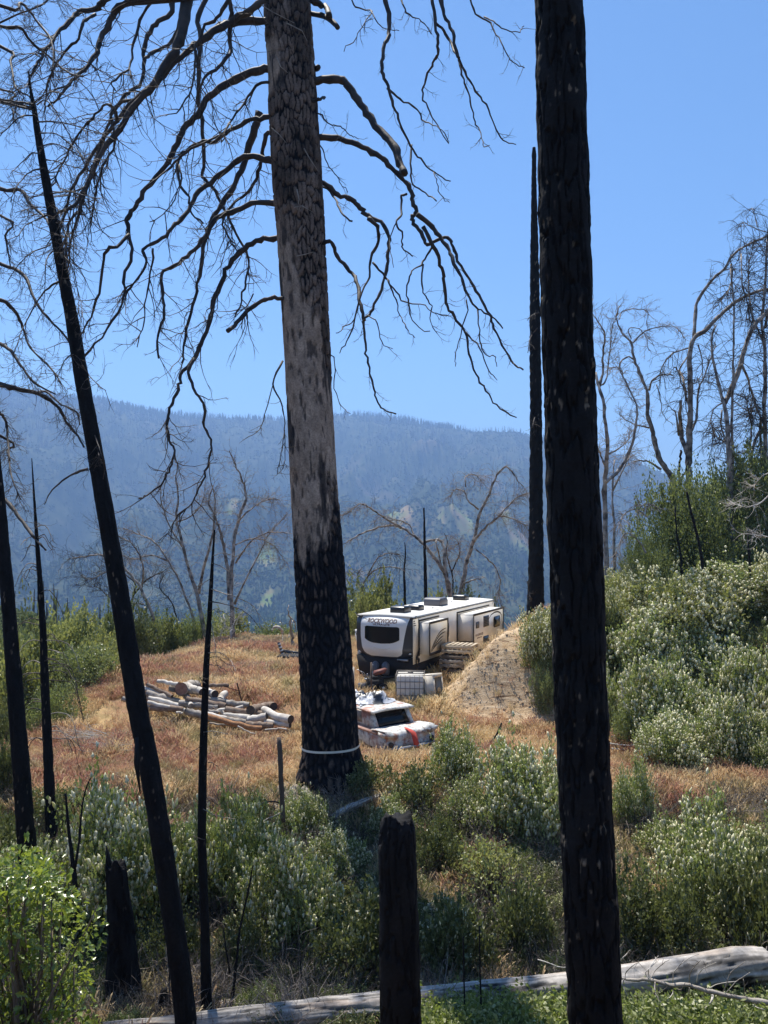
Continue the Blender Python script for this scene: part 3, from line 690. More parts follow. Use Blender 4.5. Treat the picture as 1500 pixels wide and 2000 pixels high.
def pine_disp(A, S, R):
    f1, f2, idh = pine_cells(A, S, R); e = f2 - f1; zn = zone(A, S)
    wn_ = .5 + .5 * fbm(np.cos(A) * 3, np.sin(A) * 3, S * .9, oct=3, seed=114); plate = sm(0.02 + .10 * wn_, 0.16 + .30 * wn_, e); _pc['d'] = (e, idh, zn, plate)
    rough = fbm(np.cos(A) * R * 14, np.sin(A) * R * 14, S * 5, oct=3, seed=103)
    flare = 0.09 * (1 - sm(0, 0.9, S)) * (1 + 0.6 * np.cos(A * 5 + 1))
    d1 = (plate - 1) * 0.055 + idh * 0.018 + rough * .012
    fl = fbm(np.cos(A) * R * 11, np.sin(A) * R * 11, S * 2.4, oct=4, seed=108)
    d2 = -0.02 * sm(0.05, 0.3, fl) + rough * .008 - 0.02
    return d1 * (1 - zn) + d2 * zn + flare
def pine_col(A, S, R, d, ZZ):
    e, idh, zn, plate = _pc['d']
    n = fbm(np.cos(A) * R * 8, np.sin(A) * R * 8, S * 3, oct=4, seed=104)
    low = 1 - sm(6.5, 8.5, S + 1.5 * n)
    # lower trunk: charcoal with paler scorched hearts; upper: grey brown plates
    heart = sm(0.30, 0.6, e + 0.45 * n) * (idh > 0.4) 
    furrow = np.array([0.010, 0.010, 0.013])
    pl_low = np.array([0.020, 0.020, 0.024])[None, None] * (1 - heart[..., None]) + np.array([0.115, 0.085, 0.068]) * heart[..., None]
    hf = sm(0.04, 0.26, e + 0.16 * n - .05 + .08 * idh)
    pl_up = np.array([0.23, 0.172, 0.138])[None, None] * (0.75 + 0.4 * idh[..., None] + 0.35 * n[..., None])
    dark = sm(0.0, 0.30, fbm(np.cos(A) * 1.5, np.sin(A) * 1.5, S * .5, oct=4, seed=106) + 0.05)[..., None]
    pl_up = pl_up * (1 - 0.55 * dark)
    up = furrow * (1 - hf[..., None]) + pl_up * hf[..., None]
    base = pl_low * plate[..., None] * low[..., None] + furrow * (1 - plate[..., None]) * low[..., None] + up * (1 - low[..., None])
    fl = fbm(np.cos(A) * R * 11, np.sin(A) * R * 11, S * 2.4, oct=4, seed=108)
    tan = np.array([0.48, 0.365, 0.28]) * (0.85 + 0.5 * n[..., None]); fleck = sm(0.10, 0.34, fl)[..., None]
    tan = tan * (1 - fleck) + np.array([0.12, 0.095, 0.08]) * fleck
    blot = (sm(0.20, 0.30, fbm(np.cos(A) * 2.0, np.sin(A) * 2.0, S * .55, oct=4, seed=109))[..., None])
    tan = tan * (1 - 0.85 * blot) + np.array([0.022, 0.022, 0.026]) * blot * .85
    return base * (1 - zn[..., None]) + tan * zn[..., None]
pine_path = [(652, 1528, 134), (649, 1500, 120), (646, 1455, 109), (642, 1380, 106), (637, 1300, 103), (629, 1180, 99), (616, 1000, 96), (608, 850, 94), (600, 700, 92), (592, 550, 95), (581, 350, 98), (572, 200, 97), (560, 0, 92), (548, -200, 88), (530, -520, 76)]
me, pc, pr = trunk_mesh('trunk', pine_path, DP, M['barkv'], pine_col, pine_disp, dz=0.036, nseg=190, seed=3)
pine = root_empty('ponderosa_pine', pc[0] + [0, 0, .2], 'huge scorched pine with plated bark and drooping bare limbs, pale band round its foot', 'tree')
adopt(pine, link('trunk', me))
Z2 = 2.143
pl = []   # (trace, D0, D1, w0, w1, twigs, seed) in the left zoom
LB = [
 ([(1105, 85), (1000, 95), (930, 110), (850, 165), (780, 220), (720, 275), (650, 350), (560, 420), (490, 500), (420, 600), (330, 740), (280, 860), (240, 1000)], 20.6, 19.3, 16, 3, 34),
 ([(1110, 290), (1050, 305), (960, 345), (880, 400), (830, 480), (770, 540), (730, 620), (690, 700), (610, 790), (570, 860), (535, 910), (540, 980), (550, 1070), (518, 1160), (520, 1240), (450, 1380), (350, 1495)], 20.5, 19.6, 15, 3, 14),
 ([(540, 980), (490, 1030), (440, 1060), (420, 1200), (390, 1300), (345, 1390), (328, 1430)], 19.9, 19.4, 7, 2, 6),
 ([(1120, 490), (1050, 505), (960, 545), (900, 590), (830, 600), (770, 640), (745, 680), (750, 760), (790, 830), (800, 880), (850, 935)], 20.6, 20, 9, 3, 16),
 ([(960, 548), (850, 600), (760, 650), (700, 710), (600, 790)], 20.3, 19.8, 5, 2, 10),
 ([(1130, 670), (1040, 655), (980, 680), (900, 750), (830, 800), (790, 880), (730, 940), (680, 1000), (605, 1040), (610, 1100), (570, 1170), (520, 1230)], 20.6, 20, 13, 3, 14),
 ([(640, 1040), (635, 1120), (610, 1250), (600, 1350), (570, 1450)], 20, 20, 4, 1.5, 8),
 ([(1145, 850), (1050, 855), (970, 885), (900, 920), (860, 990), (800, 1060), (730, 1110), (680, 1150), (680, 1250), (690, 1310), (660, 1400), (665, 1500)], 20.6, 20.6, 11, 3, 26),
 ([(1160, 1000), (1090, 1005), (1020, 1040), (960, 1110), (920, 1200), (890, 1280), (870, 1370), (840, 1440), (812, 1500), (754, 1568), (754, 1612), (720, 1690), (703, 1757), (703, 1826), (728, 1886), (711, 1963), (686, 2014), (617, 2074), (583, 2091)], 20.7, 20.4, 11, 2.2, 34),
 ([(812, 1500), (789, 1560), (823, 1646), (857, 1706), (857, 1783), (887, 1860), (866, 1954), (840, 2031), (806, 2100), (737, 2160)], 20.5, 20.2, 6, 2, 14),
 ([(1165, 1250), (1110, 1255), (1050, 1290), (1000, 1340), (955, 1385)], 20.6, 20, 8, 6, 3),
 ([(1085, 470), (1060, 560), (1030, 650), (1010, 720), (960, 810), (900, 900), (870, 960), (850, 1060), (830, 1190), (800, 1310), (770, 1450), (765, 1520)], 22, 21.4, 13, 3, 26),
 ([(785, -30), (765, 110), (740, 200), (690, 280), (640, 360), (570, 430), (500, 540), (430, 630), (370, 760), (310, 860), (240, 890)], 20.0, 18.6, 20, 4, 44),
 ([(720, 0), (715, 60), (650, 100), (610, 170), (600, 250), (590, 340), (540, 390), (480, 460), (440, 560), (380, 720), (340, 860), (290, 940), (280, 1100)], 22.4, 21.6, 9, 3, 44),
 ([(850, -20), (610, 0), (500, 30), (450, 110), (420, 170), (400, 230), (350, 290), (300, 340), (250, 400), (200, 450)], 19.8, 18.8, 15, 3, 34),
 ([(560, -60), (440, 0), (400, 40), (330, 50), (300, 80), (240, 140), (200, 200), (150, 280), (120, 330)], 19.6, 18.4, 13, 3, 30),
 ([(400, 60), (350, 90), (330, 160), (270, 220), (215, 310), (190, 400), (185, 470)], 19.2, 19.2, 6, 2, 14),
 ([(1110, -10), (1040, 50), (960, 90), (910, 112)], 20.4, 20, 13, 9, 8),
 ([(870, -20), (830, 70), (840, 150), (830, 260), (835, 430), (850, 560), (855, 680), (850, 740), (900, 800), (950, 900), (1000, 1000), (1040, 1080), (1030, 1180), (1010, 1240), (990, 1330)], 22.6, 22, 9, 2.5, 34),
 ([(1090, 350), (1020, 430), (960, 520), (930, 600)], 20.4, 20, 6, 2, 20),
 ([(1126, 560), (1100, 620), (1090, 700), (1050, 790), (980, 850), (930, 920), (960, 1000), (1000, 1070)], 22, 21.6, 9, 2, 20),
 ([(955, -20), (970, 60), (965, 150), (960, 230), (900, 290), (850, 330), (830, 420)], 20.2, 20, 9, 3, 22),
 ([(600, 250), (640, 220), (700, 190), (740, 130), (760, 60), (770, 0)], 22, 22.6, 5, 6, 10),
 ([(490, 500), (480, 460), (440, 440), (400, 480), (330, 560), (280, 650), (230, 760), (200, 800)], 19.4, 18.6, 6, 2, 26),
 ([(560, 420), (500, 430), (470, 480), (480, 600), (430, 700), (400, 800), (380, 960)], 20, 20.6, 7, 2, 26),
 ([(420, 600), (400, 680), (330, 900), (300, 1000), (290, 1100), (270, 1180)], 19.6, 19.8, 6, 1.6, 24),
 ([(750, 690), (756, 770), (700, 880), (630, 930)], 20, 20, 3, 1.2, 8),
 ([(1060, 1230), (1030, 1300), (1010, 1370)], 20.8, 20.6, 2.5, 1, 8),
 ([(965, -20), (920, 60), (860, 110), (820, 190), (815, 300), (790, 400), (740, 470)], 19.6, 19.2, 7, 2, 20),
 ([(660, -20), (600, 60), (560, 180), (540, 290), (470, 340), (480, 380)], 21, 20.6, 6, 2, 20),
 ([(1385 - 0, 1510), (1385, 1500)], 21, 21, 1, 1, 0),
]
def rooted(tr, scale, org, d0):
    ys = [p[1] for p in pine_path][::-1]; cxs = [p[0] for p in pine_path][::-1]; ws = [p[2] for p in pine_path][::-1]
    X, Y = org[0] + tr[0][0] / scale, org[1] + tr[0][1] / scale; cx = np.interp(Y, ys, cxs); w = np.interp(Y, ys, ws)
    if Y > 2 and abs(X - cx) < w / 2 + 14:
        global ROOTED; ROOTED = True; q = cx + (X - cx) * .3; return [((q - org[0]) * scale, (Y + 2 - org[1]) * scale)] + list(tr)
    return tr
for k, (tr, d0, d1, w0, w1, tw) in enumerate(LB[:-1]):
    ROOTED = False; tr = rooted(tr, Z2, (0, 0), d0); d0 = 21.0 if ROOTED else d0; w0 *= 1.2; w1 *= 1.35
    limb(pine, 'limb', tr, (d0, d1), w0, w1, M['limb'], int(tw * 0.95), seed=100 + k, scale=Z2, wobble=1.3, tl=(.4, 1.6), rtwig=.015, style=dict(PINE, rmin=.0055))
Z3 = 2.439; O3 = (560, 0)
RB = [
 ([(145, 385), (240, 380), (290, 405), (340, 480), (400, 560), (460, 640), (510, 700), (540, 780), (565, 830)], 20.6, 20, 15, 11, 2),
 ([(165, 655), (260, 662), (360, 700), (450, 750), (500, 800), (560, 860), (590, 900), (600, 960), (620, 1010), (600, 1030), (600, 1050), (640, 1110), (665, 1165), (700, 1150), (770, 1135), (790, 1180), (830, 1270), (880, 1350), (930, 1430), (980, 1530), (1000, 1590), (1060, 1700), (1090, 1740), (1125, 1760)], 20.5, 19.8, 12, 2.5, 12),
 ([(620, 1020), (680, 1070), (720, 1110), (770, 1190), (800, 1260), (840, 1340), (870, 1420), (910, 1470), (980, 1510), (1030, 1560)], 20, 19.6, 10, 2, 12),
 ([(650, 1080), (700, 1170), (730, 1260), (750, 1330), (760, 1440), (800, 1510), (850, 1580), (870, 1680), (900, 1780), (950, 1860), (1000, 1930), (1090, 1990)], 20, 20.2, 8, 2, 10),
 ([(690, 1180), (650, 1250), (600, 1290), (575, 1360), (580, 1450), (600, 1530), (680, 1580)], 20, 19.8, 4, 1.5, 5),
 ([(650, 1260), (640, 1340), (660, 1410), (690, 1460), (680, 1530), (720, 1590)], 20, 19.8, 3.4, 1.3, 4),
 ([(850, 1580), (920, 1660), (960, 1760), (1000, 1810)], 20.1, 20, 3.4, 1.3, 4),
 ([(855, 1430), (860, 1480), (830, 1580), (805, 1680), (805, 1750)], 20, 20, 3, 1.2, 4),
 ([(910, 1475), (920, 1600), (940, 1680), (990, 1700), (1000, 1745)], 20, 20, 3, 1.2, 3),
 ([(175, 870), (240, 925), (310, 950), (350, 990), (390, 1030), (450, 1060), (485, 1140), (480, 1220), (470, 1310), (440, 1400), (400, 1490), (370, 1530), (375, 1640), (385, 1730), (410, 1830), (430, 1900), (460, 1950), (520, 1970)], 20.5, 20.2, 11, 2, 10),
 ([(390, 1040), (430, 1080), (435, 1160), (400, 1230), (390, 1320), (350, 1420), (300, 1600), (250, 1680)], 20.2, 20, 8, 1.5, 6),
 ([(410, 1250), (470, 1320), (520, 1390), (560, 1440), (640, 1450), (700, 1490), (770, 1505)], 20.2, 20, 4, 1.3, 5),
 ([(480, 1330), (510, 1410), (540, 1500), (570, 1560), (608, 1615)], 20.2, 20, 3, 1.2, 3),
 ([(180, 890), (230, 950), (260, 1010), (315, 1060)], 20.4, 20.2, 4, 3, 3),
 ([(190, 1155), (210, 1155), (240, 1220), (300, 1290), (330, 1330), (345, 1390), (345, 1460), (370, 1530)], 20.6, 20.2, 8, 5, 3),
 ([(350, 1420), (320, 1520), (270, 1560), (240, 1590)], 20.2, 20.2, 2.5, 1.2, 3),
 ([(385, 1500), (430, 1540), (450, 1630), (510, 1662)], 20.2, 20.2, 2.5, 1.2, 3),
 ([(465, -20), (490, 90), (485, 170), (455, 250), (455, 340), (480, 410), (510, 500), (540, 590), (590, 690), (640, 760), (700, 820), (780, 870)], 19.8, 19.2, 9, 1.8, 7),
 ([(480, 420), (540, 470), (620, 520), (650, 570), (690, 590), (740, 620), (775, 685)], 19.6, 19.4, 4.5, 1.3, 5),
 ([(595, 690), (590, 800), (600, 880), (660, 920), (715, 957)], 19.5, 19.4, 4, 2, 3),
 ([(700, 820), (715, 870), (740, 940), (775, 965)], 19.4, 19.4, 2, 1.2, 2),
 ([(690, -20), (710, 120), (720, 200), (715, 270), (690, 310), (655, 400), (650, 460), (680, 530), (720, 600), (770, 685)], 19.8, 19.6, 7, 1.5, 6),
 ([(730, -20), (750, 70), (790, 150), (810, 250), (850, 340), (900, 430), (950, 500), (990, 600), (1030, 670), (1090, 690)], 19.8, 19.4, 7.5, 1.5, 5),
 ([(822, 290), (840, 380), (870, 460), (890, 560), (920, 620), (935, 690), (965, 695)], 19.6, 19.4, 4, 1.2, 4),
 ([(710, 110), (760, 160), (800, 240), (820, 290)], 19.7, 19.6, 5, 4, 2),
 ([(868, -20), (900, 60), (970, 110), (1010, 180), (1050, 260), (1080, 300), (1135, 322)], 20, 19.8, 4, 1.3, 9),
 ([(940, 80), (1000, 110), (1060, 150), (1110, 150), (1127, 120)], 20, 19.8, 3, 1.2, 4),
 ([(540, -20), (570, 60), (640, 100), (690, 160)], 20, 20, 3.5, 1.3, 8),
 ([(120, 65), (200, 85), (250, 135)], 20.7, 20.5, 9, 8, 1),
 ([(118, 0), (180, 35), (205, 78)], 20.7, 20.5, 12, 9, 1),
 ([(140, 478), (165, 470), (187, 463)], 20.7, 20.6, 8, 3, 0),
 ([(128, 328), (152, 322)], 20.7, 20.6, 9, 8, 0),
 ([(155, 540), (200, 590), (250, 600), (300, 640), (335, 662)], 20.7, 20.5, 3.5, 1.2, 10),
 ([(160, 690), (190, 780), (230, 830), (260, 880), (290, 915)], 20.7, 20.5, 3, 1.1, 8),
 ([(300, -20), (330, 30), (400, 50), (380, 90), (330, 180), (270, 240)], 20, 20, 3, 1.2, 10),
 ([(400, 50), (440, 110), (480, 140), (540, 145)], 20, 20, 2.5, 1.1, 4),
 ([(570, 925), (545, 940), (545, 1020), (520, 1060), (550, 1120), (550, 1180), (600, 1220)], 20, 20, 5, 2, 3),
 ([(520, 1065), (495, 1120), (490, 1180), (510, 1270)], 20, 20, 2.5, 1, 2),
 ([(222, 1700), (230, 1850), (260, 1930), (300, 1970)], 20.7, 20.6, 2.2, 1, 3),
]
for k, (tr, d0, d1, w0, w1, tw) in enumerate(RB):
    ROOTED = False; tr = rooted(tr, Z3, O3, d0); d0 = 21.0 if ROOTED else d0; w0 *= 1.1; w1 *= 1.3
    limb(pine, 'limb', tr, (d0, d1), w0, w1, M['limb'], tw, seed=200 + k, scale=Z3, org=O3, wobble=1.2, tl=(.2, .65), level=1, tw_from=.25)
# low twigs left of the pine and thin dead sprigs on its trunk
for k, (tr, w) in enumerate([([(552, 705), (533, 750), (551, 790), (556, 840), (556, 900)], 4.5), ([(533, 752), (520, 800), (505, 840), (480, 856)], 2), ([(556, 840), (550, 880), (541, 925)], 2), ([(556, 900), (552, 915)], 2)]):
    limb(pine, 'limb', tr, (20.6, 20.3), w, 1.4, M['limb'], 6, seed=300 + k, tl=(.2, .6), level=1)
G = Geo()
for k, (a, b, c) in enumerate([((508, 8), (530, 22), (575, 45)), ((540, 110), (548, 130), (562, 142)), ((530, 250), (545, 262), (560, 280)), ((594, 290), (605, 310), (622, 335)), ((580, 370), (584, 390), (581, 410)), ((575, 405), (590, 402), (612, 415)), ((580, 500), (595, 497), (612, 492)), ((560, 45), (590, 60), (600, 80))]):
    G.tube([P3(a[0], a[1], 20.25), P3(b[0], b[1], 20.1), P3(c[0], c[1], 20.2)], [.016, .012, .005], 4)
o = G.build('dead_sprigs', M['grey_wood']); o['kind'] = 'stuff'; adopt(pine, o)
# the pale band tied round the foot
G = Geo(); a = np.linspace(0, 2 * np.pi, 61); zb = P3(645, 1455, DP)[2]; rb = 110 / 2 * DP / F_PX + 0.03; cx = P3(645.5, 1455, DP)[0]
ring = [(cx + (rb + 0.008 * math.sin(7 * t)) * math.cos(t), DP + (rb) * math.sin(t), zb + 0.02 * math.cos(t) + 0.008 * math.sin(3 * t)) for t in a]
V = []; 
for (x, y, z) in ring: V += [(x, y, z - .028), (x, y, z + .028)]
G.add(V, [[2 * i, 2 * i + 2, 2 * i + 3, 2 * i + 1] for i in range(60)])
tag(G.build('strap', M['strap']), 'pale flat band tied round the foot of the huge pine', 'strap')

# ------------------------------------------------------------------ right-hand charred trunk and the others
def charred(name, path, D, label, cat='tree', seed=1, nseg=48, dz=0.04, amp=1.0, f=1.0, jag=0.0, dens=0.74, flake=(0.30, 0.24, 0.17), base=0.011, part='trunk'):
    me, c, r = trunk_mesh(part, path, D, M['charv'], char_col(seed, flake, dens, base), char_disp(seed, amp, f), dz=dz, nseg=nseg, jag=jag, seed=seed)
    root = root_empty(name, c[0], label, cat); adopt(root, link(part, me)); return root
bt = charred('charred_pine', [(1172, 2095, 122), (1168, 2040, 108), (1163, 2000, 103), (1155, 1800, 102), (1145, 1600, 101), (1138, 1450, 101), (1132, 1300, 102), (1125, 1100, 104), (1117, 900, 103), (1110, 700, 100), (1104, 500, 101), (1098, 250, 99), (1092, 0, 95), (1085, -260, 92)], 8.0,
    'thick straight black trunk crossing the whole picture height right of the trailer', seed=21, nseg=170, dz=0.018, amp=0.85, f=1.7)
tall = charred('charred_snag', [(1047, 1218, 42), (1046, 1190, 34), (1047, 1130, 31), (1047, 1000, 27), (1047, 820, 24), (1045, 650, 22), (1044, 500, 17), (1043, 380, 11), (1043, 300, 9), (1043, 288, 6)], 36.0,
    'tall narrow black snag with a broken tip, just left of the thick black trunk', seed=22, nseg=32, dz=0.08, amp=1.6)
for k, tr in enumerate([[(1052, 610), (1040, 615), (1030, 625)], [(1050, 640), (1036, 660), (1030, 690)], [(1055, 820), (1045, 815), (1040, 835)], [(1038, 1170), (1034, 1160), (1030, 1135)]]):
    limb(tall, 'limb', tr, (35.6, 35.3), 3, 1.3, M['twig'], 6, seed=330 + k, tl=(.3, .9), level=1)
lean = charred('leaning_charred_tree', [(366, 2040, 48), (364, 2000, 42), (349, 1870, 40), (330, 1740, 40), (309, 1600, 40), (287, 1470, 39), (268, 1380, 39), (254, 1290, 38), (232, 1150, 36), (206, 1000, 33), (180, 850, 30), (158, 730, 28), (140, 620, 25), (120, 520, 22), (104, 430, 20), (93, 370, 18), (82, 310, 15), (72, 250, 13), (66, 205, 10), (60, 180, 6), (56, 140, 3)], (11.4, 12.4),
    'slender black tree leaning left, its thin top fringed with bare twigs', seed=23, nseg=56, dz=0.03, amp=0.6, f=1.8)
Z5 = 2.5
LT = [([(66, 205), (40, 200), (15, 195), (-20, 190)], 5, 2, 10), ([(64, 215), (30, 205), (0, 195), (-20, 175)], 4, 2, 10), ([(68, 225), (40, 228), (15, 250), (-5, 270)], 4, 1.5, 10),
 ([(74, 238), (110, 238), (160, 248), (200, 262), (225, 275)], 3, 1.2, 16), ([(72, 205), (90, 195), (110, 220), (140, 270), (165, 300)], 3, 1.2, 18), ([(78, 260), (110, 262), (140, 285), (165, 310), (180, 330)], 3, 1.2, 18),
 ([(84, 285), (105, 280), (130, 290), (165, 310), (190, 320)], 3, 1.2, 18), ([(90, 312), (110, 315), (140, 325), (160, 330)], 3, 1.2, 14), ([(80, 330), (60, 335), (35, 360), (20, 395)], 4, 1.3, 10), ([(98, 378), (140, 375), (180, 385), (195, 388)], 3, 1.2, 8),
 ([(88, 405), (70, 405), (30, 415)], 3, 1.2, 10), ([(92, 420), (70, 430), (50, 440), (35, 460), (10, 470)], 3.4, 1.2, 14), ([(100, 478), (60, 495), (30, 525), (15, 550)], 3, 1.2, 12), ([(103, 490), (90, 510), (88, 560), (85, 600)], 3, 1.2, 10),
 ([(115, 550), (95, 562), (70, 595), (45, 640), (28, 690)], 5, 1.5, 12), ([(109, 435), (120, 440), (130, 460), (160, 485)], 3, 1.2, 16), ([(112, 455), (130, 470), (125, 510), (118, 560)], 3, 1.2, 22), ([(125, 500), (140, 520), (150, 560), (155, 620)], 2.6, 1.1, 14),
 ([(150, 560), (160, 600), (165, 650)], 2.2, 1, 12), ([(162, 715), (175, 735), (195, 755), (207, 763)], 2.5, 1.1, 8), ([(172, 916), (150, 922), (120, 940), (98, 962), (86, 985)], 6, 1.5, 0), ([(185, 850), (195, 880), (203, 905), (205, 930)], 2.4, 1.2, 8), ([(190, 875), (196, 900), (200, 915)], 2, 1, 5),
 ([(150, 690), (130, 700), (110, 740)], 3, 1.2, 12), ([(78, 300), (60, 300), (40, 320), (20, 340)], 3, 1.2, 12), ([(58, 150), (50, 170), (30, 175)], 2, 1, 12), ([(66, 200), (100, 180), (140, 190), (190, 195)], 2.4, 1, 16), ([(104, 400), (118, 420), (135, 500), (148, 560)], 2.4, 1, 22)]
for k, (tr, w0, w1, tw) in enumerate(LT):
    limb(lean, 'limb', tr, (12.2 if tr[0][1] < 700 else 11.9, 11.9), w0, w1, M['limb'], tw * .8, seed=350 + k, tl=(.2, .65), level=2, rtwig=.0055, style=dict(PINE, rmin=.003), depth_wave=.25, tw_from=.1)
# bark hanging off the leaning trunk
G = Geo(); G.tube([P3(268, 1440, 11.35), P3(267, 1490, 11.3), P3(274, 1550, 11.25)], [.03, .04, .008], 5); o = G.build('loose_bark', M['char']); adopt(lean, o)

# the tree out of frame on the left whose boughs reach in
Gc = root_empty('overhanging_dead_tree', P3(-330, 1560, 17.0), 'dead tree just past the left edge whose bare boughs reach in over the brush', 'tree')
me, c, r = trunk_mesh('trunk', [(-330, 1600, 60), (-330, 1200, 52), (-325, 600, 44), (-320, -100, 30)], 17.0, M['charv'], char_col(31), char_disp(31), dz=.1, nseg=28); adopt(Gc, link('trunk', me))
OT = [([(-320, 60), (-100, 160), (0, 196), (30, 205), (65, 212)], 12, 6, 30), ([(-325, 250), (-100, 330), (0, 368), (42, 373), (60, 400), (88, 425), (95, 440)], 10, 3, 40), ([(-325, 380), (-80, 480), (0, 515), (47, 537), (65, 580), (93, 620), (130, 660), (160, 710)], 10, 2.5, 60), ([(-328, 480), (-60, 580), (0, 585), (30, 610), (45, 640), (60, 680), (100, 720), (120, 750)], 9, 2, 55),
 ([(-328, 560), (-60, 650), (0, 672), (25, 690), (45, 720), (70, 750), (110, 770)], 9, 2, 60), ([(-328, 640), (-60, 730), (0, 751), (36, 760), (72, 768), (100, 784), (120, 804), (132, 828), (152, 852), (164, 872)], 11, 3, 40), ([(72, 768), (90, 765), (120, 790), (150, 805), (156, 830)], 5, 2, 26), ([(-328, 780), (-40, 800), (0, 808), (12, 825), (16, 860), (20, 900)], 9, 2, 55),
 ([(-328, 880), (-30, 960), (0, 970), (24, 992), (45, 1020), (66, 1050)], 8, 5, 18), ([(-325, -60), (-100, 0), (0, 50), (40, 55), (60, 80), (95, 110), (130, 140), (160, 150)], 8, 2, 60), ([(-320, -160), (0, 10), (40, 5), (70, 40), (100, 80), (105, 150)], 7, 2, 60), ([(-300, -20), (0, 90), (20, 120), (30, 170), (60, 190)], 7, 2, 50),
 ([(-328, 140), (0, 175), (20, 200), (30, 240)], 6, 2, 40), ([(-328, 320), (0, 420), (10, 460), (20, 520)], 6, 2, 40), ([(0, 100), (-20, 60), (30, 30), (80, 10), (120, -20)], 4, 2, 40), ([(-328, 700), (0, 850), (15, 880), (22, 930), (40, 975)], 6, 1.5, 50)]
for k, (tr, w0, w1, tw) in enumerate(OT):
    limb(Gc, 'limb', tr, (17.0, 16.4), w0 * 1.15, w1 * 1.3, M['limb'], tw * 0.85, seed=400 + k, tl=(.25, .8), level=2, rtwig=.007, style=dict(PINE, rmin=.0042), tw_from=.42, depth_wave=.5)

thin = charred('thin_charred_tree', [(404, 1985, 24), (403, 1960, 22), (400, 1800, 17), (394, 1640, 17), (396, 1500, 16), (399, 1400, 14), (403, 1300, 12), (408, 1220, 10), (412, 1150, 8), (416, 1080, 5), (419, 1035, 3)], 12.3,
    'thin straight black tree in front of the log pile, with short side twigs', seed=24, nseg=40, dz=0.025, amp=0.4, f=2.5)
for k, (tr, w) in enumerate([([(412, 1150), (440, 1160), (470, 1170), (500, 1190), (510, 1230)], 2), ([(410, 1175), (440, 1180), (480, 1195), (508, 1228)], 2.5), ([(408, 1195), (425, 1190), (450, 1205)], 1.6), ([(407, 1275), (430, 1275), (450, 1290), (460, 1310)], 2), ([(406, 1285), (425, 1283), (440, 1295), (458, 1300)], 1.6), ([(405, 1298), (425, 1300), (435, 1305), (445, 1312)], 1.8),
    ([(398, 1430), (420, 1428), (446, 1434)], 2), ([(397, 1489), (412, 1489), (426, 1497)], 2), ([(395, 1456), (385, 1462), (373, 1470)], 1.8), ([(397, 1580), (415, 1590), (430, 1595), (460, 1600)], 2), ([(414, 1100), (430, 1105), (450, 1118)], 1.6), ([(412, 1130), (395, 1140), (380, 1150)], 1.6), ([(413, 1215), (420, 1260), (425, 1300), (440, 1318)], 1.6),
    ([(402, 1335), (395, 1330), (390, 1322)], 2.4), ([(402, 1345), (385, 1338), (375, 1336)], 1.4), ([(416, 1085), (440, 1080), (470, 1092)], 1.5), ([(400, 1640), (384, 1636), (378, 1632)], 1.6)]):
    limb(thin, 'limb', tr, (12.25, 12.0), w, 1, M['twig'] if k % 3 else M['grey_wood'], 3, seed=450 + k, tl=(.1, .3), level=1, rtwig=.004, style=dict(PINE, rmin=.003), sides=5)
edge = charred('charred_tree', [(62, 1762, 40), (60, 1740, 38), (55, 1680, 36), (45, 1550, 33), (35, 1420, 31), (24, 1280, 28), (12, 1130, 25), (0, 990, 22), (-30, 700, 17), (-60, 400, 10), (-80, 200, 4)], 15.6,
    'plain black trunk at the left edge, leaning out of the picture', seed=25, nseg=44, dz=.04, amp=.7)
pole = charred('bare_charred_pole', [(101, 1632, 22), (99, 1600, 21), (93, 1450, 18), (88, 1350, 16), (84, 1230, 13), (77, 1120, 10), (71, 1040, 7), (66, 960, 4), (62, 895, 1.5)], 18.3,
    'pointed black pole tree with curved drooping side twigs, second from the left edge', seed=26, nseg=36, dz=.05, amp=.7)
for k in range(34):
    r_ = random.Random(900 + k); t = r_.random(); py = 1030 + 420 * t; px = 71 + 18 * (py - 1040) / 400; sd = -1 if k % 2 else 1; Lp = (30 + 45 * min(1, t * 2)) * r_.uniform(.6, 1.1)
    limb(pole, 'limb', [(px, py), (px + sd * Lp * .4, py - r_.uniform(-4, 8)), (px + sd * Lp * .75, py + 14 * r_.uniform(.3, 1.4)), (px + sd * Lp, py + Lp * r_.uniform(.4, 1.1))], (18.3, 18.3 + r_.uniform(-.8, .8)), 2.4, 1.0, M['grey_wood'] if k % 3 == 0 else M['twig'], 2, seed=500 + k, tl=(.2, .5), level=1, rtwig=.005, sides=5, depth_wave=.1)
limb(pole, 'limb', [(68, 1052), (90, 1075), (78, 1060)], 18.3, 4, 3, M['limb'], 0, seed=560)
fork = root_empty('forked_sapling', P3(146, 1775, 14.2), 'small black forked sapling snag between the leaning tree and the left trunks', 'snag')
for k, (tr, w0, w1) in enumerate([([(148, 1800), (147, 1740), (144, 1700)], 11, 9), ([(144, 1700), (138, 1650), (132, 1600), (128, 1550)], 8, 4), ([(146, 1700), (155, 1640), (160, 1580), (168, 1540), (177, 1520)], 6, 2)]):
    limb(fork, 'stem' if k else 'trunk', tr, 14.2, w0, w1, M['char'], 4 if k == 2 else 0, seed=570 + k, tl=(.1, .3), level=0, depth_wave=.03, wobble=.4)
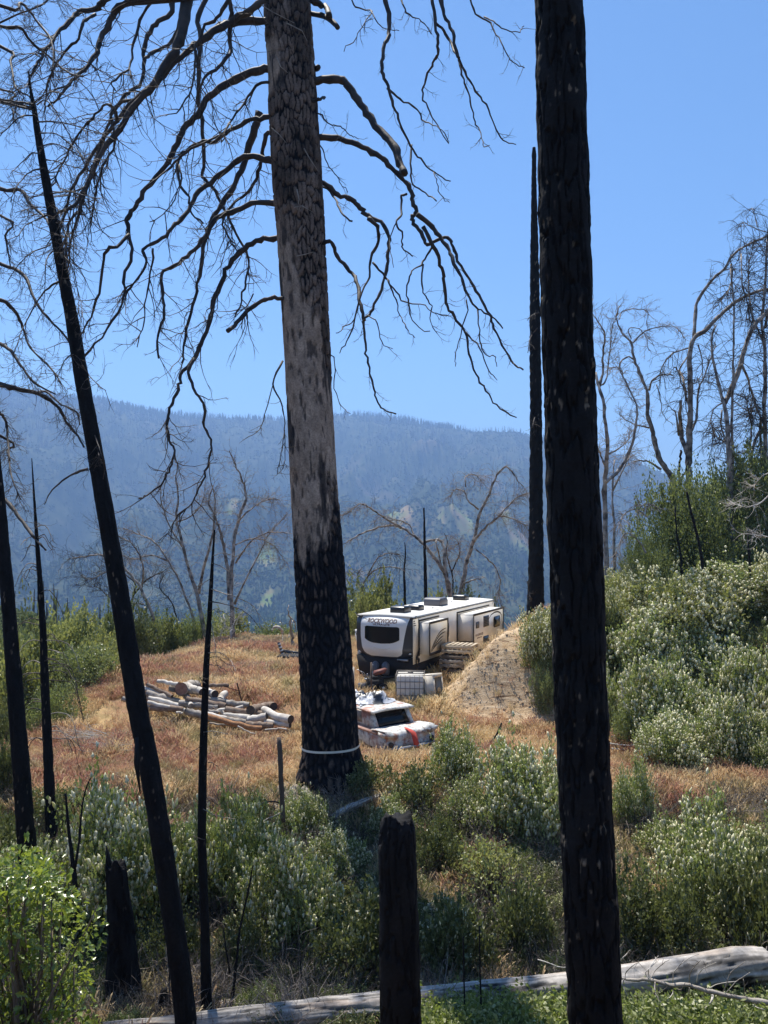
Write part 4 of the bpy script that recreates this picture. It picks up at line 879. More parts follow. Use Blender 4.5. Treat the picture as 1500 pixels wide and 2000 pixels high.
# stumps and short snags
st = charred('charred_stump', [(783, 2085, 92), (783, 2040, 84), (782, 1980, 80), (781, 1900, 78), (779, 1800, 76), (777, 1700, 74), (776, 1650, 73), (776, 1610, 66), (776, 1592, 56)], 9.2, 'tall black stump with a rounded burnt top, foreground centre', 'stump', seed=27, nseg=120, dz=.012, amp=.75, f=1.6, jag=.06, dens=0.0, base=.013)
sl = charred('broken_stump', [(243, 1962, 80), (242, 1940, 68), (239, 1880, 58), (236, 1800, 50), (230, 1740, 42), (226, 1690, 38), (225, 1682, 36)], 12.9, 'tall black stump with one spiked splinter, behind the bright leafy bush', 'stump', seed=28, nseg=90, dz=.02, amp=.9, f=1.4, jag=.12, dens=.2)
G = Geo(); G.tube([P3(214, 1700, 12.9), P3(211, 1675, 12.9), P3(208, 1652, 12.9)], [.07, .035, .012], 6); adopt(sl, G.build('splinter', M['char']))
s3 = charred('small_stump', [(319, 1975, 27), (319, 1955, 22), (320, 1940, 16), (321, 1930, 10)], 12.3, 'knee-high pointed black stump beside the leaning tree', 'stump', seed=29, nseg=30, dz=.02, amp=.5, f=2, jag=.05, dens=.3)
def stick(name, pts, D, w0, w1, mat, label, cat, seed=0, **k):
    """one thin standing or lying stick, a thing of one mesh"""
    o = limb(None, name, pts, D, w0, w1, mat, 0, seed=seed, depth_wave=k.get('dw', .04), wobble=.35, sides=6); return tag(o, label, cat, k.get('group'))
stick('wooden_post', [(553, 1606), (551, 1560), (548, 1500), (545, 1440)], 17.6, 11, 9.5, M['post_wood'], 'weathered upright post left of the pine foot', 'post', 600)
stick('thin_snag', [(448, 1985), (460, 1900), (468, 1820), (485, 1740), (494, 1690)], 12.6, 7, 3, M['char'], 'thin bent black stem right of the thin black tree', 'snag', 601)
stick('thin_snag', [(449, 1900), (441, 1850), (436, 1810)], 12.7, 4, 2, M['char'], 'short black stem crossing the thin bent one', 'snag', 602)
stick('thin_snag', [(331, 1965), (330, 1900), (328, 1850)], 12.4, 4, 3, M['char'], 'thin black rod standing beside the knee-high stump', 'snag', 603)
stick('burnt_stalk', [(908, 1975), (906, 1900), (905, 1830)], 11.3, 4, 3, M['char'], 'shorter of two burnt stalks in front of the fallen log', 'stalk', 604)
stick('burnt_stalk', [(940, 1985), (938, 1900), (936, 1808)], 11.2, 4, 3, M['char'], 'taller of two burnt stalks in front of the fallen log', 'stalk', 605)
stick('burnt_stalk', [(589, 1965), (588, 1900), (587, 1860)], 12.6, 2.5, 2, M['char'], 'thin burnt stalk standing left of the centre stump', 'stalk', 606)
stick('crooked_stick', [(955, 1452), (968, 1438), (975, 1424), (980, 1412)], 24.0, 4, 3, M['char'], 'crooked black stick poking out of the grass right of the old car', 'stick', 607)
stick('charred_sapling', [(1385, 1222), (1381, 1170), (1374, 1120), (1365, 1060), (1350, 1000), (1342, 960)], 28.0, 9, 4, M['char'], 'leaning black sapling in front of the green trees on the hill', 'snag', 608)
stick('charred_sapling', [(1470, 1210), (1468, 1160), (1464, 1100), (1460, 1040)], 28.5, 6, 3, M['char'], 'upright black sapling near the right edge of the hill', 'snag', 609)
stick('charred_sapling', [(1332, 1140), (1330, 1090), (1322, 1040), (1318, 990)], 31, 6, 3, M['char'], 'dark dead stem standing inside the big green tree', 'snag', 610)
# ------------------------------------------------------------------ dead oaks
def to_ground(px, py, D):
    x = (px - 750) / F_PX * D; return 1050 - (g(x, D) - .3) / D * F_PX
def oak(label, D, stems, seed, twn=1.7, tl=(.5, 1.5), style=OAK, tmat=None, bmat=None, name='dead_oak', lvl=2, rt=.011, wob=.7, dirz=0.0):
    y0 = stems[0][0][0][1]; st2 = []
    for (tr, w0, w1, tw) in stems:
        if abs(tr[0][1] - y0) < 12 and tr[0][0] < 1500:
            gy = to_ground(tr[0][0], tr[0][1], D)
            if gy > tr[0][1] + 3 and name != 'dead_branch': tr = [(tr[0][0] + (tr[0][0] - tr[1][0]) * .3, gy)] + ([(tr[0][0] + (tr[0][0] - tr[1][0]) * .1, (gy + tr[0][1]) / 2)] if gy > tr[0][1] + 30 else []) + list(tr); w0 = w0 * 1.1
        st2.append((tr, w0, w1, tw))
    stems = st2
    b = stems[0][0][0]; root = root_empty(name, P3(b[0], b[1], D), label, 'tree')
    for k, (tr, w0, w1, tw) in enumerate(stems):
        limb(root, 'trunk' if k == 0 else 'limb', tr, (D if k == 0 else D, D + (0 if k == 0 else random.Random(seed + k).uniform(-1.2, 1.2))), w0, w1, bmat or M['oakbark'], tw * twn, seed=seed + k, tl=tl, style=style, level=lvl, tmat=tmat or M['oaktwig'], rtwig=rt, tw_from=.3, depth_wave=.4, wobble=wob, dirz=dirz)
    return root
def z5(L): return [(a / 2.5, 700 + b / 2.5) for a, b in L]
def z6(L): return [(640 + a / 3.26, 780 + b / 3.26) for a, b in L]
def z7(L): return [(1140 + a / 3.447, 380 + b / 3.447) for a, b in L]
oak('pale dead oak with twin upright stems, nearest the pine on its left', 41, [
  (z5([(1135, 1270), (1130, 1100), (1140, 950), (1160, 800), (1200, 690), (1185, 600), (1150, 520), (1120, 450)]), 11, 2, 44),
  (z5([(1120, 1180), (1108, 1000), (1085, 880), (1060, 800), (1020, 700), (1040, 620)]), 8, 2, 34),
  (z5([(1145, 1200), (1200, 1080), (1260, 960), (1320, 850), (1400, 760)]), 5, 1.5, 26),
  (z5([(1150, 1000), (1220, 900), (1310, 850), (1420, 855)]), 4, 1.5, 24), (z5([(1160, 800), (1220, 740), (1300, 690), (1370, 690)]), 4, 1.2, 26),
  (z5([(1150, 910), (1240, 880), (1330, 910), (1400, 1000)]), 3, 1, 18)], 700, tmat=M['oaktwig'])
oak('many-stemmed pale dead oak in the left middle distance behind the meadow', 42, [
  (z5([(995, 1310), (960, 1150), (920, 1020), (890, 900), (860, 780), (870, 690), (860, 600), (870, 500)]), 10, 2, 44),
  (z5([(970, 1150), (1000, 1000), (1040, 850), (1050, 700), (1030, 600)]), 7, 1.6, 30), (z5([(945, 1290), (890, 1120), (830, 1000), (760, 900), (680, 860), (600, 830)]), 6.5, 1.6, 40),
  (z5([(890, 920), (820, 800), (790, 700), (780, 620)]), 4, 1.2, 26), (z5([(820, 990), (740, 960), (660, 980), (590, 960)]), 4, 1.2, 26), (z5([(860, 800), (930, 770), (990, 700), (1000, 640)]), 3.4, 1.2, 20)], 720)
oak('low spreading grey dead oak just right of the leaning black tree', 40, [
  (z5([(755, 1290), (690, 1130), (640, 1060), (570, 990), (500, 960), (420, 965), (330, 980)]), 8, 1.6, 40),
  (z5([(690, 1130), (700, 1040), (680, 960), (640, 900), (580, 870), (470, 830)]), 4.5, 1.4, 34), (z5([(640, 1060), (590, 1020), (520, 1040), (440, 1080), (400, 1060)]), 4, 1.2, 30), (z5([(700, 1200), (620, 1190), (540, 1170), (470, 1110)]), 4, 1.2, 24)], 740, tmat=M['oaktwigdark'])
oak('dark dead brush tree with curved twigs behind the leaning tree', 44, [(z5([(640, 1240), (650, 1160), (660, 1100), (600, 1050)]), 6, 2, 20), (z5([(655, 1150), (720, 1080), (800, 1040)]), 4, 1.4, 20), (z5([(860, 1260), (830, 1180), (780, 1120), (800, 1050)]), 4, 1.4, 26)], 755, tmat=M['oaktwigdark'], bmat=M['char'])
oak('white dead scrub with tangled twigs at the crest left of the pine', 39.5, [(z5([(690, 1350), (680, 1290), (690, 1240), (660, 1200)]), 3, 1, 14), (z5([(1130, 1330), (1150, 1280), (1190, 1240)]), 3, 1, 14), (z5([(1080, 1340), (1100, 1290), (1090, 1250)]), 2.4, 1, 10)], 765, tmat=M['white_wood'], bmat=M['white_wood'], name='dead_scrub')
oak('dead oak arching left over the trailer roof', 46, [
  (z6([(785, 1270), (740, 1100), (680, 1010), (610, 920), (550, 870), (450, 810), (350, 812), (250, 840), (150, 890), (100, 920)]), 10, 1.6, 30),
  (z6([(470, 820), (380, 765), (330, 735), (250, 680), (200, 670), (120, 730), (80, 740)]), 5, 1.3, 30), (z6([(610, 910), (700, 895), (740, 940), (745, 1080), (775, 1240)]), 5, 7, 12), (z6([(550, 865), (520, 800), (450, 770), (350, 740)]), 3.4, 1.2, 22),
  (z6([(720, 1050), (700, 960), (690, 900)]), 4, 2, 10)], 780, style=WEEP, twn=1.9)
oak('dead oak with a weeping crown right of the arching one, behind the trailer', 47, [
  (z6([(840, 1260), (870, 1120), (890, 1010), (930, 900), (950, 800), (980, 700), (1030, 600), (1080, 480), (1140, 430), (1200, 500), (1250, 560)]), 11, 1.6, 60),
  (z6([(930, 900), (1000, 820), (1080, 750), (1130, 700), (1200, 630), (1270, 600)]), 6.5, 1.5, 50), (z6([(960, 700), (900, 650), (870, 590), (820, 570), (780, 620)]), 3.6, 1.2, 26), (z6([(1080, 740), (1180, 760), (1250, 800), (1290, 850)]), 3.5, 1.2, 30),
  (z6([(940, 955), (1000, 1000), (1060, 1060), (1100, 1150), (1090, 1250), (1110, 1330)]), 3.4, 1.2, 20), (z6([(870, 1170), (930, 1150), (1000, 1130)]), 3.4, 1.8, 6), (z6([(880, 560), (878, 490), (940, 480), (980, 520)]), 3, 1, 20)], 800, style=WEEP, twn=1.9)
oak('small dark dead tree between the pine and the arching oak', 44, [
  (z6([(222, 1290), (230, 1170), (280, 1100), (350, 1070), (440, 1070), (500, 1100)]), 6, 1.4, 20), (z6([(255, 1120), (310, 1020), (380, 980), (460, 990)]), 3.6, 1.2, 16), (z6([(215, 1240), (190, 1150), (200, 1080)]), 3, 1, 16)], 820, tmat=M['oaktwigdark'], style=WEEP)
oak('reddish twiggy dead tree seen between the two oaks behind the trailer', 49, [(z6([(800, 1250), (790, 1100), (760, 1000), (760, 900), (740, 850)]), 4, 1.2, 40), (z6([(790, 1100), (840, 980), (830, 900)]), 3, 1, 26)], 830, style=WEEP, tmat=M['bark_brown'], bmat=M['char'])
for k, (lab, tr, D, w0, w1) in enumerate([('straight black pole snag behind the trailer roof', z6([(628, 1230), (622, 1100), (617, 950), (616, 800), (612, 690)]), 45, 8, 3), ('short thin dark snag left of the pole snag behind the trailer', z6([(496, 1230), (490, 1160), (482, 1080), (500, 1000), (490, 910)]), 44, 6, 1.6)]):
    tr[0] = (tr[0][0], to_ground(tr[0][0], tr[0][1], D)); charred('charred_snag', [(a, b, w0 + (w1 - w0) * i / 4) for i, (a, b) in enumerate(tr)], D, lab, 'snag', seed=40 + k, nseg=16, dz=.12, amp=1.2)
# right-hand oaks on the hill
oak('pale dead oak close behind the thick black trunk, forked near its foot', 31, [
  ([(1186, 1250), (1184, 1180), (1183, 1060)] + z7([(140, 2000), (150, 1850), (160, 1700), (140, 1500), (130, 1380), (100, 1290), (75, 1200)]), 13, 5, 10),
  (z7([(105, 1290), (130, 1180), (130, 1050), (140, 950), (110, 870), (60, 800), (60, 700)]), 6, 1.6, 16), (z7([(150, 1935), (240, 1850), (310, 1720), (350, 1560), (355, 1420), (300, 1300), (240, 1170), (160, 1170)]), 8, 1.4, 26),
  (z7([(105, 1290), (150, 1250), (170, 1100), (190, 900), (230, 800)]), 4, 1.2, 22), (z7([(165, 1750), (250, 1700), (310, 1640)]), 4, 1.6, 10), (z7([(140, 1820), (110, 1740), (90, 1700)]), 4, 3, 6)], 850, tl=(.4, 1.2))
oak('second pale stem beside the forked oak, twisting with weeping twigs', 33, [([(1202, 1230), (1199, 1150), (1200, 1050), (1196, 960), (1200, 900)], 8, 3, 14), ([(1196, 960), (1225, 900), (1232, 880)], 4, 1.2, 24)], 862, style=WEEP, tl=(.4, 1.1))
oak('leaning dead oak with a knobbly S-shaped trunk against the sky', 37, [
  (z7([(600, 1960), (590, 1900), (520, 1800), (480, 1680), (460, 1580), (430, 1480), (430, 1350), (390, 1230), (340, 1110), (320, 1000), (260, 930), (220, 830), (240, 750)]), 14, 1.8, 30),
  (z7([(440, 1320), (460, 1260), (520, 1215), (600, 1215)]), 4.5, 3, 5), (z7([(520, 1850), (440, 1800), (370, 1790), (330, 1800)]), 5, 1.6, 6), (z7([(330, 1000), (400, 930), (470, 900), (560, 885), (630, 900), (690, 980)]), 3, 1.2, 20),
  (z7([(340, 1110), (290, 1090), (240, 1160), (280, 1260), (350, 1400)]), 3.6, 2, 18), (z7([(240, 840), (260, 790), (350, 770), (430, 790), (420, 880)]), 2.6, 1, 14), (z7([(320, 970), (300, 910), (370, 900), (420, 960), (440, 1050)]), 2.4, 1, 16), (z7([(440, 1570), (370, 1555), (290, 1520), (240, 1480)]), 4, 1.2, 12), (z7([(490, 1280), (520, 1380), (530, 1480), (600, 1550)]), 2.6, 1, 4)], 870, tl=(.4, 1.1))
oak('tall pale dead oak in the middle of the hilltop, long limb reaching right', 36, [
  (z7([(705, 1960), (705, 1800), (712, 1650), (715, 1500), (720, 1400), (715, 1200), (712, 1080), (740, 970), (820, 910), (900, 830), (1000, 740), (1100, 680), (1240, 630), (1300, 620)]), 15, 5, 34),
  (z7([(700, 1760), (660, 1640), (650, 1500), (655, 1380)]), 10, 6, 5), (z7([(722, 1600), (760, 1500), (770, 1330), (810, 1230), (850, 1120), (890, 1020)]), 6, 1.6, 16), (z7([(712, 1030), (600, 1070), (530, 1150), (510, 1250)]), 4, 1.4, 14),
  (z7([(740, 970), (750, 850), (760, 750), (800, 660), (870, 570), (950, 500), (1000, 410), (1100, 340), (1240, 280), (1300, 260)]), 7, 4, 50), (z7([(640, 1620), (620, 1480), (590, 1440)]), 5, 2, 2), (z7([(690, 1350), (660, 1220), (640, 1190), (610, 1160)]), 5, 3, 6), (z7([(700, 1090), (640, 1200), (680, 1330), (700, 1420)]), 3.6, 2, 12),
  (z7([(770, 1010), (800, 1120), (790, 1220), (720, 1290)]), 3, 1.2, 10), (z7([(990, 470), (1000, 560), (970, 650), (900, 750)]), 3.4, 1.4, 20), (z7([(1170, 220), (1150, 130), (1130, 90)]), 2.2, 1, 6), (z7([(1240, 255), (1160, 230), (1090, 190), (1040, 215)]), 2.4, 1, 8)], 885, tl=(.5, 1.6), style=WEEP, twn=1.6, tmat=M['oaktwigdark'], rt=.015)
oak('short burnt hollow stem standing beside the tall hilltop oak', 35.5, [(z7([(655, 1980), (640, 1880), (650, 1780), (658, 1720)]), 8, 4, 2), (z7([(660, 1900), (690, 1860), (700, 1800)]), 4, 3, 1)], 905, bmat=M['char'], name='hollow_snag')
oak('dead oak of black and white stems left of the right edge', 33, [
  (z7([(985, 1990), (980, 1850), (975, 1700), (960, 1500), (940, 1400), (920, 1320), (870, 1100), (860, 960), (890, 880)]), 14, 3, 26), (z7([(1005, 2000), (1000, 1850), (1000, 1700), (1000, 1500), (1005, 1200), (1010, 1000), (1010, 750), (990, 500)]), 8, 2.5, 30),
  (z7([(950, 1400), (1000, 1300), (1060, 1130), (1100, 980), (1150, 880), (1240, 780), (1300, 720)]), 10, 7, 24), (z7([(940, 1400), (870, 1450), (860, 1550), (880, 1620)]), 3, 1.2, 20), (z7([(930, 1450), (925, 1560), (950, 1650), (900, 1680)]), 4, 1.5, 16), (z7([(1060, 1140), (1110, 1250), (1150, 1400), (1190, 1500)]), 6, 3, 24), (z7([(1010, 1390), (1080, 1440), (1140, 1500)]), 3, 1.2, 16)], 915, tl=(.5, 1.6), style=WEEP, twn=1.7, tmat=M['oaktwigdark'], rt=.015)
oak('dead oak at the right edge with dense drooping branches', 34, [
  (z7([(1235, 1990), (1225, 1750), (1215, 1500), (1220, 1300), (1220, 1050), (1200, 850), (1220, 650), (1230, 400), (1235, 300)]), 12, 3, 70), (z7([(1130, 1980), (1130, 1750), (1170, 1620), (1230, 1540)]), 6, 5, 26), (z7([(1215, 1000), (1150, 850), (1120, 700), (1110, 500), (1140, 350)]), 4, 1.4, 40), (z7([(1120, 1700), (1130, 1550), (1100, 1400), (1110, 1350)]), 4, 1.5, 20), (z7([(1195, 1500), (1190, 1640), (1200, 1800)]), 5, 4, 12),
  (z7([(1220, 900), (1260, 700), (1300, 500)]), 6, 3, 30), (z7([(1060, 400), (1070, 600), (1120, 780), (1190, 960)]), 3, 1.5, 30)], 930, tl=(.6, 1.7), style=WEEP, twn=1.5, tmat=M['oaktwigdark'], rt=.016)
oak('grey weeping branches reaching left from the green hilltop tree', 30, [(([(1262, 1080), (1250, 1060), (1225, 1040), (1210, 1060), (1200, 1100)]), 3.4, 1.2, 16), ([(1265, 1010), (1240, 995), (1215, 1010), (1205, 1040)], 3, 1.2, 16), ([(1290, 1000), (1270, 985), (1240, 990)], 3, 1.4, 12)], 945, style=WEEP, tl=(.4, 1.0), name='dead_branch')
oak('bare white twigs hanging before the green trees near the right edge', 27, [([(1510, 960), (1480, 985), (1450, 990), (1420, 975)], 3, 1, 14), ([(1510, 920), (1490, 930), (1470, 950)], 2.4, 1, 8), ([(1505, 1050), (1480, 1045), (1440, 1040)], 2.4, 1, 10)], 950, tmat=M['white_wood'], bmat=M['white_wood'], tl=(.3, .9), name='dead_branch', lvl=1)
# left of the pine at the crest: burnt root snag
oak('pale burnt snag with black drooping roots beside the trailer tongue', 37.5, [([(571, 1245), (567, 1225), (566, 1205), (562, 1192), (564, 1182)], 7, 1.6, 2), ([(562, 1202), (574, 1212), (579, 1240)], 2.4, 1.6, 2), ([(572, 1210), (567, 1228), (563, 1245)], 2, 1.4, 0), ([(552, 1243), (551, 1225), (549, 1210)], 1.6, 1, 1)], 960, name='burnt_snag', bmat=M['grey_wood'], tmat=M['char'], lvl=0, tl=(.2, .5))
tag(limb(None, 'curved_root', [(552, 1237), (549, 1229), (542, 1224), (535, 1225), (532, 1231)], 37.3, 6, 4, M['white_wood'], 0, seed=970, wobble=.2), 'bleached curved root at the meadow crest left of the pine', 'root')

# ------------------------------------------------------------------ shrubs
def lobes(r, n, flat=0.8):
    L = []
    for _ in range(n):
        a = r.uniform(0, 2 * math.pi); q = r.uniform(0, .74) ** .8; R = r.uniform(.20, .44); z = r.uniform(.12, 1.0 - R * 1.0) * (1 - 0.55 * q)
        L.append((q * math.cos(a), q * math.sin(a), max(z, R * .5), R))
    return L
def leaf_cloud(r, L, n, size, up=0.12, inner=.72, size_z=1.0):
    w = np.array([l[3] ** 2 for l in L]); k = r.choice(len(L), n, p=w / w.sum()); c = np.array([l[:3] for l in L])[k]; R = np.array([l[3] for l in L])[k]
    d = r.normal(0, 1, (n, 3)); d[:, 2] = d[:, 2] * .9 + .25; d /= np.linalg.norm(d, axis=1, keepdims=True)
    ns = 170; ms = int(n * .34); sk = r.choice(len(L), ns, p=w / w.sum()); sd = r.normal(0, 1, (ns, 3)); sd[:, 2] = np.abs(sd[:, 2]) * .8; sd /= np.linalg.norm(sd, axis=1, keepdims=True); wh = r.integers(0, ns, ms)
    k[:ms] = sk[wh]; d[:ms] = sd[wh] + r.normal(0, .07, (ms, 3)); c[:ms] = np.array([l[:3] for l in L])[k[:ms]]; R[:ms] = np.array([l[3] for l in L])[k[:ms]]
    rr = R * (inner + (1.08 - inner) * r.uniform(0, 1, n) ** .7) * (1 + .16 * fbm(d[:, 0] * 3 + k, d[:, 1] * 3, d[:, 2] * 3, oct=2, seed=3) * 2)
    ext = np.array(r.uniform(.1, .55, ns))[wh] * r.uniform(0, 1, ms); rr[:ms] = R[:ms] * (.8 + ext + .25)
    P = c + d * rr[:, None] * [1, 1, size_z]; P[:ms, 2] += ext * R[:ms] * .5; P[:, 2] = np.abs(P[:, 2])
    P = P / np.array([np.percentile(np.hypot(P[:, 0], P[:, 1]), 97), np.percentile(np.hypot(P[:, 0], P[:, 1]), 97), np.percentile(P[:, 2], 98.5)])
    ax = d * .7 + r.normal(0, .6, (n, 3)) + [0, 0, up]; ax /= np.linalg.norm(ax, axis=1, keepdims=True)
    b = np.cross(ax, r.normal(0, 1, (n, 3))); b /= np.linalg.norm(b, axis=1, keepdims=True) + 1e-9
    s = size * r.uniform(.6, 1.3, n)[:, None]
    V = np.stack([P - ax * s * .5, P + b * s * .30, P + ax * s * .55, P - b * s * .30], 1).reshape(-1, 3)
    Q = np.arange(n * 4).reshape(-1, 4); return V, Q, P, d
def spikes(r, P, d, n, h, rad, lean=(.05, 0, 0)):
    idx = np.where((d[:, 2] > -.15) & (P[:, 2] > .2) & (fbm(P[:, 0] * 3.5, P[:, 1] * 3.5, P[:, 2] * 3.5, oct=2, seed=5) > -.08))[0]; idx = r.choice(idx, min(n, len(idx)), replace=False); G = Geo(); B = len(idx)
    p = P[idx]; ax = d[idx] * .7 + r.normal(0, .38, (B, 3)) + [0.12, 0, .5]; ax /= np.linalg.norm(ax, axis=1, keepdims=True); hh = h * r.uniform(.5, 1.3, B)
    Vs = []; Fs = []
    u = np.cross(ax, [1, 0, .1]); u /= np.linalg.norm(u, axis=1, keepdims=True); v = np.cross(ax, u)
    rings = [(0.0, .25), (.3, 1.0), (.65, .75)]; V = []
    for (t, w) in rings:
        for a in range(4):
            an = a * math.pi / 2 + t * 2; V.append(p + ax * (hh * t)[:, None] + (u * math.cos(an) + v * math.sin(an)) * (rad * w * r.uniform(.6, 1.4, B))[:, None])
    V.append(p + ax * hh[:, None]); V = np.stack(V, 1); m = 13
    q = [[i * 4 + a, i * 4 + (a + 1) % 4, (i + 1) * 4 + (a + 1) % 4, (i + 1) * 4 + a] for i in range(2) for a in range(4)]; t = [[8 + a, 8 + (a + 1) % 4, 12] for a in range(4)]
    off = (np.arange(B) * m)[:, None, None]
    return V.reshape(-1, 3), (np.array(q)[None] + off).reshape(-1, 4), (np.array(t)[None] + off).reshape(-1, 3)
def shrub_proto(seed, n=12, leaves=9000, size=.05, leaf='leaf_green', flowers=0, fh=.09, fr=.017, stems=16, sz=1.0):
    r = np.random.default_rng(seed); L = lobes(r, n); V, Q, P, d = leaf_cloud(r, L, leaves, size, size_z=sz)
    out = {'foliage': make_mesh('foliage', V, Q, M[leaf])}
    G = Geo(); R = random.Random(seed)
    for l in L:
        for _ in range(max(1, stems // len(L))):
            tip = np.array(l[:3]) + r.normal(0, l[3] * .4, 3); b = np.array([r.uniform(-.12, .12), r.uniform(-.12, .12), -.08]); mid = (b + tip) / 2 + r.normal(0, .06, 3) + [0, 0, -.05]
            G.tube([b, mid, tip], [.016, .011, .004], 4)
    out['stems'] = G.mesh('stems', M['stem'])
    if flowers:
        V, Q, T = spikes(r, P, d, flowers, fh, fr); out['flowers'] = make_mesh('flowers', V, [Q, T], M['flower'])
    return out
PROTO = {
 'F0': shrub_proto(1, 19, 15000, .050, 'leaf_green', 1500, .07, .024), 'F1': shrub_proto(2, 22, 15000, .050, 'leaf_green', 1700, .07, .026), 'F2': shrub_proto(3, 18, 13000, .055, 'leaf_olive', 1800, .07, .026), 'F3': shrub_proto(4, 20, 14000, .05, 'leaf_green', 900, .07, .024),
 'G0': shrub_proto(5, 14, 14000, .055, 'leaf_shade_toned'), 'G1': shrub_proto(6, 12, 13000, .06, 'leaf_olive'), 'G2': shrub_proto(7, 16, 15000, .045, 'leaf_dark'), 'G3': shrub_proto(8, 10, 9000, .06, 'leaf_shade_toned'),
 'L0': shrub_proto(9, 9, 5200, .075, 'leaf_shade_toned', 60, .07, .014), 'L1': shrub_proto(10, 9, 5600, .07, 'leaf_shade_toned', 160, .07, .013), 'B0': shrub_proto(14, 13, 2600, .07, 'leaf_olive', 0, stems=420),
 'T0': shrub_proto(11, 26, 24000, .034, 'leaf_dark', stems=30), 'T1': shrub_proto(12, 24, 24000, .036, 'leaf_dark', stems=30),
}
def shrub(kind, px, base, top, width, label, D=None, name='shrub', cat='shrub', seed=0, deep=None, sink=.1):
    if D is None:
        h = hit(px, base); D = h[1] if h else 30
    x = (px - 750) / F_PX * D; z = g(x, D); W = width * D / F_PX / 2 * 1.06; ztop = P3(px, top, D)[2]; H = max(.35, ztop - z) * (.9 if base < 1300 and kind[0] == 'G' else .95)
    root = empty(name, (x, D, z - sink), rnd.uniform(0, 6.28), label, cat)
    root.scale = (W, deep or W * .9, H + sink)
    for k, me in PROTO[kind].items():
        o = link(k, me, root)
        if k == 'flowers': o['kind'] = 'stuff'
    return root
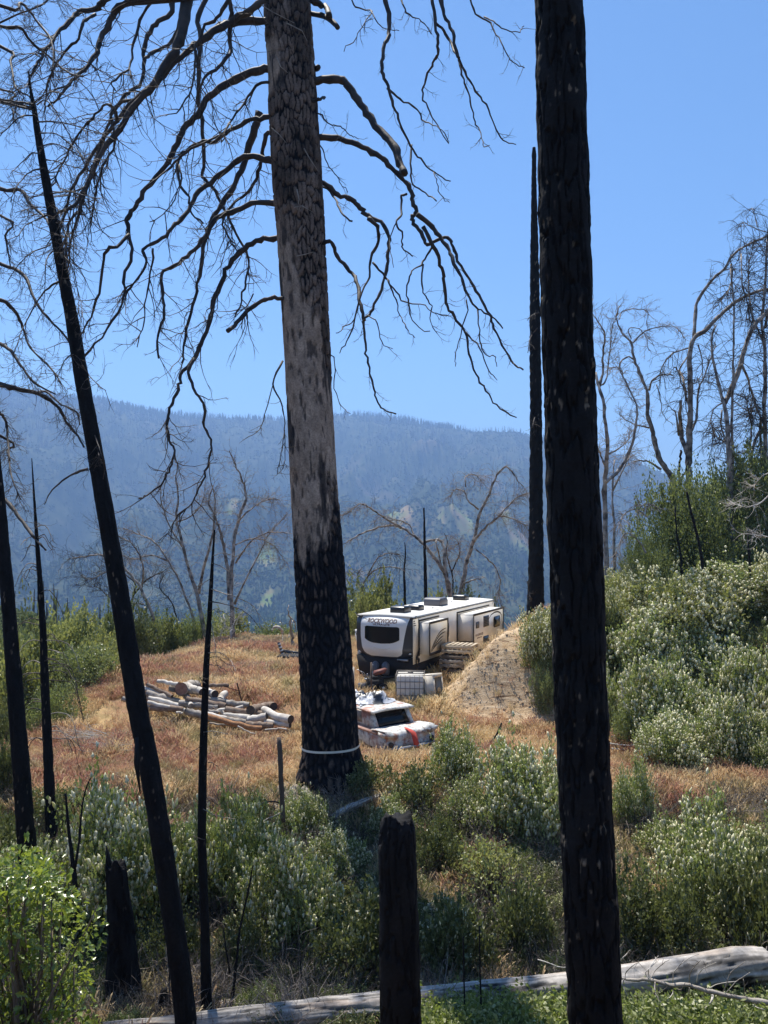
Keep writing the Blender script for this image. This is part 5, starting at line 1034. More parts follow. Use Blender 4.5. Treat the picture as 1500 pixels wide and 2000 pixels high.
S = [
 # kind, px, base, top, width, label
 ('F1', 232, 1820, 1545, 250, 'large cream-flowered bush behind the spiked black stump'),
 ('F3', 440, 1790, 1560, 190, 'flowering bush behind the foot of the thin black tree'),
 ('F0', 565, 1850, 1640, 190, 'blue-green bush with white plumes left of the centre stump'),
 ('F3', 590, 1640, 1545, 100, 'small flowering bush right of the weathered post'),
 ('L1', 690, 1920, 1740, 230, 'low grey-green bush just left of the centre stump'),
 ('B0', 620, 1780, 1690, 150, 'tangle of grey twigs left of the centre stump'),
 ('F3', 885, 1535, 1412, 118, 'upright leafy bush just right of the old car'),
 ('F1', 1030, 1650, 1455, 180, 'round cream-flowered bush between the centre stump and the thick trunk'),
 ('F3', 1232, 1615, 1490, 95, 'small flowering bush right of the thick black trunk'),
 ('F3', 1385, 1790, 1570, 240, 'sprawling bush with scattered white plumes on the right slope'),
 ('G0', 1290, 1880, 1690, 230, 'green bush behind the fallen log, right of the thick trunk'),
 ('L1', 1460, 1880, 1640, 200, 'low loose bush at the right edge above the fallen log'),
 ('L1', 900, 1910, 1750, 200, 'low leafy bush right of the centre stump'),
 ('G0', 860, 1700, 1600, 130, 'dark green bush behind the top of the centre stump'),
 ('B0', 960, 1760, 1640, 190, 'clump of dry grey stems between the stump and the thick trunk'),
 ('L1', 1035, 1880, 1720, 150, 'weedy bush leaning against the thick trunk on its left'),
 ('G3', 350, 1790, 1640, 130, 'shaded bush between the leaning tree and the thin tree'),
 ('F0', 120, 1830, 1660, 160, 'flowering bush behind the bright leafy bush'),
 ('L0', 730, 1560, 1485, 110, 'low green weeds at the shaded foot of the big pine'),
 ('L1', 800, 1590, 1500, 130, 'leafy weeds behind the pale fallen branch'),
 ('L0', 985, 1560, 1470, 70, 'small weedy clump left of the round flowering bush'),
 ('G3', 500, 1610, 1550, 90, 'low green clump left of the post'),
 ('L0', 20, 1700, 1590, 110, 'dull low bush at the left edge behind the black trunk'),
 ('G3', 350, 1900, 1790, 150, 'dark scrub between the two left stumps'),
 ('L1', 500, 1890, 1780, 150, 'dark low scrub right of the thin black tree'),
 # right hill
 ('F2', 1060, 1300, 1200, 88, 'yellow-green flowering bush on top of the dirt bank'),
 ('F2', 1075, 1300, 1190, 110, 'flowering bush at the bank top, half behind the thick trunk'),
 ('G2', 1066, 1390, 1300, 66, 'dark bush hanging over the dirt bank'),
 ('F2', 1215, 1210, 1120, 120, 'pale flowering bush below the pale oak stems'),
 ('F1', 1240, 1330, 1190, 190, 'creamy bush right of the thick trunk, upper row'),
 ('F3', 1215, 1440, 1300, 110, 'dark green bush right of the thick trunk, lower row'),
 ('F1', 1290, 1460, 1290, 170, 'white-plumed bush above the splintered log end'),
 ('F2', 1330, 1260, 1120, 200, 'broad creamy bush below the green hilltop tree'),
 ('F1', 1420, 1200, 1100, 190, 'creamy bush left of the upright black sapling'),
 ('F1', 1385, 1390, 1235, 190, 'bush with dense cream plumes in the middle of the hill'),
 ('F3', 1345, 1440, 1330, 120, 'dark hollow bush at the foot of the hill'),
 ('F1', 1465, 1460, 1270, 160, 'white-plumed bush at the right edge, middle row'),
 ('F0', 1470, 1500, 1390, 110, 'dark lower bush at the right edge above the dry grass'),
 ('G0', 1440, 1300, 1200, 150, 'plain green bush near the right edge between flowering ones'),
 ('F2', 1510, 1190, 1090, 130, 'creamy bush cut by the right edge, upper row'),
 ('G3', 1170, 1300, 1150, 90, 'thin grey-green bush against the thick trunk'),
 ('F1', 1305, 1500, 1390, 150, 'low white-plumed bush over the pale sticks at the hill foot'),
 ('G2', 1235, 1470, 1370, 110, 'dark shaded bush right behind the splintered log'),
 ('F0', 1400, 1495, 1360, 150, 'blue-green plumed bush low on the hill above the dry grass'),
 ('F3', 1485, 1510, 1420, 90, 'small lowest bush at the right edge of the hill foot'),
 ('F1', 1290, 1380, 1240, 150, 'tall cream-plumed bush between the upper and lower rows'),
 ('F2', 1190, 1260, 1160, 90, 'pale flowering bush touching the thick trunk, at the stems of the pale oak'),
 ('F3', 1300, 1700, 1600, 140, 'grey-green bush on the slope under the right end of the dry grass'),
 ('F1', 1460, 1750, 1610, 150, 'plumed bush at the right edge of the slope'),
 ('F3', 770, 1640, 1560, 110, 'flowering weeds around the pale fallen log'),
 ('F3', 930, 1620, 1520, 110, 'plumed bush between the pale stones and the centre stump'),
 ('F1', 380, 1720, 1600, 120, 'cream-flowered bush right of the leaning tree low on the slope'),
 ('F0', 660, 1720, 1620, 120, 'plumed bush in the shadow band left of the centre stump'),
 ('F3', 480, 1700, 1590, 110, 'flowering clump below the weathered post'),
 ('F1', 60, 1760, 1640, 120, 'cream-flowered bush at the foot of the left edge trunk'),
 # left hollow
 ('G1', 60, 1480, 1240, 190, 'big leafy bush behind the two left trunks'),
 ('G2', 150, 1400, 1260, 150, 'shaded bush at the lower left edge of the meadow'),
 ('G1', 165, 1330, 1195, 160, 'olive bush left of the leaning tree'),
 ('G3', 240, 1300, 1180, 150, 'leafy bush behind the leaning tree at the meadow edge'),
 ('G1', 320, 1290, 1200, 130, 'bright leafy bush right of the leaning tree at the crest'),
 ('G2', 385, 1270, 1190, 100, 'dark green bush at the crest under the pale oaks'),
 ('G1', 455, 1255, 1195, 110, 'olive bush at the crest right of the thin black tree'),
 ('G2', 10, 1400, 1220, 120, 'green bush at the left edge'),
 ('G3', 15, 1560, 1440, 90, 'low green bush at the left edge near the black trunk'),
 ('L0', 100, 1600, 1540, 120, 'sparse green tuft before the pole tree'),
]
Dset = {60: 29, 150: 30, 165: 34, 240: 38, 320: 41, 385: 42, 455: 42.5, 10: 31}
for i, (k, px, b, t, w, lab) in enumerate(S):
    D = Dset.get(px) if k[0] == 'G' and px < 460 else None
    shrub(k, px, b, t, w, lab, D=D)
for (k, px, b, t, w, D, lab) in [
 ('G1', 30, 1400, 1280, 170, 27, 'large olive bush between the left edge and the pole tree'), ('G2', 105, 1420, 1335, 130, 26.3, 'green bush at the foot of the meadow bank behind the pole tree'), ('G1', 178, 1350, 1262, 110, 31, 'bright bush against the left side of the leaning tree'), ('G3', 12, 1450, 1385, 100, 24.6, 'ragged bush low at the left edge'),
 ('G1', 130, 1260, 1205, 150, 36, 'tall olive bush in the hollow left of the leaning tree'), ('G3', 60, 1240, 1185, 150, 38, 'far bush in the hollow near the left edge'), ('G1', 205, 1260, 1190, 120, 40, 'far bush right behind the leaning tree'), ('G2', 285, 1260, 1195, 90, 40, 'dark bush in the row along the crest'),
 ('T0', 1330, 1170, 925, 230, 33, 'large green tree on the hilltop left of the black-stemmed oak'), ('T1', 1450, 1150, 880, 250, 34, 'large dark green tree at the right edge of the hilltop'), ('T1', 1262, 1180, 1050, 110, 31.5, 'lower green tree on the left shoulder of the hilltop'), ('T0', 1400, 1130, 930, 150, 37, 'green tree between the two large hilltop trees'),
 ('G1', 742, 1235, 1122, 120, 43, 'leafy bush rising behind the front of the trailer'), ('G1', 700, 1235, 1160, 70, 41, 'small bush between the pine and the trailer'), ('G1', 850, 1215, 1150, 80, 47, 'bush behind the trailer roof under the arching oak'), ('G0', 930, 1215, 1148, 100, 47, 'dark bush behind the trailer roof under the weeping oak'), ('F2', 1030, 1260, 1200, 60, 37, 'yellow-green bush at the foot of the tall narrow snag')]:
    shrub(k, px, b, t, w, lab, D=D, name='live_oak' if k[0] == 'T' else 'shrub', cat='tree' if k[0] == 'T' else 'shrub', sink=.4)
# small brush over the left hollow and the far side of the crest: nobody could count it
protos = [PROTO[k]['foliage'] for k in ('G0', 'G1', 'G2', 'G3')]
r = np.random.default_rng(55); n = 900; y = r.uniform(30, 75, n); px = r.uniform(-150, 560, n); x = (px - 750) / F_PX * y
keep = (x < -11.5 + (-.35) * np.maximum(0, y - 33) - 1.0) | (y > 46); x, y = x[keep], y[keep]; n = len(x); s = r.uniform(.8, 1.9, n)
scatter('hollow_brush', np.stack([x, y, Z(x, y) - .1], 1), protos, np.stack([s, s, s * 1.05], 1), r.uniform(0, 6.28, n))
r = np.random.default_rng(56); n = 500; y = r.uniform(29, 48, n); x = r.uniform(3, 24, n); s_ = bank_s(x, y); k = s_ > 4.5; x, y = x[k], y[k]; n = len(x); s = r.uniform(.4, .9, n)
scatter('hill_underbrush', np.stack([x, y, Z(x, y) - .1], 1), [PROTO['F1']['foliage'], PROTO['G0']['foliage'], PROTO['G2']['foliage']], np.stack([s, s, s * .9], 1), r.uniform(0, 6.28, n))
r = np.random.default_rng(57); n = 1250; y = 11.3 + 8.2 * r.uniform(0, 1, n) ** .8; px = r.uniform(-50, 1550, n); x = (px - 750) / F_PX * y; s = r.uniform(.16, .52, n) * (1 - .3 * sm(17, 20, y)); k = (fbm(x * .5, y * .5, seed=88) > -.22) & (y < 19.6 - 1.6 * (px < 500) - 3.2 * (px > 1180)) & ((np.abs(px - 645) > 95) | (y < 18.8)) & ~((px > 250) & (px < 480) & (y < 14)); x, y, s = x[k], y[k], s[k]
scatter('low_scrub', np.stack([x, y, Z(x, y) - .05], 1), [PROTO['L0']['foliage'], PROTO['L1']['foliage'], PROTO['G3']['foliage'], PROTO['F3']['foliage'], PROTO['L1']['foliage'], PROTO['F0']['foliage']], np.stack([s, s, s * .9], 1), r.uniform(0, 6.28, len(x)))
r = np.random.default_rng(157); kf = r.choice(len(x), len(x) // 2, replace=False); fl_ = [PROTO[q]['flowers'] for q in ('L0', 'L1', 'F3')]
scatter('low_scrub_blossoms', np.stack([x[kf], y[kf], Z(x[kf], y[kf]) - .03], 1), fl_, np.stack([s[kf], s[kf], s[kf] * .95], 1), r.uniform(0, 6.28, len(kf)))
# bare dry twiggery on the slope
dry = []
for q in range(4):
    G = Geo(); R = random.Random(q)
    for _ in range(26):
        a = R.uniform(0, 6.28); twig(G, (R.uniform(-.1, .1), R.uniform(-.1, .1), 0), (math.cos(a) * .6, math.sin(a) * .6, .8), R.uniform(.3, .7), .005, 1, dict(PINE, rmin=.003, droop=.12), R)
    dry.append(G.mesh('dry_twigs', M['oaktwig' if q % 2 else 'oaktwigdark']))
r = np.random.default_rng(58); n = 900; y = r.uniform(11.5, 20, n); px = r.uniform(-50, 1550, n); x = (px - 750) / F_PX * y
scatter('dry_twiggery', np.stack([x, y, Z(x, y)], 1), dry, r.uniform(.7, 1.7, n), r.uniform(0, 6.28, n))
# stones, clods and weeds on the dirt bank, dry tussocks in the gully
r = np.random.default_rng(171); n = 2600; x = r.uniform(1.5, 7.5, n); y = r.uniform(25.5, 33, n); s_ = bank_s(x, y); k = (s_ > -.9) & (s_ < 2.8); x, y, s_ = x[k], y[k], s_[k]; q = r.uniform(0, 1, len(x)); kw = q < .10 + .5 * sm(.2, -.7, s_)
th7 = np.linspace(0, 2 * np.pi, 7)[:-1]; G = Geo(); G.add([(math.cos(t_), math.sin(t_) * .8, -.2) for t_ in th7] + [(math.cos(t_) * .7, math.sin(t_) * .6, .35) for t_ in th7] + [(0.1, 0, .5)], [[i, (i + 1) % 6, 6 + (i + 1) % 6, 6 + i] for i in range(6)], [[6 + i, 6 + (i + 1) % 6, 12] for i in range(6)])
clod = G.mesh('clod', mat_basic('bank_clod', (0.42, 0.31, 0.20), (0.28, 0.19, 0.12), rough=.95, scale=4))
sel = ~kw; scatter('bank_clods', np.stack([x[sel], y[sel], Z(x[sel], y[sel])], 1), [clod], r.uniform(.012, .07, sel.sum()) * r.uniform(.4, 1, sel.sum()), r.uniform(0, 6.28, sel.sum()))
scatter('bank_weeds', np.stack([x[kw], y[kw], Z(x[kw], y[kw])], 1), tufts[:3], r.uniform(.4, .9, kw.sum()), r.uniform(0, 6.28, kw.sum()))
# bleached fallen brush in the left meadow
pale = []
for q in range(2):
    G = Geo(); R = random.Random(70 + q)
    for _ in range(46):
        L0 = R.uniform(.8, 1.7); a = R.gauss(3.5 if q else 3.3, .28); twig(G, (R.gauss(0, .25), R.gauss(0, .2), .12 + R.random() * .1), (math.cos(a), math.sin(a) * .4, .22), L0, .008, 1, dict(PINE, rmin=.004, droop=.08, wig=.1), R)
    pale.append(G.mesh('fallen_brush', M['white_wood']))
for q, (px, py, lab) in enumerate([(190, 1450, 'fan of bleached fallen twigs left of the leaning tree'), (262, 1475, 'smaller spray of bleached twigs against the leaning tree')]):
    h = hit(px, py); o = link('fallen_brush', pale[q], None, h); tag(o, lab, 'brush')
# leafy ground cover at the bottom right and bright oak bush bottom left
def herb(seed):
    r = np.random.default_rng(seed); L = [(r.uniform(-.5, .5), r.uniform(-.5, .5), r.uniform(.1, .3), r.uniform(.15, .25)) for _ in range(7)]
    V, Q, P, d = leaf_cloud(r, L, 260, .12, up=.1); return make_mesh('herb', V, Q, M['leaf_herb']), P
herbs = [herb(i)[0] for i in range(4)]
r = np.random.default_rng(60); P = []
while len(P) < 1000:
    y = r.uniform(10.6, 12.5); px = r.uniform(790, 1600)
    lim = 2.5 + 9.0
    if y < 11.75 + .75 * float(sm(850, 1350, px)): P.append(((px - 750) / F_PX * y, y))
P = np.array(P); n = len(P); s = r.uniform(.2, .62, n)
scatter('leafy_ground_cover', np.stack([P[:, 0], P[:, 1], Z(P[:, 0], P[:, 1]) - .02], 1), herbs, s, r.uniform(0, 6.28, n))
k = r.integers(0, n, 700); fx = P[k, 0] + r.normal(0, .15, 700); fy = P[k, 1] + r.normal(0, .15, 700)
Gf = Geo(); 
for a in range(5):
    t = a / 5 * 6.283; Gf.add([(0, 0, 0), (.5 * math.cos(t - .4), .5 * math.sin(t - .4), .15), (.8 * math.cos(t), .8 * math.sin(t), .1), (.5 * math.cos(t + .4), .5 * math.sin(t + .4), .15)], [[0, 1, 2, 3]])
fm = Gf.mesh('blossom', M['flower'])
scatter('ground_cover_blossoms', np.stack([fx, fy, Z(fx, fy) + r.uniform(.14, .28, 700)], 1), [fm], r.uniform(.012, .028, 700), r.uniform(0, 6.28, 700), tilt=r.normal(0, .4, (700, 2)))
# the bright leafy oak bush
def leaf_shape():
    pts = [(0, 0), (.16, .12), (.10, .25), (.26, .36), (.17, .50), (.28, .64), (.14, .78), (.0, 1.0), (-.14, .78), (-.28, .64), (-.17, .50), (-.26, .36), (-.10, .25), (-.16, .12)]
    V = [(x, y, .12 * abs(x) * 2 - .25 * (y - .5) ** 2) for x, y in pts] + [(0, .5, 0)]; n = len(pts)
    return np.array(V), [[i, (i + 1) % n, n] for i in range(n)]
LV, LF = leaf_shape()
ob = empty('leafy_oak_bush', (-3.05, 6.9, g(-3.05, 6.9)), 0, 'bright yellow-green leafy oak bush in the bottom left corner', 'bush')
r = np.random.default_rng(63); oz = ob.location
clumps = []
for _ in range(95):
    px = r.uniform(-140, 190); t = r.random(); py = 1690 + 400 * t; lim = np.interp(py, [1680, 1760, 1830, 1900, 2000, 2100], [70, 150, 195, 185, 215, 215])
    if px > lim - 15: px = lim - r.uniform(10, 60)
    if py < 1700 and px > 60: py += 60
    D = 6.9 + r.uniform(-.55, .55); clumps.append((np.array(P3(px, py, D)), r.uniform(.13, .24)))
nl = 7000; k = r.integers(0, len(clumps), nl); C = np.array([c[0] for c in clumps])[k]; R_ = np.array([c[1] for c in clumps])[k]
d = r.normal(0, 1, (nl, 3)); d /= np.linalg.norm(d, axis=1, keepdims=True); P = C + d * (R_ * r.uniform(.35, 1.1, nl))[:, None]
ax = d * .6 + r.normal(0, .5, (nl, 3)); ax[:, 2] -= .1; ax /= np.linalg.norm(ax, axis=1, keepdims=True); b = np.cross(ax, r.normal(0, 1, (nl, 3)) + [0, 0, 1.2]); b /= np.linalg.norm(b, axis=1, keepdims=True); c3 = np.cross(b, ax)
s = .062 * r.uniform(.6, 1.25, nl); order = np.argsort(-s / P[:, 1]); near = order[:300]; rest = order[300:]
V = (P[rest][:, None, :] + s[rest][:, None, None] * (LV[None, :, 0:1] * b[rest][:, None] + (LV[None, :, 1:2]) * ax[rest][:, None] + LV[None, :, 2:3] * c3[rest][:, None])).reshape(-1, 3)
T = (np.array(LF)[None] + (np.arange(len(rest)) * len(LV))[:, None, None]).reshape(-1, 3)
o = link('foliage', make_mesh('foliage', V, T, M['leaf_bright'])); o['kind'] = 'stuff'; adopt(ob, o)
lm = make_mesh('leaf', LV, np.array(LF), M['leaf_bright'])
for i in near:
    m = Matrix(((b[i][0], ax[i][0], c3[i][0], 0), (b[i][1], ax[i][1], c3[i][1], 0), (b[i][2], ax[i][2], c3[i][2], 0), (0, 0, 0, 1)))
    o = link('leaf', lm, ob); o.matrix_local = Matrix.Translation(Vector(P[i]) - ob.location) @ m @ Matrix.Scale(float(s[i]) * 1.15, 4)
G = Geo(); base = np.array([-3.05, 6.9, oz[2]])
for c, q in clumps:
    mid = (base + c) / 2 + r.normal(0, .12, 3); G.tube([base, mid, c, c + r.normal(0, .1, 3)], [.02, .013, .006, .003], 4)
adopt(ob, G.build('stems', M['stem']))
# ------------------------------------------------------------------ the travel trailer
PHI = -math.atan2(0.439, 0.898)
RVX, RVY, RVZ = 1.04, 29.5, -5.62
RWX, RWY = math.cos(PHI), math.sin(PHI)
HW = 1.22
rv = empty('travel_trailer', (RVX - HW * RWX, RVY - HW * RWY, RVZ), PHI, 'white and beige travel trailer with black front corners and two slide-outs open', 'trailer')
ZT, ZB, LEN = 2.66, 0.92, 9.55      # roof and side bottom over the trailer's ground
def rv_part(name, G, mat, parent=rv, smooth=False): return G.build(name, M[mat], parent, smooth)
def sub(o): return o
G = Geo(); G.box(-HW, HW, 0.30, LEN, ZB, ZT - .02); rv_part('body', G, 'side_gelcoat')
# forward third is a warmer beige skin, proud of the body
G = Geo(); G.box(HW + .001, HW + .006, 0.06, 0.60, ZB + .01, ZT - .07); G.box(HW + .001, HW + .006, 2.53, 4.56, ZB + .01, 1.1); rv_part('side_panel', G, 'beige_gelcoat')
G = Geo(); G.prism([(-HW - .01, ZT - .02), (HW + .01, ZT - .02), (HW - .06, ZT + .025), (0.4, ZT + .06), (-0.4, ZT + .06), (-HW + .06, ZT + .025)], 'y', 0.18, LEN + .01); rv_part('roof', G, 'roof_membrane')
G = Geo(); G.box(HW + .010, HW + .03, 0.2, LEN + .01, ZT - .055, ZT - .025); rv_part('roof_edge_trim', G, 'brown_trim')
G = Geo(); G.box(-HW + .05, HW - .05, .5, LEN - .1, .42, ZB - .004); rv_part('underbody', G, 'underbody')
# front cap as a bowed surface
def capy(u, v):     # u across -1..1, v up 0..1
    return 0.30 - 0.36 * (1 - abs(u) ** 2.6 * 0.8) * (1 - 0.55 * max(0, (v - .72) / .28) ** 2) + 0.16 * max(0, (v - .80) / .20) ** 2 + 0.20 * max(0, (.22 - v) / .22) ** 1.5
CZ0, CZ1 = 1.10, ZT + .03
def cap_pt(u, v, off=0.0):
    e = 1e-3; y = capy(u, v); nx = -(capy(min(1, u + e), v) - capy(max(-1, u - e), v)) / (2 * e) / HW; nz = (capy(u, v + e) - capy(u, v - e)) / (2 * e) / (CZ1 - CZ0)
    n = Vector((-(-nx), -1, nz)); n = Vector((-nx * -1, -1, nz)); n.normalize()
    return (u * HW + n.x * off, y + n.y * off, CZ0 + v * (CZ1 - CZ0) + abs(n.z) * off * (1 if v > .5 else 0))
def cap_patch(name, outline, off, mat, nu=26, nv=22, parent=rv):
    """outline(v) -> (u left, u right); a sheet with a turned-in rim"""
    v0, v1, fn = outline; V = []; 
    for i in range(nv + 1):
        v = v0 + (v1 - v0) * i / nv; a, b = fn(v)
        for j in range(nu + 1): V.append(cap_pt(a + (b - a) * j / nu, v, off))
    Q = [[i * (nu + 1) + j, i * (nu + 1) + j + 1, (i + 1) * (nu + 1) + j + 1, (i + 1) * (nu + 1) + j] for i in range(nv) for j in range(nu)]
    return link(name, make_mesh(name, V, np.array(Q), M[mat], smooth=True), parent)
cap_patch('front_cap', (0, 1, lambda v: (-1, 1)), 0, 'dark_gelcoat')
G = Geo(); G.prism([(-HW, .30), (HW, .30), (HW, .62), (-HW, .62)], 'z', CZ0 - .0, CZ0 + .02); rv_part('cap_floor', G, 'underbody')
# cheeks joining the bowed cap to the body sides
for sgn in (-1, 1):
    V = [];
    for i in range(17):
        v = i / 16; p = cap_pt(sgn, v, 0); V += [p, (sgn * HW, .305, p[2])]
    link('cap_cheek', make_mesh('cap_cheek', V, np.array([[2 * i, 2 * i + 2, 2 * i + 3, 2 * i + 1] for i in range(16)]), M['dark_gelcoat']), rv)
def white_fn(v):
    return (float(np.interp(v, [.035, .06, .12, .25, .5, .8, 1], [-.44, -.56, -.66, -.74, -.80, -.80, -.78])), float(np.interp(v, [.035, .06, .12, .25, .5, .8, 1], [.46, .57, .64, .67, .72, .80, .86])))
cap_patch('cap_panel', (.035, 1.0, white_fn), .012, 'white_gelcoat')
def win_fn(v):
    t = (v - .30) / (.70 - .30); w = .575
    if t < .30: w = .575 * min(1, (t / .30) ** .62 + .0) if t > 0 else .02
    if t > .88: w -= .09 * (1 - math.sqrt(max(0, 1 - ((t - .88) / .12) ** 2)))
    if .30 <= t < .38: w -= .0
    return (-w - .03, w - .03)
cap_patch('front_window', (.345, .745, lambda v: (lambda t: (-.60 * (t ** .35 if t < 1 else 1) - .02, .60 * (t ** .35 if t < 1 else 1) - .02) if v < .445 else ((-.60 - .02 + c, .60 - .02 - c) if True else None))(max(.0, min(1, (v - .345) / .10))) if v < .445 else ((lambda c: (-.62 + c, .58 - c))(.07 * (1 - math.sqrt(max(0, 1 - max(0, (v - .70) / .045) ** 2))) if v > .70 else 0))), .020, 'dark_glass', nv=30)
G = Geo()
for k in range(8):
    a = cap_pt(-.25 + k * .07, .245 - .035 * (1 - ((k - 3.5) / 3.5) ** 2), .016); G.box(a[0] - .045, a[0] + .045, a[1] - .004, a[1] + .003, a[2] - .008, a[2] + .008)
rv_part('cap_crease', G, 'beige_gelcoat')
def text_mesh(body, size, extrude=0.0, bold=.012):
    cu = bpy.data.curves.new('lettering', 'FONT'); cu.body = body; cu.size = size; cu.align_x = 'CENTER'; cu.align_y = 'CENTER'; cu.offset = bold; cu.resolution_u = 3; cu.extrude = .003
    o = bpy.data.objects.new('lettering', cu); COL.objects.link(o); dg = bpy.context.evaluated_depsgraph_get(); me = bpy.data.meshes.new_from_object(o.evaluated_get(dg)); bpy.data.objects.remove(o); return me
def letters_on_cap(body, vmid, width, height, uc, mat, name='lettering'):
    me = text_mesh(body, 1.0, bold=.02); co = np.array([v.co[:] for v in me.vertices]); mn, mx = co.min(0), co.max(0); sx = width / (mx[0] - mn[0]); sz = height / (mx[1] - mn[1])
    cx, cz = (mn[0] + mx[0]) / 2, (mn[1] + mx[1]) / 2
    for v in me.vertices:
        x = (v.co.x - cx) * sx; z = (v.co.y - cz) * sz; p = cap_pt(uc + x / HW, vmid + z / (CZ1 - CZ0), .018 + (.004 if v.co.z > 0 else 0)); v.co = p
    me.materials.clear(); me.materials.append(M[mat]); return link(name, me, rv)
letters_on_cap('ROCKWOOD', .868, 1.22, .150, -.02, 'letter_brown')
G = Geo()   # thin serifs at the feet and heads of the big letters
for k, u in enumerate(np.linspace(-.50, .46, 17)):
    for v in (.838, .898):
        p = cap_pt(u, v, .019); G.box(p[0] - .016, p[0] + .016, p[1] - .003, p[1], p[2] - .005, p[2] + .005)
o = rv_part('serifs', G, 'letter_brown'); o['kind'] = 'stuff'
letters_on_cap('ULTRA LITE', .790, .70, .075, -.02, 'letter_brown')
G = Geo(); p = cap_pt(.86, .12, .0); G.box(p[0] - .05, p[0] + .05, p[1] - .02, p[1] + .02, p[2] - .03, p[2] + .03); rv_part('marker_lamp', G, 'white_gelcoat')
G = Geo(); p = cap_pt(-.88, .10, .0); G.box(p[0] - .06, p[0] + .06, p[1] - .02, p[1] + .02, p[2] - .04, p[2] + .04); rv_part('marker_lamp', G, 'white_gelcoat')
G = Geo(); G.box(.55, 1.0, .10, .16, 1.02, 1.09); rv_part('entry_step', G, 'steel')
# gravel shield, tongue, jack, gas bottles under the cap
G = Geo(); G.prism([(.16, 1.14), (.62, 1.14), (.62, .35), (.42, .35)], 'x', -HW + .03, HW - .03); rv_part('stone_guard', G, 'underbody')
G = Geo()
for sx in (-1, 1): G.tube([(sx * .75, .5, .45), (0, -1.0, .45)], .05, 6)
G.tube([(0, -1.0, .45), (0, -1.25, .47)], .06, 6); rv_part('tongue', G, 'underbody')
G = Geo(); G.tube([(0.02, -.9, .05), (0.02, -.9, .75)], .035, 8); G.tube([(0.02, -.9, .75), (0.02, -.9, .98)], .012, 6); G.tube([(-.05, -.9, .98), (.09, -.9, .98)], .012, 6); rv_part('tongue_jack', G, 'steel')
for sx in (-.22, .2):
    G = Geo(); G.tube([(sx, -.15, .50), (sx, -.15, .55), (sx, -.15, .88), (sx, -.15, .96), (sx, -.15, 1.0)], [.10, .15, .15, .09, .04], 14); rv_part('gas_bottle', G, 'grey_plastic', smooth=True)
for k, (y, s) in enumerate([(5.0, -1), (5.9, -1), (5.0, 1), (5.9, 1)]):
    G = Geo(); G.tube([(s * 1.0, y, .36), (s * 1.2, y, .36)], .36, 22); w = rv_part('wheel', G, 'rubber')
    G = Geo(); G.tube([(s * 1.19, y, .36), (s * 1.215, y, .36)], .2, 16); rv_part('rim', G, 'steel', w)
# slide-outs
def frame_rect(G, x, y0, y1, z0, z1, w, t=.012):
    G.box(x, x + t, y0, y1, z1 - w, z1); G.box(x, x + t, y0, y1, z0, z0 + w); G.box(x, x + t, y0, y0 + w, z0 + w, z1 - w); G.box(x, x + t, y1 - w, y1, z0 + w, z1 - w)
def slide(y0, y1, z0, z1, d, zo0, label, mat):
    G = Geo(); G.box(HW - .2, HW + d, y0, y1, z0, z1); s = rv_part('slide_out', G, 'side_gelcoat'); s['label'] = label
    G = Geo(); G.box(HW + d + .001, HW + d + .012, y0 - .03, y1 + .03, zo0, z1 + .015); rv_part('face_panel', G, mat, s)
    G = Geo(); frame_rect(G, HW + d + .013, y0 - .06, y1 + .06, zo0, z1 + .06, .085, .02); rv_part('trim', G, 'brown_trim', s)
    G = Geo(); G.box(HW + .002, HW + d - .002, y0 + .02, y1 - .02, z1 + .001, z1 + .03); rv_part('slide_roof', G, 'roof_membrane', s)
    G = Geo(); G.box(HW + .004, HW + .03, y0 - .12, y1 + .08, z1 + .07, z1 + .13); G.box(HW + .004, HW + .03, y0 - .13, y0 - .04, z0 - .05, z1 + .07); rv_part('opening_trim', G, 'brown_trim', s)
    return s
s1 = slide(.68, 2.50, 1.24, 2.40, .40, 1.20, 'small forward slide-out with a swoosh', 'beige_gelcoat')
s2 = slide(4.70, 8.72, 1.28, 2.36, .70, .78, 'long rear slide-out with windows', 'side_gelcoat')
def swoosh(parent, x, pts, w, mat='black_trim', name='stripe'):
    """a flat tapering decal stripe on a side wall: (y, z) points"""
    n = len(pts); V = []
    for i, (y, z) in enumerate(pts):
        a = pts[max(0, i - 1)]; b = pts[min(n - 1, i + 1)]; dy, dz = b[0] - a[0], b[1] - a[1]; L = math.hypot(dy, dz); k = w * math.sin(math.pi * (i + .5) / n) ** .6 / 2
        V += [(x, y - dz / L * k, z + dy / L * k), (x, y + dz / L * k, z - dy / L * k)]
    V2 = [(a - .003, b, c) for a, b, c in V]; F = [[2 * i, 2 * i + 1, 2 * i + 3, 2 * i + 2] for i in range(n - 1)]
    return link(name, make_mesh(name, V, np.array(F), M[mat]), parent)
def arc(p0, p1, bow, n=10):
    out = []
    for i in range(n + 1):
        t = i / n; y = p0[0] + (p1[0] - p0[0]) * t; z = p0[1] + (p1[1] - p0[1]) * t + bow * math.sin(math.pi * t); out.append((y, z))
    return out
X1 = HW + .40 + .017
for (p0, p1, b, w) in (((.80, 1.40), (2.38, 2.07), .20, .05), ((.82, 1.36), (2.25, 1.94), .16, .06), ((1.0, 1.42), (2.05, 1.80), .08, .06), ((.78, 1.32), (1.95, 1.68), .04, .04)): swoosh(s1, X1, arc(p0, p1, b), w)
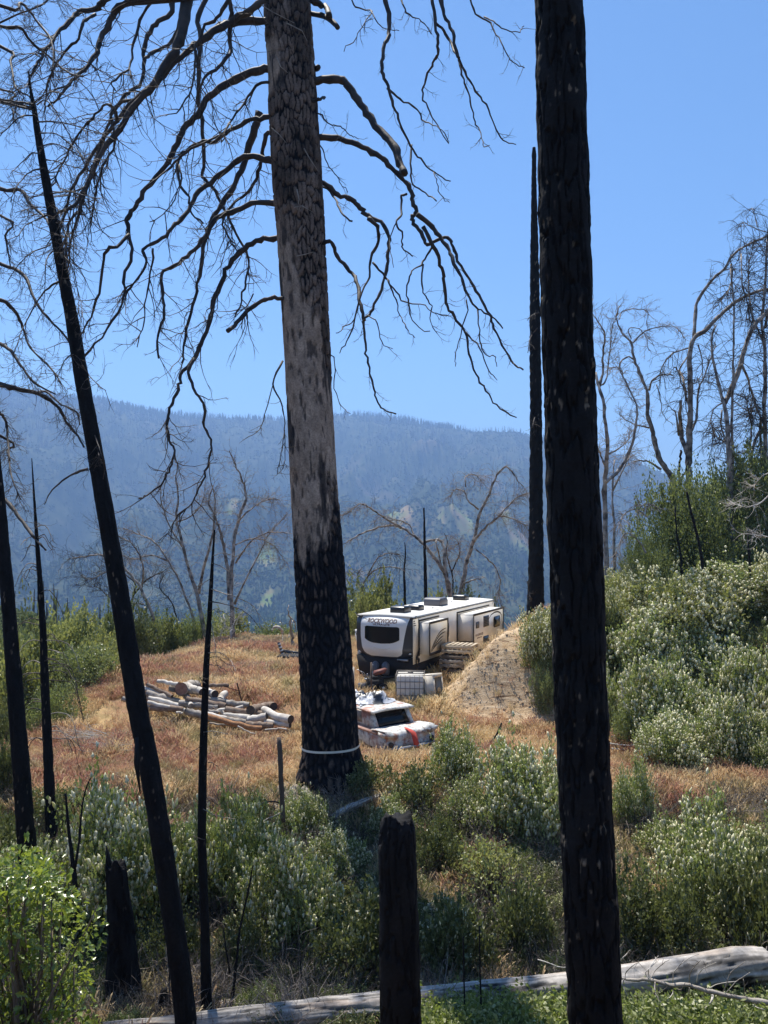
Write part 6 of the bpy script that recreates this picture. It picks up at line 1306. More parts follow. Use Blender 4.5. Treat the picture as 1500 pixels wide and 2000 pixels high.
def oval(parent, x, y0, y1, z0, z1, rad, mat='dark_glass', name='window', t=.02, trim=True):
    def rr(y0, y1, z0, z1, r):
        o = []
        for cy_, cz_, a0 in ((y1 - r, z1 - r, 0), (y0 + r, z1 - r, 90), (y0 + r, z0 + r, 180), (y1 - r, z0 + r, 270)):
            for k in range(5): a = math.radians(a0 + k * 22.5); o.append((cy_ + r * math.cos(a), cz_ + r * math.sin(a)))
        return o
    if trim:
        G = Geo(); G.prism(rr(y0 - .03, y1 + .03, z0 - .03, z1 + .03, rad + .02), 'x', x, x + t * .6); f = G.build(name, M['black_trim'], parent)
        G = Geo(); G.prism(rr(y0, y1, z0, z1, rad), 'x', x + t * .6 + .001, x + t); G.build('pane', M[mat], f); return f
    G = Geo(); G.prism(rr(y0, y1, z0, z1, rad), 'x', x, x + t); return G.build(name, M[mat], parent)
X2 = HW + .70 + .012
oval(s2, X2, 7.35, 8.25, 1.62, 2.05, .12); oval(s2, X2, 5.95, 6.65, 1.75, 2.22, .01, 'grey_plastic', 'vent', trim=False)
G = Geo()
for k in range(6): G.box(X2 + .021, X2 + .027, 5.98, 6.62, 1.79 + k * .07, 1.82 + k * .07)
rv_part('louvre', G, 'black_trim', s2)
oval(s2, X2, 5.00, 5.36, 1.82, 2.03, .04, 'grey_plastic', 'vent'); oval(s2, X2, 5.95, 6.60, .98, 1.32, .02, 'black_plastic', 'vent')
swoosh(s2, X2 + .004, [(6.70, 2.05), (7.0, 2.20), (7.5, 2.27), (7.95, 2.26), (8.3, 2.18), (8.5, 2.05), (8.52, 1.9), (8.42, 1.72)], .07)
for body, zc, wd, ht in (('ROCKWOOD', 1.50, .95, .10), ('ULTRA LITE', 1.37, .62, .055)):
    me_ = text_mesh(body, 1, bold=.02); co = np.array([v.co[:] for v in me_.vertices]); mn, mx = co.min(0), co.max(0)
    for v in me_.vertices:
        v.co = (X2 + .003 + max(0, v.co.z), 5.42 + (v.co.x - (mn[0] + mx[0]) / 2) * wd / (mx[0] - mn[0]), zc + (v.co.y - (mn[1] + mx[1]) / 2) * ht / (mx[1] - mn[1]))
    me_.materials.clear(); me_.materials.append(M['letter_brown']); link('lettering', me_, s2)
oval(rv, HW + .002, 3.30, 3.66, 1.52, 2.16, .16); oval(rv, HW + .007, 3.20, 3.50, 1.22, 1.36, .02, 'black_plastic', 'vent', trim=False)
for (a, b) in ((.30, 1.14), (.46, 1.27), (.46, 1.02)): oval(rv, HW + .007, a - .085 + .1, a + .085 + .1, b - .09, b + .09, .08, 'black_plastic', 'socket', trim=False)
G = Geo(); G.tube([(HW + .03, .62, 1.45), (HW + .05, .50, 1.36), (HW + .06, .30, 1.22), (HW + .06, .22, 1.05), (HW + .07, .24, .88), (HW + .10, .36, .80)], .022, 8); rv_part('power_cable', G, 'rubber')
G = Geo()
for k in range(3): G.box(HW + .008, HW + .012, .10, .34 - .05 * k, 2.34 + .08 * k, 2.37 + .08 * k)
rv_part('corner_stripes', G, 'black_trim')
G = Geo(); G.box(HW - .03, HW + .012, LEN + .002, LEN + .04, ZB, ZT - .03); rv_part('rear_corner_trim', G, 'brown_trim')
G = Geo()
G.tube([(HW - .05, LEN + .05, ZB), (HW - .05, LEN + .05, ZT + .45)], .018, 6); rv_part('rear_pole', G, 'black_trim')
# roof gear
def ac(y, x0, w, l, h, label, mat='black_plastic', y1=None):
    G = Geo(); z = ZT + .045
    prof = [(-l / 2, 0), (l / 2, 0), (l / 2, h * .6), (l / 2 - .10, h * .92), (l / 2 - .22, h), (-l / 2 + .10, h), (-l / 2, h * .8)]
    G.prism([(y + a, z + b) for a, b in prof], 'x', x0 - w / 2, x0 + w / 2); o = rv_part('roof_unit', G, mat)
    bv = o.modifiers.new('soft', 'BEVEL'); bv.width = .05; bv.segments = 3; bv.limit_method = 'ANGLE'; o['label'] = label
    G = Geo(); G.box(x0 - w / 2 + .04, x0 + w / 2 - .04, y - l / 2 + .05, y + l / 2 - .05, z - .03, z + .02); G.build('base', M['black_trim'], o); return o
ac(1.3, .15, .62, .72, .26, 'glossy black roof vent cover, foremost'); ac(2.5, .28, .50, .6, .22, 'black roof vent cover, second from the front'); ac(4.9, .15, .78, .95, .34, 'large grey roof air conditioner', 'grey_plastic'); ac(8.1, .1, .60, .65, .26, 'small black roof vent cover, rearmost')
for (x, y, r_, h) in ((.7, 3.1, .33, .05), (.55, 4.0, .3, .05), (.6, 6.1, .28, .04), (.2, 6.6, .05, .09), (.75, 3.1, .05, .12), (-.5, .7, .05, .05)):
    G = Geo(); G.tube([(x, y, ZT + .02), (x, y, ZT + .02 + h), (x, y, ZT + .03 + h)], [r_, r_ * .8, r_ * .3], 18); rv_part('roof_cap', G, 'roof_membrane', smooth=True)
G = Geo(); G.tube([(-HW + .02, .35, ZT - .1), (-HW - .05, .2, ZT + .1), (-HW + .1, .0, ZT + .05), (-.9, -.04, ZT - .03), (-.6, -.07, ZT - .13)], .012, 5); rv_part('loose_wire', G, 'rubber')
# left side awning roll seen edge-on
G = Geo(); G.box(-HW - .22, -HW - .02, .5, 3.0, 1.9, 2.05); G.tube([(-HW - .05, .55, 1.2), (-HW - .2, .5, 1.9)], .02, 5); rv_part('awning', G, 'white_gelcoat')

# ------------------------------------------------------------------ caged tank, cabinet, pallets
tz = -5.72
tank = empty('liquid_tank', (0.93, 28.15, tz), math.radians(-4), 'white plastic liquid tank in a wire cage, in front of the trailer corner', 'tank')
TW, TD, TH = 0.98, 1.0, 0.98
G = Geo(); G.box(-TW / 2 + .03, TW / 2 - .03, -TD / 2 + .03, TD / 2 - .03, .10, TH - .03); o = G.build('bottle', M['tank_plastic'], tank); bv = o.modifiers.new('soft', 'BEVEL'); bv.width = .06; bv.segments = 3
G = Geo(); G.tube([(0, 0, TH - .04), (0, 0, TH + .03)], .10, 16); G.build('cap', M['black_plastic'], tank)
G = Geo()
for k in range(7):
    x = -TW / 2 + k * TW / 6
    G.tube([(x, -TD / 2, .02), (x, -TD / 2, TH)], .0085, 5); G.tube([(x, TD / 2, .02), (x, TD / 2, TH)], .0085, 5); y = -TD / 2 + k * TD / 6
    G.tube([(-TW / 2, y, .02), (-TW / 2, y, TH)], .0085, 5); G.tube([(TW / 2, y, .02), (TW / 2, y, TH)], .0085, 5)
for k in range(5):
    z = .05 + k * (TH - .06) / 4
    for (a, b) in (((-TW / 2, -TD / 2), (TW / 2, -TD / 2)), ((TW / 2, -TD / 2), (TW / 2, TD / 2)), ((TW / 2, TD / 2), (-TW / 2, TD / 2)), ((-TW / 2, TD / 2), (-TW / 2, -TD / 2))): G.tube([(*a, z), (*b, z)], .011, 5)
for y in (-.2, .2): G.tube([(-TW / 2, y, TH), (TW / 2, y, TH)], .02, 6)
o = G.build('cage', M['cage'], tank)
G = Geo(); 
for x in (-.42, -.04, .34): G.box(x, x + .1, -TD / 2, TD / 2, -.06, .07)
G.box(-TW / 2, TW / 2, -TD / 2, TD / 2, .071, .095); G.build('base', M['pallet_dark'], tank)
G = Geo(); G.box(-.05, .22, -TD / 2 - .004, -TD / 2 + .02, .02, .22); G.build('placard', M['white_gelcoat'], tank)
cab = empty('metal_cabinet', (1.66, 28.0, tz - .04), math.radians(-38), 'tilted cream metal cabinet with a dark opening, leaning on the caged tank', 'cabinet')
cab.rotation_euler = (math.radians(-3), math.radians(-9), math.radians(-32))
G = Geo(); G.box(-.36, .36, -.33, .33, 0, .98); 
# shell with an opening on the right-hand side (+x)
G = Geo(); G.box(-.36, .34, -.33, .33, .94, .98); G.box(-.36, .34, -.33, .33, 0, .04); G.box(-.36, .34, -.33, -.30, .04, .94); G.box(-.36, .34, .30, .33, .04, .94); G.box(-.36, -.33, -.30, .30, .04, .94); G.build('shell', M['cabinet'], cab)
G = Geo(); G.box(.341, .36, -.33, .33, .86, .98); G.box(.341, .36, -.33, .33, 0, .22); G.box(.341, .36, -.33, -.25, .22, .86); G.box(.341, .36, .25, .33, .22, .86); G.build('door_frame', M['cabinet'], cab)
G = Geo(); G.box(-.2, .1, -.25, .25, .2, .8); G.build('inner_box', M['underbody'], cab)
G = Geo(); G.tube([(.05, .05, .35), (.12, .05, .35)], .04, 10); G.build('knob', M['steel'], cab)
G = Geo(); G.box(-.02, .08, -.345, -.331, .30, .33); G.build('handle', M['black_plastic'], cab)
# pallets
def pallet_meshes():
    b = Geo(); b.box(-.055, .055, -.5, .5, 0, .018); r_ = Geo(); r_.box(-.6, .6, -.019, .019, 0, .09)
    return b, r_
BM = {k: pallet_meshes()[0].mesh('deck_board', M[k]) for k in ('pallet_wood', 'pallet_dark', 'grey_wood')}
RM = {k: pallet_meshes()[1].mesh('stringer', M[k]) for k in ('pallet_wood', 'pallet_dark', 'grey_wood')}
def pallet(x, y, z, rz, mat, label, bmat=None):
    p = empty('pallet', (x, y, z), rz, label, 'pallet', 'wooden pallets stacked beside the trailer'); p.scale = (1, 1, 1.22)
    for yy in (-.48, 0, .48): link('stringer', RM[bmat or mat], p, (0, yy, .018))
    for k in range(7): link('deck_board', BM[mat], p, (-.545 + k * .1817, 0, .1085))
    for k in range(5): link('deck_board', BM[bmat or mat], p, (-.545 + k * .2725, 0, 0))
    return p
pz = g(2.95, 30.6) - .02
ords = ['lowest', 'second from the ground', 'third from the ground', 'fourth from the ground', 'fifth from the ground', 'sixth from the ground', 'second from the top', 'topmost']
zz = pz
for k in range(8):
    mt = ['pallet_dark', 'pallet_dark', 'pallet_dark', 'grey_wood', 'grey_wood', 'pallet_dark', 'pallet_wood', 'pallet_wood'][k]
    tn = {'pallet_dark': 'dark', 'grey_wood': 'grey', 'pallet_wood': 'pale'}[mt]
    pallet(2.92 + rnd.uniform(-.04, .04) - (.08 if k in (3, 4) else 0), 30.72 + rnd.uniform(-.04, .04), zz, math.radians(-24 + rnd.uniform(-5, 5) + (9 if k in (3, 4) else 0)), mt, '%s wooden pallet, %s in the stack' % (tn, ords[k])); zz += .162 + (.05 if k == 5 else 0) + (.04 if k == 2 else 0)
# small machine, posts and clutter before the trailer
mc = empty('garden_machine', (-.32, 28.9, g(-.32, 28.9)), math.radians(20), 'small dark garden machine with a dull red cover in front of the trailer', 'machine')
G = Geo(); G.box(-.28, .28, -.18, .18, .18, .46); G.box(-.12, .2, -.14, .14, .46, .58); G.build('engine', M['underbody'], mc)
G = Geo(); G.prism([(-.05, .60), (.32, .66), (.42, .82), (.2, .78), (0, .74)], 'y', -.13, .13); G.build('cover', M['maroon'], mc)
G = Geo(); G.tube([(-.25, -.15, .4), (-.5, -.2, .75), (-.62, -.2, .80)], .016, 6); G.tube([(-.25, .15, .4), (-.5, .2, .75), (-.62, .2, .8)], .016, 6); G.build('handlebar', M['steel'], mc)
for (x, y) in ((-.2, -.24), (.22, -.24), (-.2, .24), (.22, .24)):
    G = Geo(); G.tube([(x, y - .05, .16), (x, y + .05, .16)], .17, 16); w = G.build('wheel', M['rubber'], mc); G = Geo(); G.tube([(x, y - .056, .16), (x, y + .056, .16)], .06, 10); G.build('hub', M['white_gelcoat'], w)
G = Geo(); G.tube([(-.32, 0, .5), (-.30, -.02, .68)], .02, 6); G.box(-.40, -.22, -.06, .06, .46, .50); G.build('tank_strap', M['steel'], mc)
def solid(name, pts, rad, sides, mat, label, cat, smooth=False): 
    G = Geo(); G.tube(pts, rad, sides); return tag(G.build(name, M[mat], None, smooth), label, cat)
def gp(px, D): x = (px - 750) / F_PX * D; return x, D, g(x, D)
x, y, z = gp(725, 28.5); solid('fence_post', [(x, y, z - .1), (x + .01, y, z + 1.16)], .035, 7, 'post_wood', 'thin brown post standing before the trailer window', 'post')
x, y, z = gp(692, 28.6); solid('metal_post', [(x, y, z - .1), (x - .02, y, z + .98)], .03, 6, 'cabinet', 'pale green-grey post between the pine and the trailer', 'post')
x, y, z = gp(708, 28.8); solid('bucket', [(x, y, z), (x, y, z + .34)], [.13, .16], 14, 'grey_plastic', 'dark bucket on the ground before the trailer', 'bucket')
# low dark utility trailer poking out left of the pine
ut = empty('utility_trailer', (-4.35, 35.2, g(-4.35, 35.2)), math.radians(-8), 'dark utility trailer frame with striped tail plate, left of the pine', 'trailer')
G = Geo(); G.prism([(-.15, .18), (.95, .02), (.95, .28), (-.15, .42)], 'y', -.05, .05); G.build('side_rail', M['black_plastic'], ut)
G = Geo(); G.box(-.1, 2.4, -.9, .9, .18, .26); G.build('deck', M['underbody'], ut)
G = Geo(); G.prism([(-.34, .72), (-.24, .76), (-.02, .12), (-.12, .04)], 'y', -.07, -.05); tp = G.build('tail_plate', M['black_plastic'], ut)
for k in range(5):
    G = Geo(); a, b = -.31 + k * .052, .66 - k * .135; G.prism([(a, b), (a + .13, b + .035), (a + .15, b - .03), (a + .02, b - .065)], 'y', -.075, -.071); G.build('stripe', M['white_gelcoat'], tp)
G = Geo(); G.box(.55, .8, -.95, -.8, -.05, .12); G.build('lamp', M['white_gelcoat'], ut)
for yy in (-.95, .95):
    G = Geo(); G.tube([(1.6, yy - .09, .3), (1.6, yy + .09, .3)], .3, 18); G.build('wheel', M['rubber'], ut)

# ------------------------------------------------------------------ the wrecked car
CY = math.atan2(.59, .81)          # local x (its right) in the world
cz_ = -6.46
car = empty('wrecked_car', (.74, 23.50, cz_), CY, 'rusted white old car with a squared roof and tail fins, half behind the pine', 'car'); car.scale = (.94, .94, .94)
def sheet(name, rows, mat, parent=car, thick=.03, smooth=False):
    V = [p for r_ in rows for p in r_]; m = len(rows[0]); Q = [[i * m + j, i * m + j + 1, (i + 1) * m + j + 1, (i + 1) * m + j] for i in range(len(rows) - 1) for j in range(m - 1)]
    o = link(name, make_mesh(name, V, np.array(Q), M[mat], smooth=smooth), parent); so = o.modifiers.new('thick', 'SOLIDIFY'); so.thickness = thick; so.offset = -1; return o
G = Geo()   # lower body
Yc = [0.02, .25, .7, 1.4, 2.4, 3.4, 4.4, 5.0, 5.25]; Wc = [.90, .95, .97, .97, .97, .96, .93, .88, .74]; Hc = [.72, .80, .84, .84, .84, .84, .82, .78, .66]
def body_ring(y, w, h): return [(-w * .9, y, .24), (-w, y, .42), (-w, y, h - .14), (-w * .97, y, h), (w * .97, y, h), (w, y, h - .14), (w, y, .42), (w * .9, y, .24)]
rows = [body_ring(y, w, h) for y, w, h in zip(Yc, Wc, Hc)]; V = [p for r_ in rows for p in r_]; Q = [[i * 8 + j, i * 8 + (j + 1) % 8, (i + 1) * 8 + (j + 1) % 8, (i + 1) * 8 + j] for i in range(len(rows) - 1) for j in range(8)]
Q += [[0, 1, 2, 3], [0, 3, 4, 7], [7, 4, 5, 6]]; Q += [[e + 64 for e in q] for q in ([3, 2, 1, 0], [7, 4, 3, 0], [6, 5, 4, 7])]
link('body', make_mesh('body', V, np.array(Q), M['rusted']), car)
# pink rusted shoulder ledges
for s in (-1, 1):
    G = Geo(); G.prism([(s * .985, .845), (s * .72, .90), (s * .72, .86), (s * .985, .80)], 'y', .45, 3.2); G.build('shoulder', M['rust_pink'], car)
# cabin: slab pillars, windows, thin overhanging roof
zr = 1.40
G = Geo(); G.prism([(.74, .86), (3.05, .86), (2.6, zr - .03), (1.10, zr - .03)], 'x', -.78, -.70); G.prism([(.74, .86), (3.05, .86), (2.6, zr - .03), (1.10, zr - .03)], 'x', .70, .78); G.build('cabin_side', M['rusted'], car)
for s in (-1, 1):
    G = Geo(); x0 = s * .781; G.prism([(1.45, .96), (2.75, .96), (2.45, zr - .10), (1.5, zr - .10)], 'x', x0, x0 + s * .01); G.build('side_window', M['grey_wood'] if s < 0 else M['dark_glass'], car)
sheet('rear_window', [[(x, .74 + .005, .885) for x in np.linspace(-.60, .62, 6)], [(x * .97, 1.06, zr - .07) for x in np.linspace(-.60, .62, 6)]], 'dark_glass', thick=.01)
sheet('rear_pillar', [[(-.78, .735, .86), (-.60, .735, .86)], [(-.76, 1.08, zr - .03), (-.60, 1.08, zr - .03)]], 'rusted'); sheet('rear_pillar', [[(.60, .735, .86), (.78, .735, .86)], [(.60, 1.08, zr - .03), (.76, 1.08, zr - .03)]], 'rusted')
sheet('window_header', [[(-.70, 1.03, zr - .085), (.70, 1.03, zr - .085)], [(-.70, 1.09, zr - .03), (.70, 1.09, zr - .03)]], 'rusted')
G = Geo(); rows = []
V = []; ny, nx = 14, 12
for i in range(ny + 1):
    for j in range(nx + 1):
        y = .82 + 1.95 * i / ny; x = -.84 + 1.68 * j / nx; V.append((x, y, zr + .035 * (1 - (x / .84) ** 2) - .02 * (i == 0) + .008 * math.sin(5 * x + 3 * y)))
Q = [[i * (nx + 1) + j, i * (nx + 1) + j + 1, (i + 1) * (nx + 1) + j + 1, (i + 1) * (nx + 1) + j] for i in range(ny) for j in range(nx)]
o = link('roof', make_mesh('roof', V, np.array(Q), M['rusted'], smooth=True), car); so = o.modifiers.new('thick', 'SOLIDIFY'); so.thickness = .045; so.offset = -1
# tail deck with a V-shaped sculpt and outward fins
nx = 24; rows = []
for (y, base, fin, dip) in ((.74, .88, .0, .0), (.45, .875, .02, -.02), (.14, .87, .05, -.05), (.0, .86, .06, -.09), (-.03, .70, .03, -.06), (.0, .58, .0, .0), (-.05, .54, .0, .0), (-.02, .30, .0, .0)):
    rows.append([(x * (.97 if y > -.02 else .94), y - .04 * abs(x) ** 3 + .06 * (1 - abs(x)) * (y < .1), base + fin * abs(x) ** 2.2 + dip * (1 - abs(x)) + .03 * math.sin(abs(x) * 9) * (y < .5)) for x in np.linspace(-1, 1, nx)])
sheet('tail_deck', rows, 'rusted', smooth=False)
for s in (-1, 1):
    G = Geo(); G.add([(s * .45, -.06, .80), (s * .98, .30, .90), (s * 1.08, -.12, .90), (s * .98, -.10, .76), (s * .60, -.14, .70), (s * .99, .30, .78)], None, [[0, 1, 2], [0, 2, 3], [0, 3, 4], [1, 5, 2], [5, 3, 2], [0, 4, 5], [0, 5, 1], [4, 3, 5]]); G.build('tail_fin', M['rusted'], car)
    G = Geo(); G.tube([(s * .80, -.155, .56), (s * .80, -.10, .56)], .085, 14); G.build('tail_lamp', M['cut_dark'], car)
    for y in (.95, 4.2):
        G = Geo(); G.tube([(s * .78, y, .24), (s * .95, y, .24)], .32, 20); w = G.build('wheel', M['rubber'], car); G = Geo(); G.tube([(s * .94, y, .24), (s * .962, y, .24)], .16, 14); G.build('rim', M['bark_brown'], w)
G = Geo(); G.tube([(-.92, -.14, .42), (-.5, -.2, .42), (.5, -.2, .42), (.92, -.14, .42)], .05, 8); G.build('bumper', M['steel'], car)
# tarp bundle on the roof and the red cloth over the tail
R = np.random.default_rng(9); V = []; nx, ny = 34, 26
ca, sa = math.cos(CY), math.sin(CY); ox, oy = .74, 23.50
for i in range(ny + 1):
    for j in range(nx + 1):
        u, v = j / nx, i / ny; x = -.80 + 1.5 * u + .15 * math.sin(v * 5); y = 1.55 + 1.15 * v + .12 * math.sin(u * 7)
        e = min(u, 1 - u, v, 1 - v); f = abs(float(fbm(u * 5 + v * 2, v * 7, seed=61, oct=4))); z = zr + .045 + .30 * f * min(1, e * 6) * (1.5 if .25 < u < .7 else .7) + .12 * max(0, 1 - ((u - .5) / .3) ** 2) * min(1, e * 5)
        x *= .94; y *= .94; V.append((ox + x * ca - y * sa, oy + x * sa + y * ca, cz_ + z * .94))
Q = [[i * (nx + 1) + j, i * (nx + 1) + j + 1, (i + 1) * (nx + 1) + j + 1, (i + 1) * (nx + 1) + j] for i in range(ny) for j in range(nx)]
def tarpmat():
    t = NT('silver_and_black_tarp'); g_ = t.n('ShaderNodeNewGeometry'); nz = t.noise(g_.outputs['Position'], 3.0, 4); c = t.ramp(nz, [(.47, (.03, .035, .045)), (.53, (.50, .52, .56))])
    p = t.n('ShaderNodeBsdfPrincipled', **{'Base Color': c, 'Roughness': .4}); return t.done(p.outputs[0])
o = link('tarp', make_mesh('tarp', V, np.array(Q), tarpmat(), smooth=True)); tag(o, 'crumpled grey and black tarp heaped on the wrecked car roof', 'tarp')
def carp(x, y, z):
    x *= .94; y *= .94; z *= .94
    return (ox + x * ca - y * sa, oy + x * sa + y * ca, cz_ + z)
V = []
for (x0, x1, y, z) in ((-.02, .06, .25, .905), (-.05, .10, .02, .88), (-.06, .13, -.16, .82), (-.03, .17, -.22, .60), (.02, .22, -.22, .42), (.10, .22, -.23, .34)): V += [carp(x0, y, z), carp((x0 + x1) / 2, y - .02, z + .015), carp(x1, y, z)]
o = link('red_cloth', make_mesh('red_cloth', V, np.array([[3 * i + j, 3 * i + j + 1, 3 * i + j + 4, 3 * i + j + 3] for i in range(5) for j in range(2)]), M['red_cloth'])); so = o.modifiers.new('thick', 'SOLIDIFY'); so.thickness = .008; tag(o, 'red rag hanging over the tail of the wrecked car', 'cloth')

# ------------------------------------------------------------------ the log pile
def zA(x, y): return (230 + x / 7.5, 1310 + y / 7.5)
def zB(x, y): return (400 + x / 7.5, 1310 + y / 7.5)
def log(a, b, da, db, mat, label, D=None, dD=(0, 0), endmat='cut_dark', name='log', bend=0.0, seed=0, lift=0, rot=None, group='logs heaped in the meadow', sides=14):
    """a log from pixel a to pixel b, diameters in px at its ends, resting in the pile at depth D + dD"""
    if D is not None: h = hit((a[0] + b[0]) / 2, max(a[1] + da / 2, b[1] + db / 2) + 2); D = min(h[1] - .85, 27.1 if max(a[1], b[1]) < 1385 else 40) - (.0 if da > 3 else .15)
    A = np.array(P3(a[0], a[1], D + dD[0])); B = np.array(P3(b[0], b[1], D + dD[1])); n = 9; r = np.random.default_rng(seed + 50)
    ax = B - A; L = np.linalg.norm(ax); ax = ax / L; up = np.array([0, 0, 1.0]); sd = np.cross(ax, up); sd /= np.linalg.norm(sd)
    pts = np.array([A + (B - A) * t + sd * bend * math.sin(math.pi * t) * L + up * r.normal(0, .012) + up * bend * .6 * math.sin(2 * math.pi * t) * L * .3 for t in np.linspace(0, 1, n)]); rad = np.array([(da + (db - da) * t) * (1.2 if max(da, db) < 15 else 1.0) / 2 * D / F_PX for t in np.linspace(0, 1, n)]) * r.uniform(.93, 1.07, n)
    root = empty(name, tuple(A), 0, label, 'log', group)
    G = Geo(); G.tube(pts, rad, sides); G.flush(); V = np.vstack(G.V); o = link('trunk', make_mesh('trunk', V, [np.vstack(G.Q)], M[mat], smooth=True)); adopt(root, o)
    for (c, ra, d) in ((pts[0], rad[0], -1), (pts[-1], rad[-1], 1)):
        ring = []; t = ax; u = np.cross(t, [0, 0, 1.0]); u /= np.linalg.norm(u); v = np.cross(t, u)
        for k in range(sides): an = 2 * math.pi * k / sides; ring.append(c + t * d * .004 + (u * math.cos(an) + v * math.sin(an)) * ra * 1.0)
        VV = np.vstack([ring, [c + t * d * .01]]); F = np.array([[k, (k + 1) % sides, sides] for k in range(sides)]); adopt(root, link('cut_end', make_mesh('cut_end', VV, F, M[endmat])))
    return root
LP = [
 (zA(60, 410), zA(420, 500), 8.5, 6, 'grey_wood', 'grey log whose dark butt sticks out left of the leaning tree', 27.9, (0, .3), 'cut_dark'),
 (zA(330, 240), zA(715, 392), 7.0, 6.0, 'white_wood', 'long smooth white log rising at the upper left of the pile', 28.0, (0, -.3), 'cut_dark'),
 (zA(320, 215), zA(480, 275), 5, 5, 'white_wood', 'short white log behind the leaning tree, top left of the pile', 28.4, (0, 0), 'cut_dark'),
 (zA(430, 195), zA(795, 385), 6.0, 6.0, 'bark_brown', 'thin barky log slanting down to the red cut end', 28.3, (0, -.4), 'cut_dark'),
 (zA(585, 150), zA(890, 205), 6.0, 7.5, 'white_wood', 'white forked log lying highest at the back of the pile', 29.0, (0, -.2), 'cut_dark'),
 (zA(925, 272), zA(1150, 215), 25, 20, 'grey_wood', 'thick log showing a big round red-brown cut end', 28.1, (-.35, 1.2), 'cut_red'),
 (zA(990, 205), zA(1225, 300), 10, 12, 'white_wood', 'white log with a black end right of the red cut end', 28.2, (.5, -.2), 'cut_dark'),
 (zA(450, 405), zA(905, 515), 8, 8.5, 'white_wood', 'white log in the middle of the left half of the pile', 27.6, (0, -.1), 'cut_dark'),
 (zA(440, 462), zA(1010, 585), 7, 6.5, 'white_wood', 'long white log along the lower left front of the pile', 27.3, (0, 0), 'cut_dark'),
 (zA(340, 340), zA(460, 400), 7, 7, 'white_wood', 'stubby white log just right of the leaning tree', 27.9, (0, 0), 'cut_dark'),
 (zA(580, 320), zA(845, 430), 6, 6, 'white_wood', 'white log under the thin barky one', 28.0, (0, 0), 'cut_dark'),
 (zA(985, 345), zA(1075, 510), 11, 9, 'white_wood', 'short white log pointing at the viewer below the red cut end', 27.9, (.7, -.3), 'grey_wood'),
 (zA(400, 500), zA(455, 535), 8, 6, 'white_wood', 'small white offcut at the left foot of the pile', 27.2, (0, 0), 'grey_wood'),
 (zA(670, 585), zA(735, 600), 5, 4, 'white_wood', 'first of two tiny white chunks in the grass before the pile', 27.0, (0, 0), 'grey_wood'),
 (zA(860, 610), zA(950, 622), 4.5, 4, 'white_wood', 'tiny white chunk left of the squared timber', 27.0, (0, 0), 'grey_wood'),
 (zB(60, 215), zB(350, 208), 6.5, 5, 'bark_brown', 'dark barky log at the back, right of the thin black tree', 28.6, (0, 0), 'cut_dark'),
 (zB(40, 300), zB(150, 345), 14, 15, 'white_wood', 'thick short log with a black round end at the back', 28.3, (.5, -.2), 'cut_dark'),
 (zB(225, 430), zB(305, 330), 12, 11, 'white_wood', 'short white block tilted up at the back of the pile', 28.2, (0, .4), 'white_wood'),
 (zB(40, 420), zB(330, 450), 9, 9, 'grey_wood', 'grey log behind the thin black tree', 28.0, (0, 0), 'cut_dark'),
 (zB(310, 475), zB(650, 505), 10, 9, 'grey_wood', 'grey bark-flecked log across the middle of the right half', 27.8, (0, 0), 'cut_dark'),
 (zB(670, 580), zB(890, 515), 19, 15, 'bark_brown', 'thick barky log with a dark round end facing the viewer', 27.5, (-.3, .9), 'cut_dark'),
 (zB(930, 510), zB(1010, 520), 13, 12, 'bark_brown', 'dark log end peeping over the largest white log', 28.0, (.6, .2), 'cut_dark'),
 (zB(865, 565), zB(1255, 715), 13, 16, 'white_wood', 'largest white log with a black sawn end at the right', 27.3, (.6, -.5), 'cut_dark'),
 (zB(880, 745), zB(1250, 792), 9, 8.5, 'white_wood', 'white log under the largest one, at the right foot of the pile', 27.0, (.2, -.2), 'cut_dark'),
 (zB(640, 725), zB(905, 665), 12, 12, 'white_wood', 'thick elbow of smooth white wood in the front middle', 26.9, (0, -.1), 'cut_dark'),
 (zB(275, 640), zB(660, 700), 7, 9, 'white_wood', 'smooth white log running into the elbow', 27.0, (0, -.1), 'grey_wood'),
 (zB(185, 590), zB(560, 535), 6, 6.5, 'white_wood', 'white log curving along the middle right of the pile', 27.3, (0, 0), 'grey_wood'),
 (zB(235, 590), zB(290, 650), 6, 6, 'white_wood', 'short crosswise white piece joining two smooth logs', 27.1, (0, 0), 'grey_wood'),
 (zB(40, 640), zB(500, 745), 9, 7, 'white_wood', 'white log just behind the orange-barked one', 27.0, (0, 0), 'grey_wood'),
 (zA(990, 590), zB(60, 690), 12, 11, 'grey_wood', 'squared grey timber at the front left of the orange-barked log', 26.9, (0, 0), 'cut_dark'),
 (zB(30, 665), zB(835, 850), 9, 8, 'orange_bark', 'orange-barked log along the lower front of the pile', 26.7, (0, -.2), 'cut_dark'),
 (zB(70, 770), zB(540, 830), 3, 2.4, 'grey_wood', 'thin dark pole in the grass before the pile', 26.5, (0, 0), 'cut_dark'),
 (zB(480, 820), zB(735, 925), 2.2, 1.6, 'white_wood', 'thin pale stick at the very front of the pile', 26.3, (0, 0), 'cut_dark'),
 (zB(880, 860), zB(1200, 850), 2.6, 2, 'white_wood', 'thin white stick below the right foot of the pile', 26.5, (0, 0), 'cut_dark'),
 (zB(60, 545), zB(250, 570), 5, 4, 'bark_brown', 'dark stick among the logs right of the thin black tree', 27.2, (0, 0), 'cut_dark'),
 (zB(40, 590), zB(200, 610), 7, 6, 'grey_wood', 'grey piece under the dark sticks', 27.2, (0, 0), 'cut_dark'),
]
for i, (a, b, da, db, mt, lab, D, dd, em) in enumerate(LP): log(a, b, da, db, mt, lab, D, dd, em, seed=i, bend=[.02, -.05, .07, -.02][i % 4])
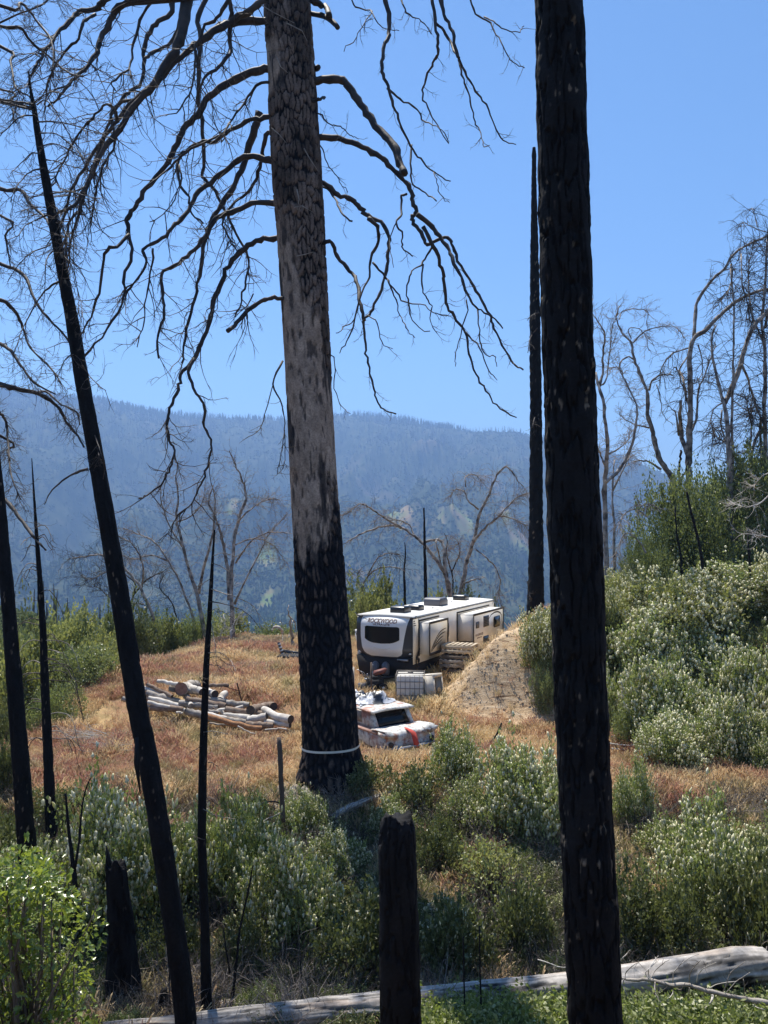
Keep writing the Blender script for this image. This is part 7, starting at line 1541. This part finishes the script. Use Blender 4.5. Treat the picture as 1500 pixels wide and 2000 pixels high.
# filler so that no log hangs in the air: buried lower logs
for i, (a, b) in enumerate([(zA(480, 540), zA(960, 570)), (zB(60, 700), zB(600, 760)), (zB(600, 790), zB(1000, 800)), (zA(900, 470), zB(200, 540)), (zB(300, 570), zB(900, 640)), (zA(420, 330), zA(900, 460)), (zA(1000, 420), zB(300, 520)), (zA(760, 250), zB(120, 330))]):
    log(a, b, 11, 10, 'grey_wood' if i % 2 else 'bark_brown', ['shadowed log buried in the left of the pile', 'shadowed log buried behind the orange-barked one', 'shadowed log buried under the right foot', 'shadowed log under the red cut end', 'shadowed log under the white elbow', 'shadowed log under the upper left logs', 'shadowed log in the centre of the pile', 'shadowed log at the back of the pile'][i], 27.6 + .1 * i, (0, 0), 'cut_dark', seed=80 + i)
stick('sapling_stick', [zB(585, 590), zB(545, 480), zB(510, 320), zB(470, 185)], 27.0, 3, 2.2, M['char'], 'black forked stick poking up out of the log pile', 'stick', 650)
stick('dead_bough', [zB(60, 205), zB(230, 215), zB(370, 255), zB(500, 295)], 27.1, 2.4, 1.4, M['char'], 'thin black bough lying over the back of the log pile', 'branch', 651)

# ------------------------------------------------------------------ foreground logs and branches
def big_log(name, path, D, label, seed, cat='log', burnt=.5, dz=.035, nseg=64, splinter=0.0):
    C = np.array([P3(a, b, (D[0] + (D[1] - D[0]) * i / (len(path) - 1))) for i, (a, b, w) in enumerate(path)]); Rw = np.array([w * .84 / 2 * (D[0] + (D[1] - D[0]) * i / (len(path) - 1)) / F_PX for i, (a, b, w) in enumerate(path)])
    L = np.concatenate([[0], np.cumsum(np.linalg.norm(np.diff(C, axis=0), axis=1))]); n = int(L[-1] / dz); s = np.linspace(0, L[-1], n); c = np.stack([np.interp(s, L, C[:, k]) for k in range(3)], 1); r = np.interp(s, L, Rw)
    a = np.linspace(0, 2 * np.pi, nseg, endpoint=False); A, S = np.meshgrid(a, s); Rm = np.repeat(r[:, None], nseg, 1)
    k1 = fbm(np.cos(A) * 5, np.sin(A) * 5, S * .6, oct=4, seed=seed); crack = np.abs(fbm(A * 4.5, S * .55, oct=4, seed=seed + 3)); d = -.03 * sm(.07, 0, crack) * (Rm / .25) + .035 * k1
    d = d - splinter * .10 * sm(.0, .4, fbm(A * 2.5, S * 1.1, oct=4, seed=seed + 8)) * sm(L[-1] * .45, 0, S)
    rad = Rm + d; T = np.gradient(c, axis=0); T /= np.linalg.norm(T, axis=1, keepdims=True); u = np.cross(T, [0, 0, 1.0]); u /= np.linalg.norm(u, axis=1, keepdims=True); v = np.cross(u, T)
    V = c[:, None, :] + rad[..., None] * (np.cos(A)[..., None] * u[:, None] + np.sin(A)[..., None] * v[:, None]); V = V.reshape(-1, 3)
    i = np.arange(n - 1)[:, None]; j = np.arange(nseg)[None]; j2 = (j + 1) % nseg; Q = np.stack([i * nseg + j, i * nseg + j2, (i + 1) * nseg + j2, (i + 1) * nseg + j], -1).reshape(-1, 4)
    low = sm(-.15, -.55, np.sin(A) + .35 * k1) ; bn = np.clip(sm(.12, .35, fbm(A * 1.2, S * 1.6, oct=4, seed=seed + 5) + burnt * .25) * sm(.35, -.1, np.sin(A)) + low * burnt, 0, 1)
    gr = fbm(A * 9, S * .9, oct=4, seed=seed + 6)
    col = np.array([.40, .37, .335])[None, None] * (1 + .45 * gr[..., None]); col = col * (1 - .8 * sm(.06, .0, crack)[..., None]); gr2 = fbm(A * 26, S * 1.6, oct=3, seed=seed + 12)[..., None]; col = col * (1 + .5 * gr2); warm = sm(.1, .4, fbm(A * 2, S * 1.0, seed=seed + 7))[..., None]; blk = sm(.22, .34, fbm(A * 2.2, S * 1.3, oct=5, seed=seed + 14))[..., None]; col = col * (1 - .72 * blk); col = col * (1 - .5 * warm) + np.array([.36, .27, .20]) * .5 * warm
    col = col * (1 - bn[..., None]) + np.array([.03, .027, .026]) * bn[..., None]; cc = col.reshape(-1, 3)
    V = np.vstack([V, c[0] - T[0] * .05, c[-1] - T[-1] * .08]); cc = np.vstack([cc, [[.12, .09, .07]] * 2]); m = len(V)
    Tr = np.array([[(k + 1) % nseg, k, m - 2] for k in range(nseg)] + [[(n - 1) * nseg + k, (n - 1) * nseg + (k + 1) % nseg, m - 1] for k in range(nseg)])
    root = empty(name, tuple(c[0]), 0, label, cat); o = link('trunk', make_mesh('trunk', V, [Q, Tr], M['log'], col=cc, smooth=True)); adopt(root, o); return root
fl = big_log('fallen_log', [(1498, 1888, 58), (1486, 1886, 78), (1440, 1888, 82), (1350, 1904, 84), (1250, 1919, 82), (1150, 1930, 76), (1050, 1940, 70), (950, 1948, 67), (850, 1957, 64), (750, 1967, 62), (640, 1977, 60), (540, 1986, 56), (450, 1994, 50), (350, 2002, 40), (200, 2006, 18)], (12.7, 11.4), 'long silver-grey fallen log crossing the bottom of the picture', 70, burnt=.35)
G = Geo(); R = random.Random(5)
for k in range(16):
    a = P3(1488, 1890, 12.65); G.tube([a, (a[0] + R.uniform(.02, .16), a[1] + R.uniform(-.3, .3), a[2] + R.uniform(-.3, .3))], [.035, .006], 4)
adopt(fl, G.build('splintered_end', M['grey_wood']))
big_log('fallen_branch_log', [(868, 1520, 6), (820, 1531, 8), (770, 1546, 10), (720, 1562, 12), (685, 1577, 16), (655, 1592, 19), (646, 1598, 14)], (20.4, 18.7), 'pale curved fallen log lying in the pine shadow', 75, burnt=.1, nseg=24, dz=.06)
db = empty('dead_branch', P3(1215, 1905, 11.6), 0, 'dead grey branch with curved side twigs lying before the fallen log', 'branch')
def z8(L): return [(1050 + a / 3.333, 1450 + b / 3.333) for a, b in L]
limb(db, 'stem', z8([(520, 1530), (600, 1545), (720, 1545), (860, 1580), (960, 1575), (1080, 1610), (1200, 1640), (1350, 1670), (1520, 1700)]), (11.4, 10.9), 4.5, 10, M['grey_wood'], 0, seed=660, depth_wave=.1, wobble=.5)
for k, (tr, w) in enumerate([([(570, 1540), (575, 1500), (610, 1460), (660, 1430)], 2.2), ([(720, 1545), (725, 1480), (760, 1420), (785, 1390)], 2.4), ([(730, 1545), (770, 1480), (830, 1430), (860, 1415)], 1.8), ([(880, 1560), (890, 1490), (960, 1420), (1050, 1375)], 2.4), ([(990, 1580), (990, 1520), (1020, 1460), (1060, 1420)], 2.2), ([(1035, 1560), (1050, 1500), (1100, 1460), (1160, 1435)], 2),
    ([(765, 1560), (765, 1620), (800, 1690), (860, 1760)], 2.4), ([(740, 1550), (700, 1500), (760, 1440), (765, 1395)], 1.8), ([(990, 1590), (985, 1680), (1030, 1750)], 2.2), ([(1140, 1630), (1130, 1690), (1060, 1760), (990, 1830)], 6), ([(1200, 1640), (1220, 1600), (1260, 1500), (1350, 1430)], 2.4), ([(1220, 1640), (1290, 1560), (1380, 1500)], 1.8), ([(1345, 1660), (1350, 1600), (1340, 1540)], 1.8), ([(1120, 1600), (1180, 1570), (1300, 1555)], 2), ([(560, 1545), (560, 1600), (600, 1670), (660, 1720)], 2.2), ([(880, 1580), (880, 1630), (840, 1690)], 1.6), ([(880, 1590), (930, 1610), (960, 1560)], 1.4), ([(1350, 1670), (1420, 1720), (1480, 1740)], 2), ([(520, 1350), (560, 1300)], 2), ([(530, 1430), (570, 1385), (605, 1350)], 2)]):
    limb(db, 'twig', z8(tr), (11.2, 11.0 + .3 * math.sin(k)), w, 1.2, M['white_wood'] if k % 2 else M['grey_wood'], 2, seed=670 + k, tl=(.08, .2), level=0, rtwig=.004, depth_wave=.08, sides=5, wobble=.4)
stick('forked_twig', [(1050, 1874), (1075, 1882), (1092, 1889), (1110, 1890)], 11.6, 2.2, 1.6, M['white_wood'], 'pale forked twig reaching left from the thick black trunk foot', 'twig', 680)
stick('broken_bough', [(472, 1585), (500, 1573), (525, 1566), (545, 1567)], 17.2, 4, 3, M['char'], 'dark bough leaning on the weathered post', 'branch', 681)
stick('broken_bough', [(500, 1618), (520, 1602), (548, 1588)], 17.1, 4, 3, M['grey_wood'], 'lower grey bough below the one on the post', 'branch', 682)
# splintered log end and sticks at the foot of the hill
big_log('splintered_log', [(1262, 1418, 12), (1250, 1425, 22), (1230, 1432, 18), (1205, 1440, 14), (1190, 1445, 10)], (24.2, 24.0), 'splintered pale log end at the foot of the hill', 78, burnt=.1, nseg=24, dz=.05)
for k, (tr, lab) in enumerate([([(1190, 1452), (1230, 1456), (1262, 1452)], 'pale stick in the dry grass below the splintered log'), ([(1195, 1462), (1225, 1466), (1255, 1480)], 'second pale stick, slanting down right in the dry grass'), ([(1285, 1467), (1305, 1467), (1320, 1462)], 'short white stick farther right in the dry grass')]):
    stick('dead_stick', tr, 23.2, 3, 2, M['white_wood'], lab, 'stick', 690 + k)
# chips and loose rock under the pine and on the slope
def rock_mesh(seed, mat):
    r = np.random.default_rng(seed); th = np.linspace(0, 2 * np.pi, 8)[:-1]; V = [(math.cos(a) * r.uniform(.7, 1.1), math.sin(a) * r.uniform(.7, 1.1), -.2) for a in th] + [(math.cos(a) * r.uniform(.5, .9), math.sin(a) * r.uniform(.5, .9), r.uniform(.25, .5)) for a in th] + [(0, 0, .55)]
    G = Geo(); G.add(V, [[k, (k + 1) % 7, 7 + (k + 1) % 7, 7 + k] for k in range(7)], [[7 + k, 7 + (k + 1) % 7, 14] for k in range(7)]); return G.mesh('stone', mat)
for k, (px, py, w, lab) in enumerate([(940, 1500, 24, 'pale flat stone on the slope between the bushes'), (962, 1512, 16, 'small stone right of the pale flat one'), (530, 1312, 12, 'light stone lying in the middle of the meadow'), (880, 1525, 14, 'buff stone left of the pale flat one')]):
    h = hit(px, py); q = w * h[1] / F_PX / 2; tag(link('stone', rock_mesh(k, M['grey_wood'] if k != 2 else M['white_wood']), None, h, (0, 0, k), (q, q, q * .7)), lab, 'stone')
r = np.random.default_rng(77); n = 260; px = np.concatenate([r.normal(580, 22, 90), r.normal(945, 40, 60), r.normal(500, 80, 60), r.uniform(250, 600, 50)]); y = np.concatenate([r.normal(19.8, .5, 90), r.normal(20.5, .6, 60), r.normal(18.5, .8, 60), r.normal(13, .6, 50)])
x = (px - 750) / F_PX * y; chip = Geo(); chip.add([(-.5, -.06, 0), (.5, -.04, .02), (.55, .05, .05), (-.45, .06, .03), (0, 0, .09)], [[0, 1, 2, 3]], [[0, 1, 4], [1, 2, 4], [2, 3, 4], [3, 0, 4]])
scatter('wood_chips', np.stack([x, y, Z(x, y) + .03], 1), [chip.mesh('chip', M['grey_wood']), rock_mesh(9, M['grey_wood'])], r.uniform(.05, .26, n), r.uniform(0, 6.28, n), tilt=r.normal(0, .3, (n, 2)))
h = hit(385, 1273); tag(link('tree_stump', (lambda G: (G.tube([(0, 0, -.1), (0, 0, .22)], [.26, .22], 14), G.mesh('tree_stump', M['bark_brown']))[1])(Geo()), None, h), 'low brown cut stump near the meadow crest', 'stump')
